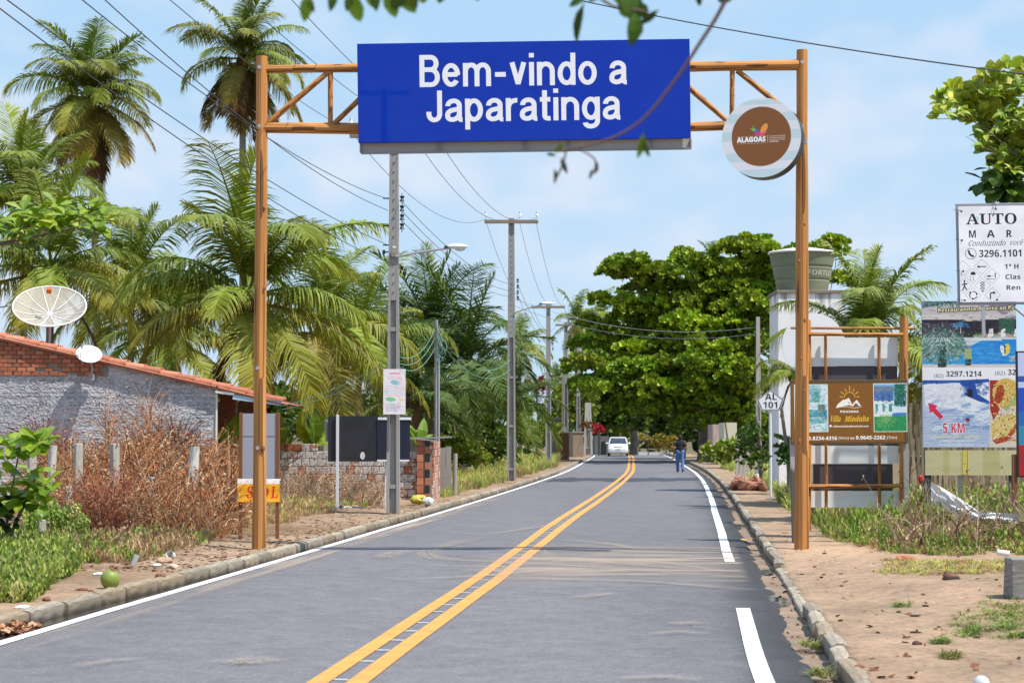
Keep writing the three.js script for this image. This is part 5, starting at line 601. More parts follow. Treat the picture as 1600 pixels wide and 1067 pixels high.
{ // far walls and buildings
  const box = (name, label, cat, px0, px1, top, base, D, depth, mat, yaw = 0) => { const a = at(px0, top, D), b = at(px1, base, D), t = thing(name, label, cat, V((a.x + b.x) / 2, Math.min(b.y, roadY(D)) - 0.3, -D - depth / 2), yaw); part('wall', bx(b.x - a.x, a.y - b.y + 0.5, depth, 0, (a.y - t.position.y) / 2, 0), mat, t); if (cat === 'wall') part('coping', bx(b.x - a.x + 0.1, 0.08, depth + 0.1, 0, a.y - t.position.y + 0.03, 0), M.concrete, t); return t; };
  const pink = std({ map: tex(128, (x, y) => { const k = 0.8 + 0.4 * fbm(x * 6, y * 6, 3, 6, 3); return [0.5 * k, 0.36 * k, 0.33 * k]; }) }), tan = std({ map: tex(128, (x, y) => { const k = 0.7 + 0.6 * fbm(x * 6, y * 6, 3, 6, 5); return [0.3 * k, 0.22 * k, 0.15 * k]; }) });
  const g1 = box('boundary_wall', 'tan wall with brown gate behind the fourth power pole', 'wall', 859, 876, 655, 722, 133, 0.3, tan); part('gate', bx(0.8, 2, 0.1, 0.5, 1.2, 0.25), M.woodBrown, g1);
  box('boundary_wall', 'pale tan wall in the sun right of the fourth power pole', 'wall', 889, 905, 676, 716, 150, 6, tan, 0.1);
  for (let k = 0; k < 4; k++) { const D = 136, p = at(873 + k * 3.6, 720, D); tag(part('grey_plank', bx(0.13, 2 + 0.15 * k, 0.05, p.x, 1.0, -D), M.woodGrey), `grey upright plank beside the far brown gate, number ${['one', 'two', 'three', 'four'][k]} from the left`, 'plank'); }
  const h1 = box('far_house', 'small grey house with a dark doorway left of the white car', 'house', 930, 952, 681, 713, 195, 5, std({ color: rgb(0.13, 0.13, 0.14) })); part('door', bx(0.5, 1.5, 0.05, 0.15, 1.2, 2.53), M.black, h1);
  const h2 = box('far_house', 'pink plastered house corner under the big tree on the right', 'house', 1114, 1130, 664, 722, 118, 3, pink); part('window', bx(0.25, 0.5, 0.05, 0.05, 1.4, 1.53), M.dark, h2);
  box('far_house', 'cream wall piece seen through leaves left of the slim post', 'house', 1132, 1152, 655, 712, 112, 3, std({ color: rgb(0.6, 0.56, 0.42) }));
  box('far_wall', 'white low wall in sunlight at the end of the road', 'wall', 998, 1052, 702, 713, 205, 0.4, M.offwhite);
  // grey slat fence and straw fence
  const R = rng(19), f = thing('picket_fence', 'grey upright board fence on the right before the slim post', 'fence', V(at(1164, 735, 78).x, 0.1, -78)); for (let k = 0; k < 5; k++) part('board', bx(0.13, 1.2 + R() * 0.15, 0.03, -0.28 + k * 0.145, 0.6, R() * 0.05), M.concreteLight, f);
  const st = thing('straw_fence', 'dry straw fence behind the boards on the right', 'fence', V(at(1500, 700, 46).x, 0.1, -46)), straw = [rgb(0.36, 0.27, 0.17), rgb(0.26, 0.19, 0.12), rgb(0.45, 0.36, 0.24)].map((c) => std({ color: c })), sg = [0, 1, 2].map((k) => { const g = new THREE.PlaneGeometry(0.06, 2.3, 1, 8), p = g.attributes.position; for (let i = 0; i < p.count; i++) { p.setX(i, p.getX(i) + (vnoise(p.getY(i) * 1.5 + k * 9, k, 0, 3) - 0.5) * 0.12); p.setZ(i, (vnoise(p.getY(i) * 1.5, k + 5, 0, 3) - 0.5) * 0.1 + p.getX(i) * 0.3); } g.computeVertexNormals(); return g; });
  for (let k = 0; k < 85; k++) { const o = part('straw_slat', sg[k % 3], straw[Math.floor(R() * 3)], st); o.position.set(-1.25 + k * 0.038 + R() * 0.02, 1.12 + R() * 0.12, R() * 0.1); o.rotation.z = (R() - 0.5) * 0.1; }
  for (let k = 0; k < 3; k++) part('rail', rod(V(-1.3, 0.4 + k * 0.7, 0.03), V(2, 0.42 + k * 0.7, 0.03), 0.02), M.woodGrey, st);
}
// ---------------------------------------------------------------- car
{
  const D = 164, X = at(966, 712, D).x, t = thing('white_car', 'small white hatchback driving towards the viewer in the left lane', 'car', V(X, roadY(D) + 0.01, -D), -0.06 + 0), W = 1.64;
  const paint = new THREE.MeshPhysicalMaterial({ color: rgb(0.75, 0.75, 0.77), roughness: 0.35, clearcoat: 0.8, clearcoatRoughness: 0.08 }), glass = new THREE.MeshPhysicalMaterial({ color: rgb(0.03, 0.04, 0.05), roughness: 0.05, clearcoat: 1 }), lampM = std({ color: rgb(0.65, 0.67, 0.7), roughness: 0.15, metalness: 0.3 });
  // loft: sections along the length (front at +z)
  const S = [[1.92, 0.3, 0.62, 0.62], [1.86, 0.22, 0.74, 0.76], [1.6, 0.2, 0.88, 0.81], [1.1, 0.2, 0.98, 0.82], [0.82, 0.2, 1.02, 0.82], [0.2, 0.2, 1.05, 0.82], [-1.2, 0.2, 1.06, 0.82], [-1.75, 0.24, 1.06, 0.78], [-1.88, 0.34, 1.0, 0.7]];
  const loft = (secs, shape) => { const pos = [], idx = [], n = 20; secs.forEach((s) => { for (let i = 0; i < n; i++) { const [x, y] = shape(i / n, s); pos.push(x, y, s[0]); } }); for (let a = 0; a < secs.length - 1; a++) for (let i = 0; i < n; i++) { const p = a * n + i, q = a * n + (i + 1) % n; idx.push(p, p + n, q, q, p + n, q + n); } for (const [a, f] of [[0, 1], [secs.length - 1, -1]]) { const c = pos.length / 3, s = secs[a]; pos.push(0, (s[1] + s[2]) / 2, s[0]); for (let i = 0; i < n; i++) f > 0 ? idx.push(c, a * n + i, a * n + (i + 1) % n) : idx.push(c, a * n + (i + 1) % n, a * n + i); } const g = new THREE.BufferGeometry(); g.setAttribute('position', new THREE.Float32BufferAttribute(pos, 3)); g.setIndex(idx); g.computeVertexNormals(); return g; };
  const sup = (e) => (u, s) => { const a = u * Math.PI * 2, c = Math.cos(a), n = Math.sin(a), f = (v) => Math.sign(v) * Math.pow(Math.abs(v), e); return [f(c) * s[3], lerp(s[1], s[2], f(n) * 0.5 + 0.5)]; };
  part('body', loft(S, sup(0.42)), paint, t);
  const cab = (u, s) => { const a = u * Math.PI * 2, f = (v) => Math.sign(v) * Math.pow(Math.abs(v), 0.45), y = f(Math.sin(a)) * 0.5 + 0.5; return [f(Math.cos(a)) * s[3] * lerp(1, s[4] ?? 0.8, y), lerp(s[1], s[2], y)]; };
  part('windows', loft([[0.92, 0.94, 1.0, 0.72, 0.98], [0.62, 0.94, 1.25, 0.74, 0.85], [0.28, 0.94, 1.46, 0.75, 0.78], [-0.2, 0.94, 1.5, 0.75, 0.77], [-1.3, 0.94, 1.46, 0.74, 0.77], [-1.8, 0.94, 1.1, 0.7, 0.9]], cab), glass, t);
  part('roof', loft([[0.34, 1.43, 1.48, 0.6], [0.1, 1.46, 1.53, 0.61], [-0.6, 1.47, 1.545, 0.61], [-1.45, 1.42, 1.5, 0.58], [-1.6, 1.4, 1.44, 0.55]], sup(0.5)), paint, t);
  for (const s of [-1, 1]) { part('windscreen_pillar', rod(V(s * 0.735, 0.97, 0.95), V(s * 0.6, 1.47, 0.34), 0.035), paint, t); part('rear_pillar', rod(V(s * 0.72, 0.97, -1.7), V(s * 0.58, 1.45, -1.35), 0.07), paint, t); part('headlight', new THREE.SphereGeometry(1, 14, 10).scale(0.19, 0.085, 0.1).rotateY(s * 0.35).rotateZ(s * 0.15).translate(s * 0.58, 0.76, 1.72), lampM, t); part('fog_light', new THREE.SphereGeometry(0.06, 10, 8).scale(1, 0.8, 0.5).translate(s * 0.58, 0.4, 1.86), lampM, t); const mr = part('mirror', new THREE.SphereGeometry(1, 12, 8).scale(0.11, 0.075, 0.06).translate(s * 0.9, 1.03, 0.6), paint, t); part('mirror_glass', new THREE.CircleGeometry(0.06, 12).rotateY(Math.PI).translate(s * 0.9, 1.03, 0.53), glass, mr); }
  part('grille', new RoundedBoxGeometry(0.74, 0.06, 0.04, 2, 0.02).translate(0, 0.73, 1.865), M.dark, t); part('bumper_intake', new RoundedBoxGeometry(1.0, 0.13, 0.05, 2, 0.03).translate(0, 0.37, 1.885), M.dark, t); part('emblem', new THREE.CylinderGeometry(0.055, 0.055, 0.02, 16).rotateX(Math.PI / 2).translate(0, 0.75, 1.885), M.metal, t); part('number_plate', bx(0.4, 0.12, 0.012, 0, 0.52, 1.915), std({ color: rgb(0.4, 0.4, 0.42) }), t);
  for (const x of [-1, 1]) part('wiper', rod(V(x * 0.3, 0.98, 0.93), V(x * 0.3 - 0.35, 1.06, 0.86), 0.008), M.dark, t);
  const ty = new THREE.TorusGeometry(0.22, 0.085, 10, 24).rotateY(Math.PI / 2).scale(1.05, 1, 1), rm = new THREE.CylinderGeometry(0.19, 0.19, 0.14, 18).rotateZ(Math.PI / 2);
  for (const x of [-0.72, 0.72]) for (const z of [1.22, -1.2]) { const w = new THREE.Group(); w.name = 'wheel'; w.position.set(x, 0.3, z); t.add(w); part('tyre', ty, M.black, w); part('rim', rm, M.metal, w); }
}
// ---------------------------------------------------------------- walking man
function fieldMesh(bones, res, k = 0.02) { // bones: [ax,ay,az, bx,by,bz, ra, rb]; one smooth surface
  let lo = [1e9, 1e9, 1e9], hi = [-1e9, -1e9, -1e9]; for (const b of bones) for (let q = 0; q < 3; q++) { const r = Math.max(b[6], b[7]) + k * 2 + 0.02; lo[q] = Math.min(lo[q], b[q] - r, b[q + 3] - r); hi[q] = Math.max(hi[q], b[q] + r, b[q + 3] + r); }
  const size = Math.max(hi[0] - lo[0], hi[1] - lo[1], hi[2] - lo[2]), N = Math.ceil(size / res) + 4, mc = new MarchingCubes(N, new THREE.MeshBasicMaterial(), false, false, 400000), c = [0, 1, 2].map((q) => (lo[q] + hi[q]) / 2), half = (N * res) / 2;
  for (let z = 0; z < N; z++) for (let y = 0; y < N; y++) for (let x = 0; x < N; x++) {
    const p = [x, y, z].map((v, q) => c[q] + (v - N / 2) / (N / 2) * half); let s = 0;
    for (const b of bones) { const d = [b[3] - b[0], b[4] - b[1], b[5] - b[2]], e = [p[0] - b[0], p[1] - b[1], p[2] - b[2]], L = d[0] ** 2 + d[1] ** 2 + d[2] ** 2, t = L ? clamp((d[0] * e[0] + d[1] * e[1] + d[2] * e[2]) / L) : 0, fl = b[8] ?? 1, dist = Math.sqrt((e[0] - d[0] * t) ** 2 + (e[1] - d[1] * t) ** 2 + ((e[2] - d[2] * t) * fl) ** 2) - lerp(b[6], b[7], t); s += Math.exp(-dist / k); }
    mc.field[z * N * N + y * N + x] = k * Math.log(Math.max(s, 1e-30));
  }
  mc.isolation = 0; mc.update(); const n = mc.count, P = new Float32Array(n * 3), Q = new Float32Array(n * 3);
  for (let i = 0; i < n; i++) for (let q = 0; q < 3; q++) { P[i * 3 + q] = c[q] + mc.positionArray[i * 3 + q] * half; Q[i * 3 + q] = mc.normalArray[i * 3 + q]; }
  const g = new THREE.BufferGeometry(); g.setAttribute('position', new THREE.BufferAttribute(P, 3)); const m = mergeVertices(g, 1e-5); m.computeVertexNormals(); return m;
}
{
  const D = 93.5, t = thing('person', 'man in black T-shirt and blue jeans walking away along the right edge line', 'person', V(at(1063, 737, D).x, 0, -D), Math.PI + 0.05), skin = std({ color: rgb(0.26, 0.13, 0.075), roughness: 0.6 });
  // +z is the way he walks before the turn; right arm bent, left arm hanging
  const arm = (s, el, wr) => [[s * 0.17, 1.38, 0, s * 0.2, 1.36, 0, 0.06, 0.055], [s * 0.2, 1.36, 0, ...el, 0.05, 0.042], [...el, ...wr, 0.042, 0.03]], eL = [0.27, 1.1, -0.06], wL = [0.27, 0.87, 0.04], eR = [-0.27, 1.1, -0.03], wR = [-0.25, 0.88, 0.1];
  const legs = (o) => [[0.09, 0.88, 0, 0.11, 0.5, 0.1, 0.095 + o, 0.065 + o], [0.11, 0.5, 0.1, 0.1, 0.09, 0.06, 0.063 + o, 0.045 + o], [-0.09, 0.88, 0, -0.1, 0.49, -0.06, 0.095 + o, 0.065 + o], [-0.1, 0.49, -0.06, -0.1, 0.12, -0.24, 0.063 + o, 0.045 + o]], torso = (o) => [[0, 0.93, 0, 0, 1.1, 0, 0.135 + o, 0.13 + o, 1.25], [-0.1, 1.3, 0, 0.1, 1.3, 0, 0.125 + o, 0.125 + o, 1.3], [0, 1.1, 0, 0, 1.32, 0, 0.13 + o, 0.14 + o, 1.3]];
  const hand = (w, s) => { const l = [[w[0], w[1], w[2], w[0], w[1] - 0.075, w[2] + 0.015, 0.026, 0.03]]; for (let f = 0; f < 4; f++) { const z = w[2] - 0.03 + f * 0.022, L = [0.06, 0.075, 0.078, 0.065][f]; l.push([w[0], w[1] - 0.08, z + 0.01, w[0] - s * 0.008, w[1] - 0.08 - L * 0.55, z + 0.012, 0.009, 0.009], [w[0] - s * 0.008, w[1] - 0.08 - L * 0.55, z + 0.012, w[0] - s * 0.026, w[1] - 0.08 - L, z + 0.008, 0.009, 0.007]); } l.push([w[0], w[1] - 0.03, w[2] + 0.03, w[0] - s * 0.015, w[1] - 0.09, w[2] + 0.062, 0.012, 0.009]); return l; };
  const head = [[0, 1.42, -0.01, 0, 1.5, 0.005, 0.058, 0.055], [0, 1.58, -0.015, 0, 1.6, -0.01, 0.092, 0.094], [0, 1.52, 0.03, 0, 1.53, 0.04, 0.055, 0.05], [0, 1.57, 0.085, 0, 1.545, 0.1, 0.01, 0.016], [0.092, 1.58, 0, 0.094, 1.555, 0, 0.016, 0.012], [-0.092, 1.58, 0, -0.094, 1.555, 0, 0.016, 0.012]];
  const body = fieldMesh([...torso(0), ...legs(0), ...arm(1, eL, wL), ...arm(-1, eR, wR), [0, 1.36, 0, 0, 1.46, 0, 0.065, 0.055]], 0.016, 0.015), hd = fieldMesh(head, 0.008, 0.012), hl = fieldMesh(hand(wL, 1), 0.004, 0.004), hr = fieldMesh(hand(wR, -1), 0.004, 0.004);
  part('body', mg([body, hd, hl, hr]), skin, t);
  part('shirt', fieldMesh([...torso(0.022).map((b) => b), [0.14, 1.38, 0, 0.245, 1.2, -0.02, 0.078, 0.072], [-0.14, 1.38, 0, -0.245, 1.2, -0.015, 0.078, 0.072], [0, 1.36, 0, 0, 1.41, 0, 0.085, 0.065]], 0.014, 0.015), std({ color: rgb(0.012, 0.012, 0.016), roughness: 0.9 }), t);
  part('jeans', fieldMesh([...legs(0.018), [-0.06, 0.93, 0, 0.06, 0.93, 0, 0.14, 0.14, 1.15]], 0.014, 0.018), std({ color: rgb(0.07, 0.15, 0.33), roughness: 0.9 }), t);
  part('hair', fieldMesh([[0, 1.605, -0.03, 0, 1.62, -0.025, 0.1, 0.095], [0, 1.55, -0.055, 0, 1.57, -0.05, 0.07, 0.075]], 0.01, 0.01), std({ color: rgb(0.015, 0.012, 0.01), roughness: 0.8 }), t);
  part('shoe', fieldMesh([[0.1, 0.05, 0.03, 0.1, 0.035, 0.2, 0.05, 0.04]], 0.01, 0.008), M.dark, t); part('shoe', fieldMesh([[-0.1, 0.11, -0.25, -0.1, 0.04, -0.12, 0.05, 0.04]], 0.01, 0.008), M.dark, t);
  for (const s of [-1, 1]) part('eye', new THREE.SphereGeometry(0.012, 8, 6).translate(s * 0.034, 1.575, 0.078), M.dark, t); part('mouth', bx(0.045, 0.008, 0.01, 0, 1.505, 0.09), std({ color: rgb(0.2, 0.07, 0.05) }), t);
  const cl = tag(part('light_blue_cloth', fieldMesh([[0.24, 0.84, 0.04, 0.21, 0.66, 0.04, 0.03, 0.05, 1.4], [0.21, 0.7, 0.05, 0.18, 0.6, 0.05, 0.04, 0.03]], 0.012, 0.012).scale(1, 1, -1), std({ color: rgb(0.2, 0.45, 0.62) })), 'light blue cloth in the right hand of the walking man', 'cloth'); cl.position.copy(t.position);
}
// ---------------------------------------------------------------- palms
function frondGeo(o) { // one feather leaf, its stalk starting at the origin and leading towards +x
  const { L, e0, bend, leaf, hang, n, w, twist, seed, messy } = o, R = rng(seed), s = new Soup(), pts = [], N = 16;
  let p = V(0, 0, 0); const side = (R() - 0.5) * 0.5;
  for (let i = 0; i <= N; i++) { const t = i / N, a = e0 - bend * Math.pow(t, 1.6); pts.push({ p: p.clone(), a }); p = p.clone().add(V(Math.cos(a) * L / N, Math.sin(a) * L / N, Math.sin(t * 2.2) * side * L / N * 0.5)); }
  const at2 = (t) => { const f = clamp(t, 0, 0.9999) * N, i = Math.floor(f); return { p: pts[i].p.clone().lerp(pts[i + 1].p, f - i), a: lerp(pts[i].a, pts[i + 1].a, f - i) }; };
  const stalk = [1.1, 1.05, 0.62];
  for (let i = 0; i < N; i++) { const a = pts[i].p, b = pts[i + 1].p, r0 = lerp(0.038, 0.007, i / N) * o.rw, r1 = lerp(0.038, 0.007, (i + 1) / N) * o.rw; for (let k = 0; k < 3; k++) { const f = (j, r) => V(0, Math.cos(j * 2.094) * r, Math.sin(j * 2.094) * r); s.quad(a.clone().add(f(k, r0)), b.clone().add(f(k, r1)), b.clone().add(f(k + 1, r1)), a.clone().add(f(k + 1, r0)), stalk); } }
  for (let i = 0; i < n; i++) for (const sg of [-1, 1]) {
    const t = 0.13 + 0.87 * (i + R() * 0.7) / n, q = at2(t), T = V(Math.cos(q.a), Math.sin(q.a), 0), U = V(-Math.sin(q.a), Math.cos(q.a), 0), l = leaf * (0.5 + 0.62 * Math.sin(Math.PI * Math.min(1, 0.12 + t * 0.82))) * (t > 0.93 ? 0.6 : 1) * (0.82 + R() * 0.32);
    const fw = lerp(0.35, 0.95, t * t) + (R() - 0.5) * 0.2, up = (messy ? 0.2 + (R() - 0.5) * 0.6 : 0.22) + (R() - 0.5) * 0.2;
    let d = V(0, 0, sg).multiplyScalar(0.9).addScaledVector(T, fw).addScaledVector(U, up); if (twist) d.addScaledVector(V(0, 0, 1), twist * 0.5); d.normalize();
    const g = hang * (0.55 + 0.7 * R()), m1 = q.p.clone().addScaledVector(d, l * 0.45).add(V(0, -g * l * 0.16, 0)), d2 = d.clone().add(V(0, -g * 1.5, 0)).normalize(), m2 = m1.clone().addScaledVector(d2, l * 0.3), tip = m2.clone().addScaledVector(d2.clone().add(V(0, -g * 1.1, 0)).normalize(), l * 0.27);
    const wd = T.clone().multiplyScalar(w * 0.5).addScaledVector(U, -w * 0.22 * (R() * 2)), k = 0.82 + R() * 0.36, ty = sstep(t, 0.6, 1) * 0.25, c = [k * (1 + ty), k * (1 + ty * 0.3), k * (1 - ty * 0.5)], tipc = [c[0] * 1.25, c[1] * 1.02, c[2] * 0.7];
    const A = q.p.clone().addScaledVector(wd, 0.7), B = q.p.clone().addScaledVector(wd, -0.7), C = m1.clone().add(wd), E = m1.clone().sub(wd), F = m2.clone().addScaledVector(wd, 0.75), G = m2.clone().addScaledVector(wd, -0.75);
    s.quad(A, C, E, B, c); s.quad(C, F, G, E, c); s.tri(F, tip, G, tipc);
  }
  return s.geo();
}
const green = { vertexColors: true };
const PM = { young: leafy(0.27, 0.35, 0.0248, 0.45, green), mid: leafy(0.19, 0.27, 0.0220, 0.42, green), dark: leafy(0.07, 0.13, 0.0154, 0.35, green), yellow: leafy(0.29, 0.31, 0.0303, 0.42, green), old: leafy(0.3, 0.25, 0.0385, 0.38, green), dead: leafy(0.12, 0.07, 0.0220, 0.2, green), oil: leafy(0.07, 0.14, 0.0121, 0.36, green), oilLight: leafy(0.13, 0.2, 0.0165, 0.4, green), olive: leafy(0.19, 0.23, 0.0275, 0.4, green) };
const FR = {};
function fronds(style) {
  if (FR[style]) return FR[style]; const out = [], oil = style === 'oil', lo = style === 'far';
  const cls = [[1.5, 0.35], [1.25, 0.75], [0.95, 1.25], [0.6, 1.6], [0.25, 1.5], [-0.15, 1.15], [-0.7, 0.7], [-1.25, 0.25]];
  cls.forEach(([e0, bend], k) => { for (let v = 0; v < 2; v++) out.push(frondGeo({ L: 1, e0: e0 + (v - 0.5) * 0.15, bend: bend * (0.9 + 0.25 * v), leaf: oil ? 0.2 : 0.26, hang: oil ? [0.1, 0.15, 0.25, 0.4, 0.5, 0.6, 0.5, 0.4][k] : [0.2, 0.35, 0.6, 0.8, 0.9, 0.9, 0.7, 0.5][k], n: lo ? 34 : oil ? 66 : 88, w: lo ? 0.023 : oil ? 0.0125 : 0.0128, twist: v ? 0.4 : -0.3, seed: 100 + k * 7 + v + style.length * 31, messy: oil, rw: 0.34 })); });
  return (FR[style] = out);
}
function palm({ label, px, py, D, r, n = 26, seed, style = 'coco', lean = [0, 0], tone = 'bright', trunk = 0.13, dead = 2, cls = [0, 7], group, nuts = 0, wind = 0 }) {
  const R = rng(seed), c = at(px, py, D), bx0 = c.x + lean[0], base = V(bx0, Math.max(roadY(D), -4), -D + lean[1]), t = thing('palm_tree', label, 'palm tree', base, 0, group), H = c.y - base.y, top = c.clone().sub(base);
  const pts = []; for (let i = 0; i <= 6; i++) { const f = i / 6; pts.push(V(top.x * f * f, H * f, top.z * f)); } part('trunk', tube(pts, trunk, 24, 10, 0.72), M.palmBark, t);
  const G = fronds(style), tones = { bright: ['young', 'mid', 'mid', 'mid', 'young', 'yellow', 'yellow'], dark: ['oilLight', 'oil', 'oil', 'oil', 'dark', 'oilLight', 'olive'], mid: ['mid', 'mid', 'mid', 'olive', 'young', 'yellow', 'old'], far: ['mid', 'dark', 'mid', 'dark', 'olive', 'olive', 'old'] }[tone];
  for (let i = 0; i < n; i++) {
    const age = lerp(cls[0], cls[1] - 0.6, Math.pow((i + 0.5) / n, 0.75)), k = Math.min(6, Math.floor(age)), v = R() < 0.5 ? 0 : 1, f = part('frond', G[k * 2 + v], PM[R() < 0.2 && k > 1 ? tones[Math.min(6, k + 1)] : tones[k]], t);
    f.position.copy(top).add(V(0, (6 - k) * 0.02 * r, 0)); const az = i * 2.39996 + (R() - 0.5) * 0.5; f.rotation.set((R() - 0.5) * 0.5, az - wind * Math.sin(az) * 0.7, (R() - 0.5) * 0.34); f.scale.setScalar(r * (0.74 + R() * 0.42) * (k === 0 ? 0.85 : 1));
  }
  for (let i = 0; i < dead; i++) { const f = part('dry_frond', G[(R() < 0.5 ? 6 : 7) * 2 + (i % 2)], PM[R() < 0.6 ? 'dead' : 'old'], t); f.position.copy(top).add(V(0, -0.05 * r, 0)); f.rotation.y = i * 2.1 + R(); f.scale.setScalar(r * (0.65 + R() * 0.3)); }
  for (let i = 0; i < nuts; i++) { const a = i * 1.3, q = part('coconut', new THREE.SphereGeometry(0.11, 10, 8).scale(1, 1.2, 1), std({ color: i % 2 ? rgb(0.2, 0.22, 0.05) : rgb(0.26, 0.2, 0.05), roughness: 0.5 }), t); q.position.copy(top).add(V(Math.cos(a) * 0.22, -0.15 - 0.12 * (i % 3), Math.sin(a) * 0.22)); }
  part('crown_base', new THREE.SphereGeometry(trunk * 1.5, 10, 8).scale(1, 1.6, 1).translate(top.x, top.y - trunk * 0.4, top.z), PM.dead, t);
  return t;
}
const PG = 'coconut palms behind the house and wall';
palm({ label: 'tall wind-ragged coconut palm against the sky at upper left', px: 138, py: 160, D: 84, r: 3.5, n: 34, seed: 3, lean: [0.5, 0], dead: 15, tone: 'mid', trunk: 0.17, wind: 0.6 });
palm({ label: 'tall coconut palm with brown hanging fronds just left of the gantry post', px: 378, py: 96, D: 80, r: 3.1, n: 31, seed: 8, lean: [0.1, 0], dead: 16, tone: 'mid', trunk: 0.17, wind: 0.6 });
palm({ label: 'leafy coconut palm at the left edge below the tallest one', px: 38, py: 330, D: 66, r: 3.5, n: 25, seed: 11, cls: [0, 6], tone: 'bright', dead: 0 });
palm({ label: 'young coconut palm with nuts directly behind the mesh dish', px: 78, py: 432, D: 55, r: 3.5, n: 19, seed: 17, cls: [0.6, 6.6], tone: 'bright', nuts: 9, dead: 1 });
palm({ label: 'coconut palm with arching fronds between the dish and the big palm', px: 205, py: 455, D: 68, r: 3.5, n: 23, seed: 29, tone: 'bright', dead: 1 });
palm({ label: 'big broad coconut palm standing behind the left gantry post', px: 384, py: 476, D: 51, r: 3.9, n: 25, seed: 36, tone: 'bright', dead: 2, trunk: 0.2 });
palm({ label: 'yellowish coconut palm right of the big palm behind the wall', px: 500, py: 520, D: 62, r: 3.4, n: 19, seed: 41, tone: 'mid', dead: 1 });
palm({ label: 'low coconut palm whose fronds hang over the brick wall', px: 560, py: 560, D: 66, r: 3.2, n: 17, seed: 45, tone: 'bright', dead: 0 });
palm({ label: 'low palm behind the house roof left of the big palm', px: 270, py: 540, D: 60, r: 3.0, n: 22, seed: 49, tone: 'mid', dead: 0 });
const OG = 'dark oil palms beyond the brick wall';
palm({ label: 'tallest dark oil palm, right behind the nearest power pole', px: 672, py: 545, D: 80, r: 4.3, n: 26, seed: 52, style: 'oil', tone: 'dark', cls: [0.2, 5.4], dead: 0, trunk: 0.3 });
palm({ label: 'dark oil palm at the left of the oil palm clump', px: 610, py: 555, D: 84, r: 3.9, n: 22, seed: 57, style: 'oil', tone: 'dark', cls: [0.4, 5.6], dead: 0, trunk: 0.3 });
palm({ label: 'bushy dark oil palm whose fronds reach the second power pole', px: 730, py: 590, D: 78, r: 4.0, n: 26, seed: 63, style: 'oil', tone: 'dark', cls: [0.6, 6.4], dead: 0, trunk: 0.3 });
palm({ label: 'low oil palm in the shade behind the thin service post', px: 640, py: 640, D: 72, r: 3.2, n: 22, seed: 66, style: 'oil', tone: 'dark', cls: [0.8, 6], dead: 0, trunk: 0.3 });
palm({ label: 'low oil palm right of the second power pole on the bank', px: 800, py: 630, D: 92, r: 2.9, n: 22, seed: 69, style: 'oil', tone: 'dark', cls: [0.6, 6.4], dead: 0, trunk: 0.25 });
palm({ label: 'small yellow green palm right behind the second power pole', px: 812, py: 545, D: 125, r: 2.3, n: 24, seed: 71, style: 'far', tone: 'mid', dead: 1 });
palm({ label: 'far palm with tawny fronds left of the big tree', px: 900, py: 505, D: 180, r: 2.9, n: 24, seed: 75, style: 'far', tone: 'mid', dead: 4, wind: 0.6 });
palm({ label: 'far palm partly hidden by the left edge of the big tree', px: 936, py: 495, D: 185, r: 2.7, n: 24, seed: 79, style: 'far', tone: 'mid', dead: 3, wind: 0.6 });
palm({ label: 'small dark palm low between the fourth and fifth poles', px: 870, py: 600, D: 190, r: 2.0, n: 20, seed: 83, style: 'far', tone: 'far', cls: [0, 5], dead: 0 });
palm({ label: 'palm top rising behind the crown of the big tree', px: 1112, py: 412, D: 165, r: 2.2, n: 22, seed: 87, style: 'far', tone: 'far', dead: 0 });
palm({ label: 'bright coconut palm behind the framed sign on the right', px: 1352, py: 560, D: 47, r: 2.6, n: 22, seed: 91, cls: [0, 5.4], tone: 'bright', dead: 0, trunk: 0.16 });
palm({ label: 'low palm with pale fronds left of the white tower', px: 1240, py: 585, D: 55, r: 1.3, n: 14, seed: 96, cls: [2.5, 6.4], tone: 'mid', dead: 2, trunk: 0.1 });
palm({ label: 'palm fronds hanging between the framed sign and restaurant board', px: 1462, py: 560, D: 50, r: 2.0, n: 22, seed: 98, tone: 'mid', dead: 1, cls: [1, 7], trunk: 0.14 });

const lateCrowns = [];
// ---------------------------------------------------------------- broad leaves
function leafGeo(w, fold, curl, point = 0.5, stalk = 0.08) { // lies along +y from its stalk, face to +z
  const s = new Soup(), rows = [[0, 0.02], [stalk, 0.02], [0.3, w * 0.55], [0.62, w], [0.84, w * 0.8], [1, 0]];
  if (point < 0.4) rows.splice(2, 3, [0.3, w * 0.9], [0.55, w], [0.8, w * 0.6]);
  const P = (y, x) => V(x, y * Math.cos(curl * y), Math.abs(x) * fold - Math.sin(curl * y) * y * 0.8), k = [[1, 1, 1], [0.9, 0.94, 0.9]];
  for (let i = 0; i < rows.length - 1; i++) for (const sg of [-1, 1]) { const [y0, a] = rows[i], [y1, b] = rows[i + 1], c = k[sg > 0 ? 0 : 1]; if (i === rows.length - 2) s.tri(P(y0, 0), P(y0, a * sg), P(y1, 0), c); else s.quad(P(y0, 0), P(y0, a * sg), P(y1, b * sg), P(y1, 0), c); }
  return s.geo();
}
const LEAF = [leafGeo(0.27, 0.25, 0.35), leafGeo(0.3, 0.15, 0.6), leafGeo(0.25, 0.35, 0.15)], LEAFP = [leafGeo(0.2, 0.3, 0.3, 0.2), leafGeo(0.17, 0.2, 0.6, 0.2)];
const LM = { bright: leafy(0.3, 0.42, 0.0193, 0.45, { vertexColors: true, roughness: 0.45 }), green: leafy(0.17, 0.28, 0.0165, 0.42, { vertexColors: true, roughness: 0.42 }), deep: leafy(0.065, 0.14, 0.0110, 0.32, { vertexColors: true, roughness: 0.4 }), yellow: leafy(0.46, 0.48, 0.0220, 0.45, { vertexColors: true, roughness: 0.5 }), rust: leafy(0.22, 0.09, 0.0165, 0.3, { vertexColors: true }), shade: leafy(0.03, 0.062, 0.0066, 0.2, { vertexColors: true, roughness: 0.4 }) };
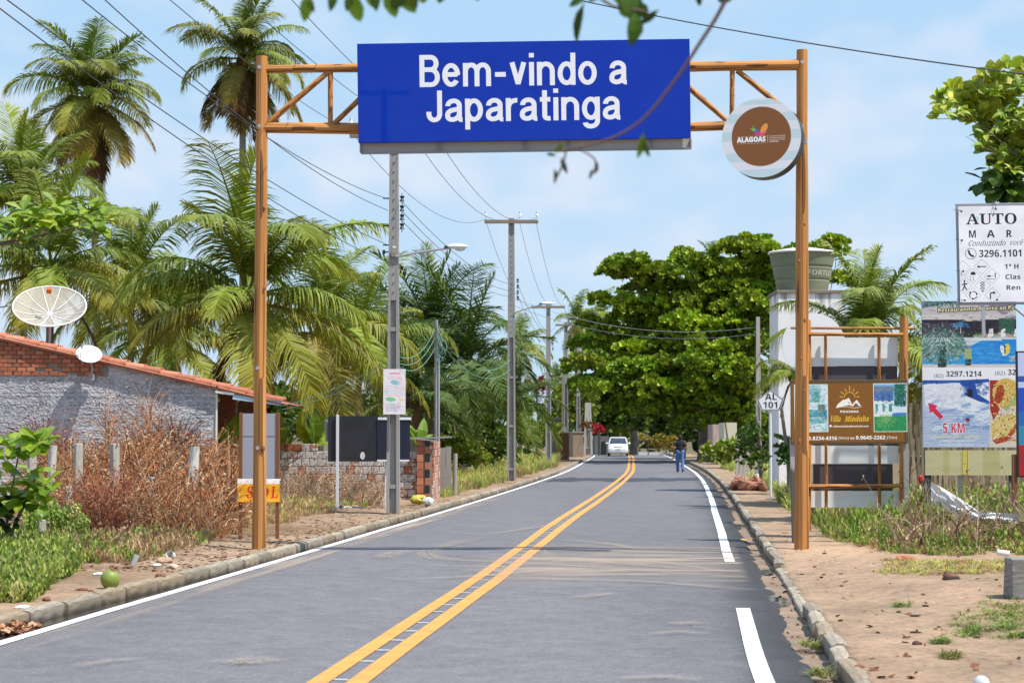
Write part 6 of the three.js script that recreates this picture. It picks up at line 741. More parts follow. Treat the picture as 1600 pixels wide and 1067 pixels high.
const qUp = new THREE.Quaternion(), Y = V(0, 1, 0);
function aim(o, dir, roll) { o.quaternion.setFromUnitVectors(Y, dir.clone().normalize()); o.rotateY(roll); }
function rosette(t, p, dir, n, size, mats, R, name = 'leaf', geos = LEAF) { // leaves spreading round the end of a twig
  const q = new THREE.Quaternion().setFromUnitVectors(Y, dir.clone().normalize());
  for (let i = 0; i < n; i++) { const a = i * 2.4 + R(), op = 0.5 + 0.75 * (i / n) + R() * 0.25, d = V(Math.cos(a) * Math.sin(op), Math.cos(op), Math.sin(a) * Math.sin(op)).applyQuaternion(q); d.y -= 0.08; const o = part(name, geos[Math.floor(R() * geos.length)], mats[Math.floor(R() * mats.length)], t); o.position.copy(p); aim(o, d, 0); const up = V(0, 0, 1).applyQuaternion(o.quaternion), want = V(0, 1, 0.25); const ax = d.clone().normalize(), u1 = up.clone().sub(ax.clone().multiplyScalar(up.dot(ax))), u2 = want.sub(ax.clone().multiplyScalar(want.dot(ax))); const an = Math.atan2(ax.dot(u1.clone().cross(u2)), u1.dot(u2)); o.rotateY(an + (R() - 0.5) * 0.9); o.scale.setScalar(size * (0.75 + R() * 0.45)); }
}
{ // sea almond branch reaching in from the left
  const R = rng(5), D = 33.5, base = V(at(-190, 800, D).x, 0.1, -D), t = thing('almond_tree', 'sea almond tree reaching a leafy bright branch in from the left edge', 'tree', base), P = (px, py, dz = 0) => at(px, py, D - dz).sub(base);
  const trunk = part('trunk', tube([V(0, -0.1, 0), V(0.05, 1.5, 0.1), P(-170, 420)], 0.13, 16, 10, 0.7), M.bark, t);
  const limbs = [[[-170, 420], [-60, 395], [40, 372], [120, 355], [180, 346]], [[-60, 395], [10, 350], [60, 338]], [[40, 372], [90, 340], [130, 332]], [[-60, 395], [0, 380], [50, 385]], [[-170, 460], [-80, 470], [-20, 482], [12, 478]]];
  limbs.forEach((l, i) => part('limb', tube(l.map(([a, b], k) => P(a, b, k * 0.12 * (i % 2 ? 1 : -1))), i ? 0.022 : 0.05, 16, 6, 0.4), M.bark, trunk));
  for (let i = 0; i < 36; i++) { const px = lerp(-20, 182, R()), py = 356 + (R() - 0.62) * 48 - (px > 60 && px < 150 ? 6 : 0); rosette(t, P(px, py, (R() - 0.3) * 1.2), V((R() - 0.3) * 0.8, 0.9, 0.5), 7, 0.31, R() < 0.85 ? [LM.bright, LM.bright, LM.green] : [LM.green, LM.yellow, LM.bright], R); }
}
{ // small-leaved tree at the right with darker almond leaves below
  const R = rng(15), D = 36, base = V(at(1830, 800, D).x, 0.15, -D), t = thing('leafy_tree', 'bright yellow green tree leaning in above the boards at the right edge', 'tree', base), P = (px, py, dz = 0) => at(px, py, D - dz).sub(base);
  const trunk = part('trunk', tube([V(0, -0.1, 0), V(-0.05, 2, 0), P(1800, 300)], 0.12, 16, 10, 0.7), M.bark, t);
  const limbs = [[[1810, 420], [1680, 300], [1590, 235], [1520, 180], [1465, 178]], [[1680, 300], [1600, 200], [1560, 150], [1520, 135]], [[1700, 290], [1630, 170], [1600, 110]], [[1690, 310], [1610, 290], [1540, 270]], [[1590, 235], [1545, 225], [1510, 205]]];
  limbs.forEach((l, i) => part('limb', tube(l.map(([a, b], k) => P(a, b + 8, -0.3 + k * 0.06)), i ? 0.012 : 0.03, 16, 6, 0.25), M.bark, trunk));
  const edge = (py) => py < 165 ? lerp(1565, 1500, (py - 115) / 50) : py < 185 ? 1466 : py < 205 ? 1500 : lerp(1520, 1550, (py - 205) / 110);
  for (let i = 0; i < 48; i++) { let px, py; do { px = lerp(1462, 1650, R()); py = lerp(115, 275, R()); } while (px < edge(py) + 4); rosette(t, P(px, py, (R() - 0.3) * 1.2), V((R() - 0.6) * 0.8, 0.8, 0.6), 6, 0.25, R() < 0.6 ? [LM.yellow, LM.bright, LM.bright] : [LM.bright, LM.green, LM.yellow], R, 'leaf', LEAFP); }
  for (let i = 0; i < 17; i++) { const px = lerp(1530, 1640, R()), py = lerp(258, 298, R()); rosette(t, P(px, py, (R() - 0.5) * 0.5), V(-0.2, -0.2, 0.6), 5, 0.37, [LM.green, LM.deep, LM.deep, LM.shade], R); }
  const cl = []; for (let i = 0; i < 46; i++) { let px, py; do { px = lerp(1480, 1700, R()); py = lerp(125, 285, R()); } while (px < edge(py) + 16); const p = P(px, py, -0.3 - R() * 1.2); cl.push([p.x, p.y, p.z, 0.3, 0.21, 0.3]); } lateCrowns.push(() => crown(t, cl, 9, 0.25, [[0.55, 0.58, 0.06], [0.45, 0.55, 0.06], [0.34, 0.46, 0.05]], 3));
}
{ // near twig hanging into the top of the picture, leaf by leaf
  const R = rng(2), D = 5.4, base = at(1150, -330, D), t = thing('overhanging_branch', 'blurred dark twig with few leaves hanging in front at the top', 'branch', base), P = (px, py, dz = 0) => at(px, py, D - dz).sub(base);
  const twigM = std({ color: rgb(0.11, 0.06, 0.05), roughness: 0.8 });
  part('twig', tube([P(1160, -330), P(1180, -120), P(1130, 8), P(1092, 70), P(1050, 132), P(1000, 190), P(945, 220), P(876, 236)], 0.009, 60, 7, 0.3), twigM, t);
  part('twig', tube([P(1160, -330), P(960, -130), P(900, -50), P(955, 8), P(985, 14), P(1010, 18)], 0.011, 40, 6, 0.3), twigM, t); part('twig', tube([P(960, -130), P(760, -70), P(640, -22), P(550, -28), P(480, -18)], 0.009, 40, 6, 0.4), twigM, t);
  part('twig', tube([P(885, 234), P(880, 255), P(866, 285)], 0.003, 10, 5), twigM, t); part('twig', tube([P(905, 232), P(930, 250), P(928, 272)], 0.0025, 10, 5), twigM, t);
  const m = D / FOC, lv = (px, py, ang, len, w, mat, dz = 0) => { const o = part('leaf', LEAFP[(px + py) % 2 ? 0 : 1], mat, t); o.position.copy(P(px, py, dz)); o.rotation.set((R() - 0.5) * 0.5, (R() - 0.5) * 0.9, ang); o.scale.set(len * m * w, len * m, len * m); };
  const d = LM.deep, g = LM.green, s = LM.shade;
  [[478, -14, 3.4, 40, 0.9, s], [484, -12, 2.9, 52, 1.2, g], [546, -14, 3.5, 62, 1.15, g], [552, -16, 2.7, 42, 1, d], [578, -22, 3.0, 40, 1.1, g], [626, -20, 3.55, 52, 1.5, g], [630, -22, 2.8, 46, 1.6, d], [655, -24, 2.3, 48, 1.6, g], [606, -22, 3.3, 58, 1.3, g], [640, -26, 3.1, 52, 1.5, d], [668, -30, 2.6, 50, 1.5, g], [590, -24, 2.9, 46, 1.2, d], [520, -22, 3.2, 44, 1.1, d], [648, -20, 3.0, 34, 1.5, g], [695, -30, 2.8, 40, 1.4, d], [742, -34, 3.2, 40, 1.4, g],
    [916, -4, 1.9, 34, 1.2, d], [914, 2, 2.7, 75, 0.6, s], [968, -14, 3.75, 62, 1.7, g], [985, -20, 3.2, 52, 2, d], [992, 14, 3.25, 64, 1.35, d], [1000, 0, 3.3, 34, 1.9, d], [1005, -8, 2.2, 52, 0.9, d], [1030, 14, 2.3, 44, 0.8, s], [1090, -20, 3.3, 36, 0.9, s], [1150, -4, 1.7, 44, 0.9, s], [1160, -26, 2.9, 30, 1.2, d], [940, -26, 2.6, 40, 1.4, d], [962, -28, 3.3, 44, 1.6, g],
    [1006, 205, 3.0, 46, 0.75, g], [1004, 218, 3.5, 34, 0.7, d], [880, 222, 2.6, 24, 1.2, g], [876, 245, 3.5, 30, 0.7, s], [866, 262, 3.4, 28, 0.7, s], [870, 244, 1.2, 22, 0.8, s], [930, 248, 3.4, 30, 0.7, s], [926, 262, 2.9, 24, 0.6, s]].forEach((a) => lv(...a));
}
// big trees: limbs, then layered clumps of leaf rosettes
const ROS = (() => { const R = rng(44), s = [], G = leafGeo(0.3, 0.2, 0.45); for (let i = 0; i < 8; i++) { const o = new THREE.Object3D(), a = i * 2.4, op = 0.55 + 0.85 * (i / 8); o.quaternion.setFromUnitVectors(Y, V(Math.cos(a) * Math.sin(op), Math.cos(op), Math.sin(a) * Math.sin(op))); o.rotateY(R() * 6.28); o.scale.setScalar(0.8 + R() * 0.4); o.updateMatrix(); s.push(G.clone().applyMatrix4(o.matrix)); } return mg(s); })();
function crown(t, clumps, per, size, colors, seed, mat = 'leaf', name = 'crown', geo = ROS) {
  const R = rng(seed), n = clumps.length * per, im = new THREE.InstancedMesh(geo, leafy(1, 1, 1, 0.45, { vertexColors: true, roughness: 0.5 }), n), o = new THREE.Object3D(), c = new THREE.Color(); let k = 0;
  for (const [x, y, z, rx, ry, rz] of clumps) { const tone = 0.72 + R() * 0.56, warm = 0.9 + R() * 0.25, slope = (R() - 0.5) * 0.5; for (let i = 0; i < per; i++) { const a = R() * 6.283, h = R() < 0.8 ? 1 - R() * 0.75 : -R() * 0.7, q = Math.sqrt(Math.max(0, 1 - h * h)) * (0.8 + 0.25 * R()); const d = V(Math.cos(a) * q, h, Math.sin(a) * q); const jt = 0.55 + 0.85 * R(); o.position.set(x + d.x * rx * jt, y + d.y * ry * (0.5 + 1.1 * R()) + d.x * rx * slope, z + d.z * rz * jt); const ndir = V(d.x * 0.8, 0.75 + 0.5 * h, d.z * 0.8 + 0.1).normalize(); o.quaternion.setFromUnitVectors(Y, ndir); o.rotateY(R() * 6.28); o.scale.setScalar(size * (0.7 + R() * 0.6)); o.updateMatrix(); im.setMatrixAt(k, o.matrix); const w = colors[Math.floor(Math.pow(R(), 1.2) * colors.length)], v = (0.75 + R() * 0.5) * tone; c.setRGB(w[0] * v * warm, w[1] * v, w[2] * v); im.setColorAt(k++, c); } }
  im.name = name; im.userData.kind = 'stuff'; t.add(shade(im)); return im;
}
for (const f of lateCrowns) f();
function bigTree({ label, px, base, D, clumps, seed, size, per, colors, trunkR = 0.35, limbs = 9, name = 'almond_tree' }) {
  const R = rng(seed), b = V(at(px, base, D).x, Math.max(-4, Math.min(0.1, at(px, base, D).y)), -D), t = thing(name, label, 'tree', b), C = clumps.map(([x, y, dz, rx, ry]) => { const p = at(x, y, D - dz).sub(b); return [p.x, p.y, p.z, rx, ry, rx]; });
  const lowest = Math.min(...C.map((c) => c[1])), h = Math.max(1.2, lowest * 0.9), tr = part('trunk', tube([V(0, -0.3, 0), V(0.1, h * 0.5, 0.05), V(-0.05, h + 1, 0)], trunkR, 12, 10, 0.75), M.bark, t);
  C.forEach((c, i) => { if (i % Math.ceil(C.length / limbs) === 0) part('limb', tube([V(0, h * (0.8 + 0.3 * R()), 0), V(c[0] * 0.4, lerp(h, c[1], 0.6), c[2] * 0.4), V(c[0], c[1] - 0.1, c[2])], trunkR * 0.35, 12, 6, 0.25), M.bark, tr); });
  crown(t, C, per, size, colors, seed + 1); return t;
}
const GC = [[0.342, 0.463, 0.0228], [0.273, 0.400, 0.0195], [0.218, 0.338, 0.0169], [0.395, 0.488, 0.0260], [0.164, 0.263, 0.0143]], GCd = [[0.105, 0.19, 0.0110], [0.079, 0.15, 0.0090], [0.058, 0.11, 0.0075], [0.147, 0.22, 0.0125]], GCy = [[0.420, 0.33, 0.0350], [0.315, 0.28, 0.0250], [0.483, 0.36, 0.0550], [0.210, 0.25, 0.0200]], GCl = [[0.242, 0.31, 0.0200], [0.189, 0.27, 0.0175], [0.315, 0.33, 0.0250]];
{
  const R = rng(70), cl = []; // right-hand big tree: layered shelves
  const shelf = (y, x0, x1, n, ry = 0.55, dz = 0) => { for (let i = 0; i < n; i++) cl.push([lerp(x0, x1, (i + 0.5) / n) + (R() - 0.5) * 12, y + (R() - 0.5) * 16, dz + (R() - 0.3) * 3, 0.6 + R() * 0.5, ry * (0.55 + R() * 0.5)]); };
  shelf(420, 960, 1000, 3, 0.4, 2); shelf(432, 950, 1060, 6, 0.5, 1); shelf(405, 1060, 1090, 2, 0.4); shelf(398, 1140, 1205, 4, 0.5); shelf(425, 1080, 1235, 8); shelf(455, 990, 1240, 12); shelf(482, 965, 1230, 13, 0.6, 1); shelf(512, 945, 1230, 13, 0.6, 1.5); shelf(545, 925, 1200, 13, 0.6, 2.5); shelf(572, 905, 1190, 14, 0.55, 3.5); shelf(604, 920, 1180, 12, 0.55, 3); shelf(632, 945, 1180, 11, 0.5, 2); shelf(655, 1070, 1180, 5, 0.5, 1.5); shelf(500, 1000, 1200, 8, 0.8, -2); shelf(560, 960, 1200, 9, 0.8, -3); shelf(620, 990, 1180, 8, 0.8, -3); shelf(384, 1292, 1310, 2, 0.3, -2); shelf(398, 1215, 1250, 2, 0.4, -2); shelf(430, 1298, 1318, 2, 0.4, -2);
  for (const [a, b] of [[950, 428], [962, 418], [985, 426], [1000, 413], [1020, 428], [1046, 420], [1065, 400], [1077, 412], [1128, 393], [1144, 386], [1165, 379], [1188, 381], [1203, 391], [1218, 408], [1098, 428], [1035, 440], [938, 470], [920, 505], [905, 540], [898, 575], [905, 600]]) cl.push([a, b, (R() - 0.5) * 3, 0.5 + R() * 0.25, 0.3]);
  for (let i = 0; i < 70; i++) { const y = lerp(440, 640, R()), w = y < 470 ? [1090, 1215] : y < 520 ? [990, 1220] : [940, 1180]; cl.push([lerp(w[0], w[1], R()), y, -1.5 - R() * 3, 1.0, 0.6]); }
  bigTree({ label: 'huge sea almond tree with layered crown overhanging the road on the right', px: 1100, base: 718, D: 128, clumps: cl, seed: 71, size: 0.3, per: 92, colors: GC, trunkR: 0.5, limbs: 14 });
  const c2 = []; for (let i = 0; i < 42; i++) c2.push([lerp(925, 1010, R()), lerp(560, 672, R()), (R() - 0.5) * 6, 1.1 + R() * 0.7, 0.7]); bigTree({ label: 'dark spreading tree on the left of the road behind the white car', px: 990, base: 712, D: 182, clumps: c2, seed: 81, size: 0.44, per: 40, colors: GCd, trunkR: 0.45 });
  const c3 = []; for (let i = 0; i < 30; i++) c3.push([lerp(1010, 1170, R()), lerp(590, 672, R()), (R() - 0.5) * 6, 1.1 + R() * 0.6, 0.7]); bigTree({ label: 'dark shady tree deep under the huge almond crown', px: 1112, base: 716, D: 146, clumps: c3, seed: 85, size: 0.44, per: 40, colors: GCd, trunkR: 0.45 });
  const c4 = []; for (let i = 0; i < 16; i++) c4.push([lerp(872, 925, R()), lerp(612, 668, R()), (R() - 0.5) * 4, 0.9 + R() * 0.4, 0.6]); bigTree({ label: 'light green tree behind the far gate beside the poles', px: 900, base: 716, D: 172, clumps: c4, seed: 88, size: 0.36, per: 26, colors: GCl, trunkR: 0.2 });
  const c5 = []; for (let i = 0; i < 14; i++) c5.push([lerp(1162, 1212, R()), lerp(672, 730, R()), (R() - 0.5) * 2, 0.3 + R() * 0.2, 0.25]); bigTree({ label: 'dark leafy shrub left of the white tower foot', px: 1185, base: 735, D: 66, clumps: c5, seed: 92, size: 0.12, per: 22, colors: GCd, trunkR: 0.08, name: 'shrub' });
  const c6 = []; for (let i = 0; i < 8; i++) c6.push([lerp(1212, 1250, R()), lerp(672, 768, R()), (R() - 0.5) * 1.0, 0.16 + R() * 0.1, 0.15]); bigTree({ label: 'glossy shrub between the route shield and the brown board', px: 1226, base: 790, D: 46, clumps: c6, seed: 95, size: 0.1, per: 12, colors: [[0.09, 0.19, 0.025], [0.06, 0.13, 0.02]], trunkR: 0.05, name: 'shrub' });
  for (const [px, D, w, k, cols, label, y] of [[1012, 200, 26, 10, GCy, 'yellow sunlit bush at the end of the road', 694], [1040, 204, 18, 8, GCy, 'smaller yellow bush left of the walking man far away', 692], [970, 196, 14, 6, GCl, 'small light green bush behind the white car', 700], [1136, 100, 22, 9, GCl, 'light green bush beside the pink wall', 712], [835, 115, 26, 10, GCl, 'sunlit hedge bush right of the second power pole', 672], [768, 86, 42, 14, GCd, 'dark bush under the oil palms left of the second pole', 700], [735, 84, 34, 12, GCd, 'dark low bush under the oil palms', 682], [710, 74, 26, 10, GCl, 'small bush in the grass beside the board fence', 712], [1350, 60, 30, 9, GCd, 'dark bush behind the framed sign', 690], [1440, 56, 22, 8, GCl, 'bush behind the straw fence', 700]]) { const c = []; for (let i = 0; i < k; i++) c.push([px + (R() - 0.5) * 2 * w, y + (R() - 0.5) * w * 0.6, (R() - 0.5) * 2, 0.5 + R() * 0.3, 0.4]); bigTree({ label, px, base: Math.max(712, 680 + 4900 / D), D, clumps: c, seed: Math.round(px + D), size: 0.22, per: 24, colors: cols, trunkR: 0.06, limbs: 4, name: 'bush' }); }
  for (const [px, py, D, w, n, col, label] of [[838, 605, 128, 16, 9, [[0.42, 0.06, 0.07], [0.5, 0.16, 0.14], [0.1, 0.17, 0.03]], 'pinkish red flowering bush right of the second power pole'], [918, 668, 160, 7, 4, [[0.5, 0.02, 0.035], [0.12, 0.18, 0.03]], 'red flowering bush at the fifth power pole'], [936, 672, 165, 6, 3, [[0.55, 0.02, 0.04], [0.42, 0.03, 0.03]], 'bright red bougainvillea left of the white car']]) { const c = []; for (let i = 0; i < n; i++) c.push([px + (R() - 0.5) * 2 * w, py + (R() - 0.5) * w, (R() - 0.5) * 2, 0.32, 0.28]); bigTree({ label, px, base: 716, D, clumps: c, seed: px, size: 0.17, per: 22, colors: col, trunkR: 0.05, limbs: 4, name: 'flowering_bush' }); }
  // far wood closing the horizon
  const fw = []; for (let i = 0; i < 260; i++) { const px = lerp(-500, 2100, R()), D = lerp(230, 290, R()); if (px > 640 && px < 880) { if (R() < 0.5) continue; } const p = at(px, px > 780 && px < 930 ? 690 - R() * 22 : 688 - R() * 52, D); fw.push([p.x, p.y, p.z, 4 + R() * 3, 2.6, 3]); } const holder = new THREE.Group(); holder.name = 'far_wood'; scene.add(holder); tag(holder, 'far belt of trees closing the view behind palms and houses', 'woodland', null, 'stuff'); crown(holder, fw, 40, 1.1, GCd, 101, 'leaf', 'foliage');
}
{ // broad bush at the left edge, leaf by leaf
  const R = rng(25), D = 27.6, b = V(at(10, 860, D).x, 0.15, -D), t = thing('broadleaf_bush', 'broad leaved bright green bush at the far left in front of the house', 'bush', b), P = (px, py, dz = 0) => at(px, py, D - dz).sub(b);
  for (const l of [[[5, 860], [15, 780], [30, 700]], [[0, 850], [-20, 760], [0, 680]], [[10, 850], [45, 770], [60, 725]], [[8, 850], [30, 800], [42, 760]]]) part('stem', tube(l.map(([a, c], k) => P(a, c, k * 0.1)), 0.02, 12, 6, 0.5), M.bark, t);
  for (let i = 0; i < 30; i++) { const px = lerp(-30, 72, Math.pow(R(), 0.8)), py = lerp(678, 800, R()) + Math.max(0, px - 40) * 0.4; rosette(t, P(px, py, (R() - 0.2) * 0.7), V((R() - 0.4) * 0.8, 0.8, 0.5), 5, 0.31, R() < 0.8 ? [LM.bright, LM.green, LM.bright] : [LM.deep, LM.yellow, LM.green], R); }
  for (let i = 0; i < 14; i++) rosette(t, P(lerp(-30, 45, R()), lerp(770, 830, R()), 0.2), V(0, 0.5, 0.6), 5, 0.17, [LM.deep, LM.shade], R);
}
{ // banana plants over the brick wall and by the veranda
  const big = [leafGeo(0.16, 0.35, 0.5, 0.2, 0.12), leafGeo(0.14, 0.4, 0.8, 0.2, 0.12)], R = rng(13);
  for (const [px, py, D, n, s, label] of [[488, 700, 52.5, 8, 1.35, 'banana plant with broad leaves over the stepped wall top'], [652, 700, 53.5, 6, 1.1, 'banana plant behind the wall end right of the pole'], [352, 700, 46, 8, 0.9, 'leafy plant beside the house corner'], [362, 668, 47.4, 6, 0.7, 'young plant in the veranda shade'], [445, 700, 52, 5, 1.0, 'small banana plant left of the stepped wall top']]) { const c = at(px, py, D), b = V(c.x, 0.1, c.z), t = thing('banana_plant', label, 'plant', b); part('stem', rod(V(0, 0, 0), V(0.03, c.y - 0.1, 0), 0.07, 0.05), LM.green, t); for (let i = 0; i < n; i++) { const a = i * 2.4 + px, e = 0.25 + R() * 0.6; const o = part('leaf', big[i % 2], [LM.bright, LM.green, LM.yellow][Math.floor(R() * 2.4)], t); o.position.set(0.03, c.y - 0.15, 0); aim(o, V(Math.cos(a) * Math.sin(e), Math.cos(e), Math.sin(a) * Math.sin(e)), R() * 6); o.scale.setScalar(s * (0.7 + R() * 0.4)); } }
}
// ---------------------------------------------------------------- grass, herbs, dry thicket
function bladeTuft(n, h, w, spread, seed) { const R = rng(seed), s = new Soup(); for (let i = 0; i < n; i++) { const a = R() * 6.28, b = R() * spread * 0.3, l = h * (0.5 + R() * 0.6), ln = (0.2 + R()) * spread, p0 = V(Math.cos(a) * b, 0, Math.sin(a) * b), d = V(Math.cos(a), 0, Math.sin(a)), sd = V(-d.z, 0, d.x).multiplyScalar(w / 2), p1 = p0.clone().addScaledVector(d, ln * 0.35).add(V(0, l * 0.6, 0)), p2 = p0.clone().addScaledVector(d, ln).add(V(0, l * (0.75 + R() * 0.25), 0)), k = 0.8 + R() * 0.4, c = [k, k, k]; s.quad(p0.clone().add(sd), p0.clone().sub(sd), p1.clone().sub(sd), p1.clone().add(sd), c); s.tri(p1.clone().add(sd), p1.clone().sub(sd), p2, [k * 1.15, k * 1.1, k * 0.9]); } return s.geo(); }
function herbTuft(n, h, leaf, spread, seed) { const R = rng(seed), s = new Soup(); for (let i = 0; i < n; i++) { const a = R() * 6.28, top = V(Math.cos(a) * spread * R(), h * (0.5 + R() * 0.6), Math.sin(a) * spread * R()), p0 = top.clone().multiplyScalar(0.2).setY(0); s.tri(p0, p0.clone().add(V(0.006, 0, 0)), top, [0.8, 0.75, 0.6]); for (let k = 0; k < 9; k++) { const f = 0.3 + 0.7 * k / 8, q = p0.clone().lerp(top, f), b = R() * 6.28, d = V(Math.cos(b), 0.25 + R() * 0.5, Math.sin(b)).multiplyScalar(leaf * (0.7 + R() * 0.6)), sd = V(-d.z, 0.1, d.x).multiplyScalar(0.36), v = 0.75 + R() * 0.5, c = [v, v, v]; s.quad(q, q.clone().addScaledVector(d, 0.5).add(sd), q.clone().add(d), q.clone().addScaledVector(d, 0.5).sub(sd), c); } } return s.geo(); }
const TUFT = [bladeTuft(14, 0.3, 0.014, 0.22, 1), bladeTuft(16, 0.22, 0.016, 0.3, 2)], TALL = [bladeTuft(14, 0.75, 0.016, 0.4, 3), bladeTuft(12, 0.95, 0.014, 0.35, 4)], HERB = [herbTuft(9, 0.42, 0.042, 0.24, 5), herbTuft(11, 0.3, 0.034, 0.26, 6)];
const MATT = leafy(1, 1, 1, 0.35, { vertexColors: true, roughness: 0.8 });
function field(name, label, geo, list, cat = 'grass') { const im = new THREE.InstancedMesh(geo, MATT, list.length), o = new THREE.Object3D(), c = new THREE.Color(); list.forEach(([p, s, col, sy], i) => { o.position.copy(p); o.rotation.set(Math.sin(i * 7.1) * 0.18, i * 2.4, Math.sin(i * 4.7) * 0.18); o.scale.set(s, s * (sy ?? 1), s); o.updateMatrix(); im.setMatrixAt(i, o.matrix); im.setColorAt(i, c.setRGB(...col)); }); im.name = numbered(name); scene.add(shade(im)); tag(im, label, cat, null, 'stuff'); }
{
  const R = rng(31), pick = (l) => { const c = l[Math.floor(R() * l.length)], k = 0.75 + R() * 0.5; return [c[0] * k, c[1] * k, c[2] * k]; };
  const GG = [[0.24, 0.36, 0.05], [0.3, 0.4, 0.07], [0.18, 0.3, 0.04]], GY = [[0.4, 0.41, 0.1], [0.33, 0.39, 0.08], [0.46, 0.42, 0.16]], GD = [[0.42, 0.28, 0.15], [0.36, 0.22, 0.11], [0.48, 0.35, 0.2]];
  // right-hand weeds
  const lists = [[], [], [], [], [], []];
  for (let i = 0; i < 7400; i++) { const D = lerp(26.6, 44, Math.pow(R(), 1.5)), px = lerp(1262, 1900, R()), X = (px - 800) / FOC * D, a = X - cx(D) - RK(D); const front = px < 1330 ? 29.4 + (1330 - px) * 0.012 : px < 1420 ? lerp(29.4, 27.0, (px - 1330) / 90) : 26.9 + 0.3 * Math.sin(px * 0.05); if (a < 1.1 || D < front + R() * 0.5) continue; const deep = sstep(D, front, front + 2.2), k = R(), L = k < 0.34 ? 0 + (R() < 0.5 ? 0 : 1) : k < 0.74 ? 4 + (R() < 0.5 ? 0 : 1) : 2 + (R() < 0.5 ? 0 : 1); if (L >= 2 && L < 4 && deep < 0.4) continue; const dry = fbm(X * 0.9, D * 0.9, 3, 0, 9) > 0.58 && R() < 0.45; const tall = (D > 31.2 && D < 33.4 && px < 1420 ? 0.75 : 1) * (L === 2 || L === 3 ? 0.5 : 0.8) * (px < 1330 ? 0.8 : 1); lists[L].push([onG(X, D, -0.02), (0.6 + R() * 0.8) * lerp(0.6, 1.15, deep) * tall, dry ? pick(GD) : pick(R() < 0.45 ? GY : GG), lerp(0.7, 1.15, deep)]); }
  [TUFT[0], TUFT[1], TALL[0], TALL[1], HERB[0], HERB[1]].forEach((g, k) => { for (let i = 0; i < 700; i++) { const px = lerp(1190, 1262, R()), D = lerp(30.5, 52, R()), X = (px - 800) / FOC * D, a = X - cx(D) - RK(D); if (a < 1.0 + R() * 0.4 || k === 2 || k === 3 && R() < 0.6) continue; lists[k].push([onG(X, D, -0.02), 0.5 + R() * 0.6, pick(R() < 0.5 ? GY : GG), 0.8]); } });
  ['short grass at the foot of the boards on the right', 'spreading low grass by the boards on the right', 'tall weeds growing among the boards on the right', 'tallest weeds behind the boards on the right', 'leafy weeds around the boards on the right', 'small leafy weeds around the boards on the right'].forEach((l, k) => field('weeds', l, [TUFT[0], TUFT[1], TALL[0], TALL[1], HERB[0], HERB[1]][k], lists[k]));
  // sparse creeping grass on the sand at lower right, and by the kerbs
  const s1 = []; for (let i = 0; i < 900; i++) { const px = lerp(1460, 1640, R()), py = lerp(925, 1010, R()), w = (px - 1440) / 160 - Math.abs(py - 955 + (px - 1540) * 0.25) / 60; if (w < R() * 0.9) continue; const p = gnd(px, py); s1.push([onG(p.x, -p.z, -0.01), 0.2 + R() * 0.3, pick(R() < 0.5 ? GG : GY).map((v) => v * 0.62), 0.55]); }
  for (let i = 0; i < 160; i++) { const [px, py] = [[1270, 1000], [1285, 1045], [1485, 1032], [1520, 990], [1470, 1010], [1410, 953], [1575, 985], [1590, 1000]][i % 8], p = gnd(px + (R() - 0.5) * 26, py + (R() - 0.5) * 7, 0.05); s1.push([V(p.x, Math.max(p.y - 0.05, groundY(p.x, -p.z)), p.z), 0.2 + R() * 0.25, pick(i % 8 < 3 ? GY : GG).map((v) => v * 0.6), 0.6]); }
  for (let i = 0; i < 500; i++) { const px = lerp(1380, 1580, R()), py = 872 + R() * 16, p = gnd(px, py); s1.push([onG(p.x, -p.z, -0.01), 0.25 + R() * 0.3, pick(R() < 0.4 ? GD : GY), 0.6]); }
  field('sparse_grass', 'sparse creeping grass on the sand at lower right', TUFT[1], s1);
  // left verge: bright ground cover at the front, dry grass further on
  const h1 = [], d1 = [], g1 = [];
  for (let i = 0; i < 2400; i++) { const px = lerp(-80, 108, R()), py = lerp(845, 938, R()); if (py > 936 - Math.max(0, px - 20) * 0.55 + (R() - 0.5) * 14) continue; const p = gnd(px, py); h1.push([onG(p.x, -p.z, -0.03), 0.55 + R() * 0.5, pick(R() < 0.75 ? [[0.27, 0.34, 0.05], [0.33, 0.4, 0.07], [0.2, 0.29, 0.045]] : GY), 0.85]); }
  for (let i = 0; i < 1500; i++) { const px = lerp(60, 330, R()), D = lerp(25.5, 33, R()), X = (px - 800) / FOC * D, a = cx(D) - LK(D) - X; if (a < 1.1 + R() * 0.5) continue; (R() < 0.2 ? h1 : d1).push([onG(X, D, -0.02), 0.4 + R() * 0.6, pick(R() < (px < 160 ? 0.5 : 0.15) ? GG : GD), 0.9]); }
  for (let i = 0; i < 3600; i++) { const px = lerp(300, 640, R()), D = lerp(28.5, 49, R()), X = (px - 800) / FOC * D, a = cx(D) - LK(D) - X; if (a < 1.0 + fbm(D * 0.7, 3, 3, 0, 3) * 1.1 + R() * 0.4) continue; const gr = fbm(X * 0.8, D * 0.5, 3, 0, 14) > 0.54; (gr ? g1 : d1).push([onG(X, D, -0.02), (0.4 + R() * 0.7) * (a > 2.4 ? 1.1 : 0.75), gr ? pick(R() < 0.6 ? GG : GY) : pick(R() < 0.75 ? GD : GY), 0.9]); }
  for (let i = 0; i < 3800; i++) { const px = lerp(690, 870, R()), D = lerp(52, 128, Math.pow(R(), 1.4)), X = (px - 800) / FOC * D, a = cx(D) - LK(D) - X; if (a < 0.5 + R() * 0.6 || a > 14) continue; const sc = lerp(1.0, 1.7, sstep(D, 55, 110)); (R() < 0.5 ? g1 : d1).push([onG(X, D, -0.02), (0.6 + R() * 0.7) * sc, pick(R() < 0.5 ? GY : R() < 0.4 ? GD : GG), 1.15]); }
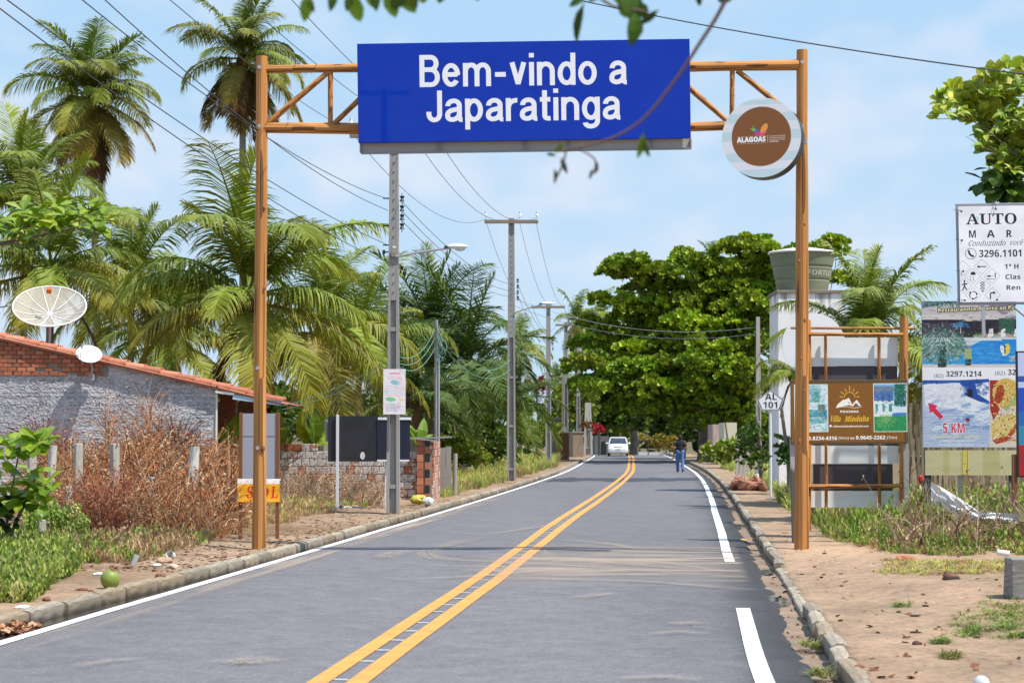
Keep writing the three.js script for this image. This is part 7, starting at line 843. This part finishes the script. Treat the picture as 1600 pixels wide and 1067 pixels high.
  for (let i = 0; i < 1500; i++) { const px = lerp(1100, 1220, R()), D = lerp(52, 120, R()), X = (px - 800) / FOC * D, a = X - cx(D) - RK(D); if (a < 0.9 + R() * 0.7) continue; g1.push([onG(X, D, -0.02), (0.6 + R() * 0.6) * 1.3, pick(R() < 0.6 ? GY : GG), 1]); }
  field('ground_cover', 'bright green leafy ground cover at lower left', HERB[1], h1, 'ground cover'); field('dry_grass', 'dry tawny grass along the left verge', TUFT[0], d1); field('grass', 'green and yellow grass tufts along both verges', TUFT[0], g1);
  // dry vines over the old fence
  const V3 = (x, y, z) => V(x, y, z), stems = (N, seed, place, cols, wid) => { const Q = rng(seed), s = new Soup(); for (let i = 0; i < N; i++) { let p = place(Q), dir = V3((Q() - 0.5) * 1.4, 0.5 + Q() * 0.9, (Q() - 0.5) * 0.9).normalize(); const L = 0.25 + Q() * 0.75, n = 6, w = wid * (0.6 + Q() * 0.9), c0 = cols[Math.floor(Q() * cols.length)], k = 0.7 + Q() * 0.6, c = c0.map((v) => v * k), droop = 0.2 + Q() * 1.1, sw = (Q() - 0.5) * 0.5; for (let j = 0; j < n; j++) { const q = p.clone().addScaledVector(dir, L / n), a = 1 - j / (n + 1), sd = V3(w / 2 * a, 0, 0).applyAxisAngle(V3(0, 0, 1), Math.atan2(dir.y, dir.x) + 1.57); s.quad(p.clone().add(sd), p.clone().sub(sd), q.clone().sub(sd), q.clone().add(sd), c); p = q; dir.y -= droop / n * 1.6; dir.x += sw / n; dir.normalize(); } if (Q() < 0.7) for (let f = 0; f < 3; f++) { const u = V3(Q() - 0.5, Q() - 0.6, Q() - 0.3).multiplyScalar(0.06), v = V3(Q() - 0.5, Q() - 0.5, Q() - 0.5).multiplyScalar(0.03); s.quad(p, p.clone().add(u).add(v), p.clone().addScaledVector(u, 1.6), p.clone().add(u).sub(v), c.map((x) => x * 0.9)); } } return s.geo(); };
  const rust = [[0.44, 0.175, 0.06], [0.34, 0.12, 0.045], [0.44, 0.2, 0.085], [0.48, 0.3, 0.16], [0.24, 0.075, 0.03], [0.56, 0.4, 0.25]], DRY = std({ color: rgb(1, 1, 1), vertexColors: true, roughness: 0.9 });
  const topAt = (px) => 705 + 22 * Math.sin(px * 0.05) + (px < 110 ? 30 : 0) + (px > 330 ? 30 : 0) - (px > 250 && px < 300 ? 20 : 0);
  const body = (Q) => { const px = lerp(62, 368, Q()), D = lerp(33, 38.5, Q()), y0 = groundY((px - 800) / FOC * D, D), yt = at(px, topAt(px), D).y, f = Math.pow(Q(), 1.15); return V3((px - 800) / FOC * D, lerp(y0, Math.max(y0 + 0.25, yt - 0.32), f * (1 - 0.25 * Q())), -D); };
  const low = (Q) => { const px = lerp(100, 352, Q()), D = lerp(30.8, 33, Q()), X = (px - 800) / FOC * D; return V3(X, groundY(X, D) + 0.6 * Q() * Q(), -D); };
  tag(part('dry_thicket', mg([stems(14000, 5, body, rust, 0.014), stems(3600, 6, low, rust, 0.012)]), DRY), 'tangled rust brown dry vines smothering the old fence', 'dry brush', null, 'stuff');
  const hump = (cx0, w, top) => (Q) => { const px = cx0 + (Q() + Q() - 1) * w, D = lerp(36, 38, Q()), f = Q(); return V3((px - 800) / FOC * D, lerp(at(px, 730, D).y, at(px, top, D).y, f), -D); };
  tag(part('dry_shrub', mg([stems(90, 8, hump(172, 9, 660), rust, 0.01), stems(150, 9, hump(232, 24, 655), rust, 0.009)]), DRY), 'tall thin dry shrub rising in front of the grey gable wall', 'dry shrub');
  tag(part('dry_shrub', stems(260, 10, hump(272, 10, 712), [[0.14, 0.05, 0.035], [0.22, 0.08, 0.05]], 0.02), DRY), 'dark brown dry shrub left of the leaning white trunk', 'dry shrub');
  tag(part('dry_shrub', stems(220, 11, hump(70, 16, 712), [[0.2, 0.05, 0.035], [0.26, 0.1, 0.06]], 0.02), DRY), 'dark reddish dry shrub behind the broad green bush', 'dry shrub');
  const red = (Q) => { const px = lerp(140, 200, Q()), D = lerp(30.6, 32, Q()); return V3((px - 800) / FOC * D, lerp(0.15, 0.75, Q() * Q()), -D); }; tag(part('reddish_grass', stems(420, 12, red, [[0.46, 0.15, 0.08], [0.52, 0.22, 0.14], [0.36, 0.11, 0.06]], 0.012), DRY), 'mound of reddish dry grass at the foot of the tall post pair', 'dry grass', null, 'stuff');
  const wallBrush = (Q) => { const px = lerp(440, 600, Q()), D = lerp(46.5, 49.4, Q()); return V3((px - 800) / FOC * D, lerp(0.05, Math.max(0.1, at(px, 768 - 12 * Math.sin(px * 0.04), D).y), Q() * Q()), -D); }; tag(part('brushwood', stems(1500, 13, wallBrush, [[0.42, 0.3, 0.2], [0.32, 0.2, 0.12], [0.52, 0.4, 0.29], [0.36, 0.19, 0.1]], 0.012), DRY), 'heap of grey brown dry branches against the brick wall', 'brushwood', null, 'stuff');
  const rw = (Q) => { const px = lerp(1392, 1660, Q()), D = lerp(27.6, 29.2, Q()), X = (px - 800) / FOC * D; return V3(X, groundY(X, D) + 0.28 * Q() * (0.4 + fbm(px * 0.03, 2, 2, 0, 4)), -D); };
  tag(part('dry_weeds', stems(380, 14, rw, [[0.3, 0.2, 0.12], [0.2, 0.11, 0.07], [0.42, 0.3, 0.2], [0.16, 0.09, 0.06]], 0.013), DRY), 'tangled brown dry weeds at the front of the right grass bank', 'dry weeds', null, 'stuff');
  const straw = (Q) => { const D = lerp(24, 60, Q() * Q()), a = 0.1 + Math.pow(Q(), 1.4) * 2.2, X = cx(D) - LK(D) - a; return V3(X, groundY(X, D) + 0.005, -D); };
  { const Q = rng(41), s = new Soup(); for (let i = 0; i < 260; i++) { const p = gnd(18 + (Q() + Q() - 1) * 46, 986 + (Q() + Q() - 1) * 9, -0.03), an = Q() * 6.28, l = 0.02 + Q() * 0.06, d = V3(Math.cos(an) * l, 0.03 * Q(), Math.sin(an) * l), sd = V3(-Math.sin(an) * l * 0.4, 0.01, Math.cos(an) * l * 0.4), c = [[0.34, 0.14, 0.06], [0.22, 0.09, 0.045], [0.44, 0.27, 0.16]][i % 3]; p.y = -0.03 + Q() * 0.05; s.quad(p.clone().add(sd), p.clone().sub(sd), p.clone().add(d).sub(sd), p.clone().add(d).add(sd), c); } for (let i = 0; i < 1500; i++) { const p = straw(Q), an = Q() * 6.28, l = 0.02 + Q() * 0.09, w = 0.004 + Q() * 0.009, d = V3(Math.cos(an) * l, 0.012 * Q(), Math.sin(an) * l), sd = V3(-Math.sin(an) * w, 0.005, Math.cos(an) * w), c = [[0.3, 0.19, 0.12], [0.22, 0.12, 0.07], [0.36, 0.26, 0.18], [0.16, 0.08, 0.05]][Math.floor(Q() * 4)]; s.quad(p.clone().add(sd), p.clone().sub(sd), p.clone().add(d).sub(sd), p.clone().add(d).add(sd), c); } for (let i = 0; i < 380; i++) { const D = lerp(13.5, 40, Q() * Q()), a = Math.pow(Q(), 1.2) * 5, X = cx(D) + RK(D) + (i % 5 === 0 ? -0.4 * Q() : 0.15 + a), p = V3(X, groundY(X, D) + 0.006, -D), an = Q() * 6.28, l = 0.015 + Q() * 0.05, d = V3(Math.cos(an) * l, 0.01 * Q(), Math.sin(an) * l), sd = V3(-Math.sin(an) * l * 0.4, 0.008, Math.cos(an) * l * 0.4), kk = 0.25 + Q() * 0.45, c = rust[Math.floor(Q() * 6)].map((v) => v * kk); s.quad(p.clone().add(sd), p.clone().sub(sd), p.clone().add(d).sub(sd), p.clone().add(d).add(sd), c); } tag(part('leaf_litter', s.geo(), DRY), 'scattered dry leaves and twigs on the sandy verges', 'leaf litter', null, 'stuff'); }
  // creepers over the lowest posts at left
  const creeper = (Q) => { const px = lerp(45, 130, Q()), D = lerp(28.5, 31, Q()); return V3((px - 800) / FOC * D, lerp(0.1, Math.max(0.15, at(px, 790 + Math.abs(px - 80) * 0.3, D).y), Q()), -D); }; const cr = []; for (let i = 0; i < 260; i++) cr.push([creeper(R).add(V(0, -0.1, 0)), 0.4 + R() * 0.4, pick(R() < 0.6 ? GG : GY), 0.8]); field('creeper', 'green creepers over the lowest fence posts at left', HERB[0], cr, 'creeper');
  const fl = []; for (let i = 0; i < 50; i++) { const p = gnd(272 + (R() - 0.5) * 32, 822 + (R() - 0.5) * 10); fl.push([V(p.x, groundY(p.x, -p.z), p.z), 0.7 + R() * 0.5, pick([[0.14, 0.28, 0.03], [0.2, 0.34, 0.05]]), 1]); } field('fern_clump', 'soft bright green clump before the leaning white trunk', TUFT[0], fl, 'plant');
}
// ---------------------------------------------------------------- small things on the ground
{
  const R = rng(90), put = (px, py, dy = 0, h = 0.13) => { const p = gnd(px, py, h); return V(p.x, groundY(p.x, -p.z) + dy, p.z); };
  { const p = put(171, 913), g = new THREE.SphereGeometry(0.098, 24, 18), q = g.attributes.position; for (let i = 0; i < q.count; i++) { const v = V(q.getX(i), q.getY(i), q.getZ(i)), a = Math.atan2(v.z, v.x), k = 1 + 0.035 * Math.cos(a * 3) + 0.06 * Math.max(0, v.y / 0.098); q.setXYZ(i, v.x * k, v.y * 1.08, v.z * k); } g.computeVertexNormals(); const t = thing('coconut', 'green coconut lying on the sand beside the left kerb', 'coconut', p.add(V(0, 0.095, 0))); const b = part('husk', g, std({ map: tex(128, (x, y) => { const n = fbm(x * 5, y * 5, 4, 5, 3); return [lerp(0.16, 0.26, n), lerp(0.22, 0.3, n), 0.04]; }), roughness: 0.5 }), t); b.rotation.set(0.4, 0, 0.3); part('stem_scar', new THREE.CylinderGeometry(0.02, 0.028, 0.02, 10).translate(0.03, 0.1, 0.02), M.woodBrown, t); }
  const crumple = (r, seed, sx = 1, sy = 1) => { const g = new THREE.IcosahedronGeometry(r, 3), q = g.attributes.position; for (let i = 0; i < q.count; i++) { const x = q.getX(i), y = q.getY(i), z = q.getZ(i), k = 0.65 + 0.7 * fbm(x / r * 1.7 + seed * 7, y / r * 1.7 + z / r * 1.3, 3, 0, seed); q.setXYZ(i, x * k * sx, y * k * sy, z * k); } g.computeVertexNormals(); return g; };
  const litter = (name, label, cat, px, py, r, seed, mat, sx = 1, sy = 0.8, dy = 0.5) => { const p = put(px, py); tag(part(name, crumple(r, seed, sx, sy), mat), label, cat).position.copy(p).add(V(0, r * sy * dy, 0)); };
  const wp = std({ color: rgb(0.7, 0.7, 0.68), roughness: 0.5 }), dry = std({ color: rgb(0.2, 0.08, 0.045) }), husk = std({ color: rgb(0.4, 0.26, 0.18) });
  { const p = put(267, 868), g = mg([new THREE.CylinderGeometry(0.05, 0.036, 0.12, 16, 1, true), new THREE.CircleGeometry(0.036, 16).rotateX(Math.PI / 2).translate(0, -0.06, 0)]); const o = tag(part('plastic_cup', g, wp), 'white plastic cup lying in dry leaves on the left verge, right one', 'cup'); o.position.copy(p).add(V(0, 0.045, 0)); o.rotation.set(1.1, 0.4, 0.3); }
  { const p = put(210, 878), g = mg([new THREE.CylinderGeometry(0.035, 0.03, 0.14, 14, 1, true), new THREE.CircleGeometry(0.03, 14).rotateX(Math.PI / 2).translate(0, -0.07, 0)]); const o = tag(part('plastic_cup', g, wp), 'white plastic beaker standing askew on the left verge', 'cup'); o.position.copy(p).add(V(0, 0.06, 0)); o.rotation.set(0.1, 0, -0.4); }
  litter('paper_scrap', 'crumpled white paper left of the pale husks', 'litter', 244, 878, 0.05, 3, wp, 1.3, 0.4); litter('husk_piece', 'pale coconut husk beside the crumpled paper', 'coconut husk', 257, 874, 0.075, 4, husk, 1.4, 0.6); litter('husk_piece', 'pale coconut husk nearest the left kerb', 'coconut husk', 268, 883, 0.065, 5, std({ color: rgb(0.5, 0.38, 0.3) }), 1.3, 0.6); litter('husk_piece', 'dark brown husk on the kerb edge', 'coconut husk', 250, 896, 0.05, 6, dry, 1.2, 0.7); litter('paper_scrap', 'flat white scrap behind the green coconut', 'litter', 154, 894, 0.06, 7, wp, 1.2, 0.4); litter('dry_leaf', 'curled dark leaf left of the green coconut', 'leaf', 127, 916, 0.036, 8, dry, 1.7, 0.5); litter('dry_leaf', 'small curled dark leaf beside the green coconut', 'leaf', 141, 917, 0.025, 9, dry, 1.3, 0.5); litter('dry_leaf', 'brown curled leaf at the ground cover edge', 'leaf', 72, 932, 0.040, 10, dry, 1, 0.7); litter('paper_scrap', 'pale scrap on the sand at far left', 'litter', 36, 943, 0.05, 11, wp, 1.4, 0.4);
  { const p = put(655, 786); tag(part('trash_bag', crumple(0.16, 21, 1.3, 0.7), std({ color: rgb(0.5, 0.42, 0.07), roughness: 0.35 })), 'yellow plastic bag of rubbish at the foot of the wall end', 'trash bag').position.copy(p).add(V(0, 0.13, 0)); const q = put(669, 788); tag(part('trash_bag', crumple(0.12, 22, 1, 0.85), std({ color: rgb(0.55, 0.57, 0.55), roughness: 0.35 })), 'whitish plastic bag of rubbish beside the yellow one', 'trash bag').position.copy(q).add(V(0, 0.11, 0.1)); }
  for (let i = 0; i < 5; i++) litter('rubble_piece', `broken pale rubble by the black board post, ${['leftmost', 'second from left', 'middle', 'fourth from left', 'rightmost'][i]} piece`, 'rubble', 525 + i * 9, 788 + (i % 3) * 3, 0.07 + (i % 2) * 0.03, 30 + i, i % 2 ? husk : M.concreteLight, 1.4, 0.5);
  { // heap of red roots or clay
    const p = put(1168, 764), t = thing('clay_heap', 'heap of red clay lumps beside the right verge', 'clay heap', p), cm = [0.32, 0.4, 0.27].map((k) => std({ color: rgb(k, k * 0.45, k * 0.3) })); for (let i = 0; i < 44; i++) { const o = part('clay_lump', crumple(0.09 + R() * 0.08, 50 + i, 0.7, 1.6), cm[i % 3], t); o.position.set((R() - 0.5) * 0.85, 0.07 + R() * 0.16, (R() - 0.5) * 0.6); o.rotation.set(R(), R() * 3, R() * 0.8); }
    const q = put(1181, 757); tag(part('white_cup', new THREE.CylinderGeometry(0.08, 0.065, 0.17, 14).rotateZ(0.3), wp), 'white container lying on the red clay heap', 'cup').position.copy(q).add(V(0, 0.3, 0.35)); }
  { const p = put(1487, 902), t = thing('old_shoe', 'old brown shoe lying on the sandy track', 'shoe', p, 0.3); part('upper', fieldMesh([[-0.05, 0.035, 0, 0.07, 0.028, 0, 0.034, 0.026], [-0.06, 0.04, 0, -0.05, 0.075, 0, 0.033, 0.03]], 0.006, 0.01), std({ color: rgb(0.16, 0.07, 0.045), roughness: 0.6 }), t); part('sole', new RoundedBoxGeometry(0.2, 0.018, 0.07, 2, 0.008).translate(0.0, 0.009, 0), M.black, t); }
  litter('dry_leaf', 'dark curled leaf in the middle of the sandy track', 'leaf', 1434, 998, 0.025, 41, std({ color: rgb(0.07, 0.03, 0.02) }), 1.5, 0.8); litter('dry_leaf', 'dark flat leaf on the sand above the curled one', 'leaf', 1431, 979, 0.022, 42, std({ color: rgb(0.05, 0.03, 0.02) }), 2, 0.4); litter('dry_leaf', 'dark leaf on the sandy track nearest the puddle', 'leaf', 1431, 956, 0.025, 43, std({ color: rgb(0.05, 0.03, 0.02) }), 2, 0.4); litter('dry_leaf', 'small dark pebble-like leaf left of the track middle', 'leaf', 1405, 948, 0.018, 44, std({ color: rgb(0.05, 0.03, 0.02) }), 1.2, 0.6); litter('dry_leaf', 'brown leaf at the right kerb corner', 'leaf', 1344, 1033, 0.025, 45, dry, 1.4, 0.6); litter('dry_leaf', 'pale brown leaf at the lower picture edge', 'leaf', 1465, 1063, 0.036, 46, husk, 1.4, 0.4); litter('brick_shard', 'reddish shard in the grass edge behind the shoe', 'brick', 1416, 872, 0.08, 47, M.brick[0], 1.7, 0.6); litter('yellow_leaf', 'yellow leaf in the gutter by the right gantry post', 'leaf', 1160, 829, 0.05, 48, std({ color: rgb(0.55, 0.38, 0.04) }), 1.3, 0.5);
  { const g = new THREE.LatheGeometry([[0.001, 0], [0.05, 0], [0.055, 0.02], [0.055, 0.1], [0.052, 0.13], [0.042, 0.155], [0.02, 0.172], [0.001, 0.175]].map(([a, b]) => new THREE.Vector2(a, b)), 24), q = g.attributes.position; for (let i = 0; i < q.count; i++) { const n = 1 + (fbm(q.getX(i) * 30, q.getY(i) * 30 + q.getZ(i) * 20, 2, 0, 4) - 0.5) * 0.3; q.setX(i, q.getX(i) * n); q.setZ(i, q.getZ(i) * n); } g.computeVertexNormals(); const p = gnd(1534, 1085); tag(part('plastic_bag', g, new THREE.MeshPhysicalMaterial({ color: rgb(0.8, 0.82, 0.84), roughness: 0.25, transmission: 0.35, thickness: 0 })), 'crumpled clear white plastic bag at the bottom edge on the right', 'plastic bag').position.copy(V(p.x, groundY(p.x, -p.z) - 0.02, p.z)); }
  { // rough block at the right edge
    const p = put(1600, 926), g = new RoundedBoxGeometry(0.36, 0.42, 0.3, 4, 0.02), q = g.attributes.position; for (let i = 0; i < q.count; i++) { const n = (fbm(q.getX(i) * 8, q.getY(i) * 26 + q.getZ(i) * 7, 3, 0, 6) - 0.5) * 0.05; q.setX(i, q.getX(i) + n); q.setZ(i, q.getZ(i) + n); } g.computeVertexNormals(); tag(part('concrete_block', g, std({ map: tex(256, (x, y) => { const k = 0.1 + 0.24 * fbm(x * 4, y * 22, 4, 0, 5); return [k, k * 0.95, k * 0.88]; }) })), 'rough grey layered block at the right picture edge', 'concrete block').position.copy(p).add(V(0.02, 0.19, 0)); const r = put(1572, 868), c = tag(part('white_pipe', new THREE.CylinderGeometry(0.03, 0.035, 0.13, 14).rotateZ(1.4), wp), 'white plastic piece lying behind the rough block', 'litter'); c.position.copy(V(r.x, 0.42, r.z + 2)); c.position.copy(at(1568, 864, 22)); }
  { // torn white banner hanging in the weeds
    const D = 28.9, N = 24, s = new Soup(), Q = (u, v) => { const x = lerp(1454, 1640, u), top = u < 0.42 ? lerp(753, 800, Math.pow(u / 0.42, 1.1)) : lerp(800, 804, (u - 0.42) / 0.58), bot = u < 0.3 ? lerp(786, 812, u / 0.3) : lerp(812, 820, (u - 0.3) / 0.7); const p = at(x, lerp(top, bot, v), D - 0.5 * u); p.z += 0.14 * fbm(u * 9, v * 3, 3, 0, 8); return p; };
    for (let i = 0; i < N; i++) for (let j = 0; j < 6; j++) s.quad(Q(i / N, j / 6), Q((i + 1) / N, j / 6), Q((i + 1) / N, (j + 1) / 6), Q(i / N, (j + 1) / 6)); const g = mergeVertices(s.geo().deleteAttribute('normal'), 1e-4); g.computeVertexNormals(); tag(part('torn_banner', g, std({ color: rgb(0.74, 0.74, 0.74), roughness: 0.6 })), 'torn white banner sagging into the weeds below the restaurant board', 'banner'); }
  { const p = at(1440, 748, 36); tag(part('red_bag', crumple(0.055, 71, 1, 1.3), std({ color: rgb(0.5, 0.04, 0.03) })), 'red plastic scrap in the weeds left of the restaurant board leg', 'litter').position.copy(p); }
}
// ---------------------------------------------------------------- draw
const renderer = new THREE.WebGLRenderer({ antialias: true });
renderer.setSize(1024, 682); renderer.toneMapping = THREE.LinearToneMapping; renderer.toneMappingExposure = EXPOSURE;
renderer.shadowMap.enabled = true; renderer.shadowMap.type = THREE.PCFSoftShadowMap;
renderer.render(scene, camera);
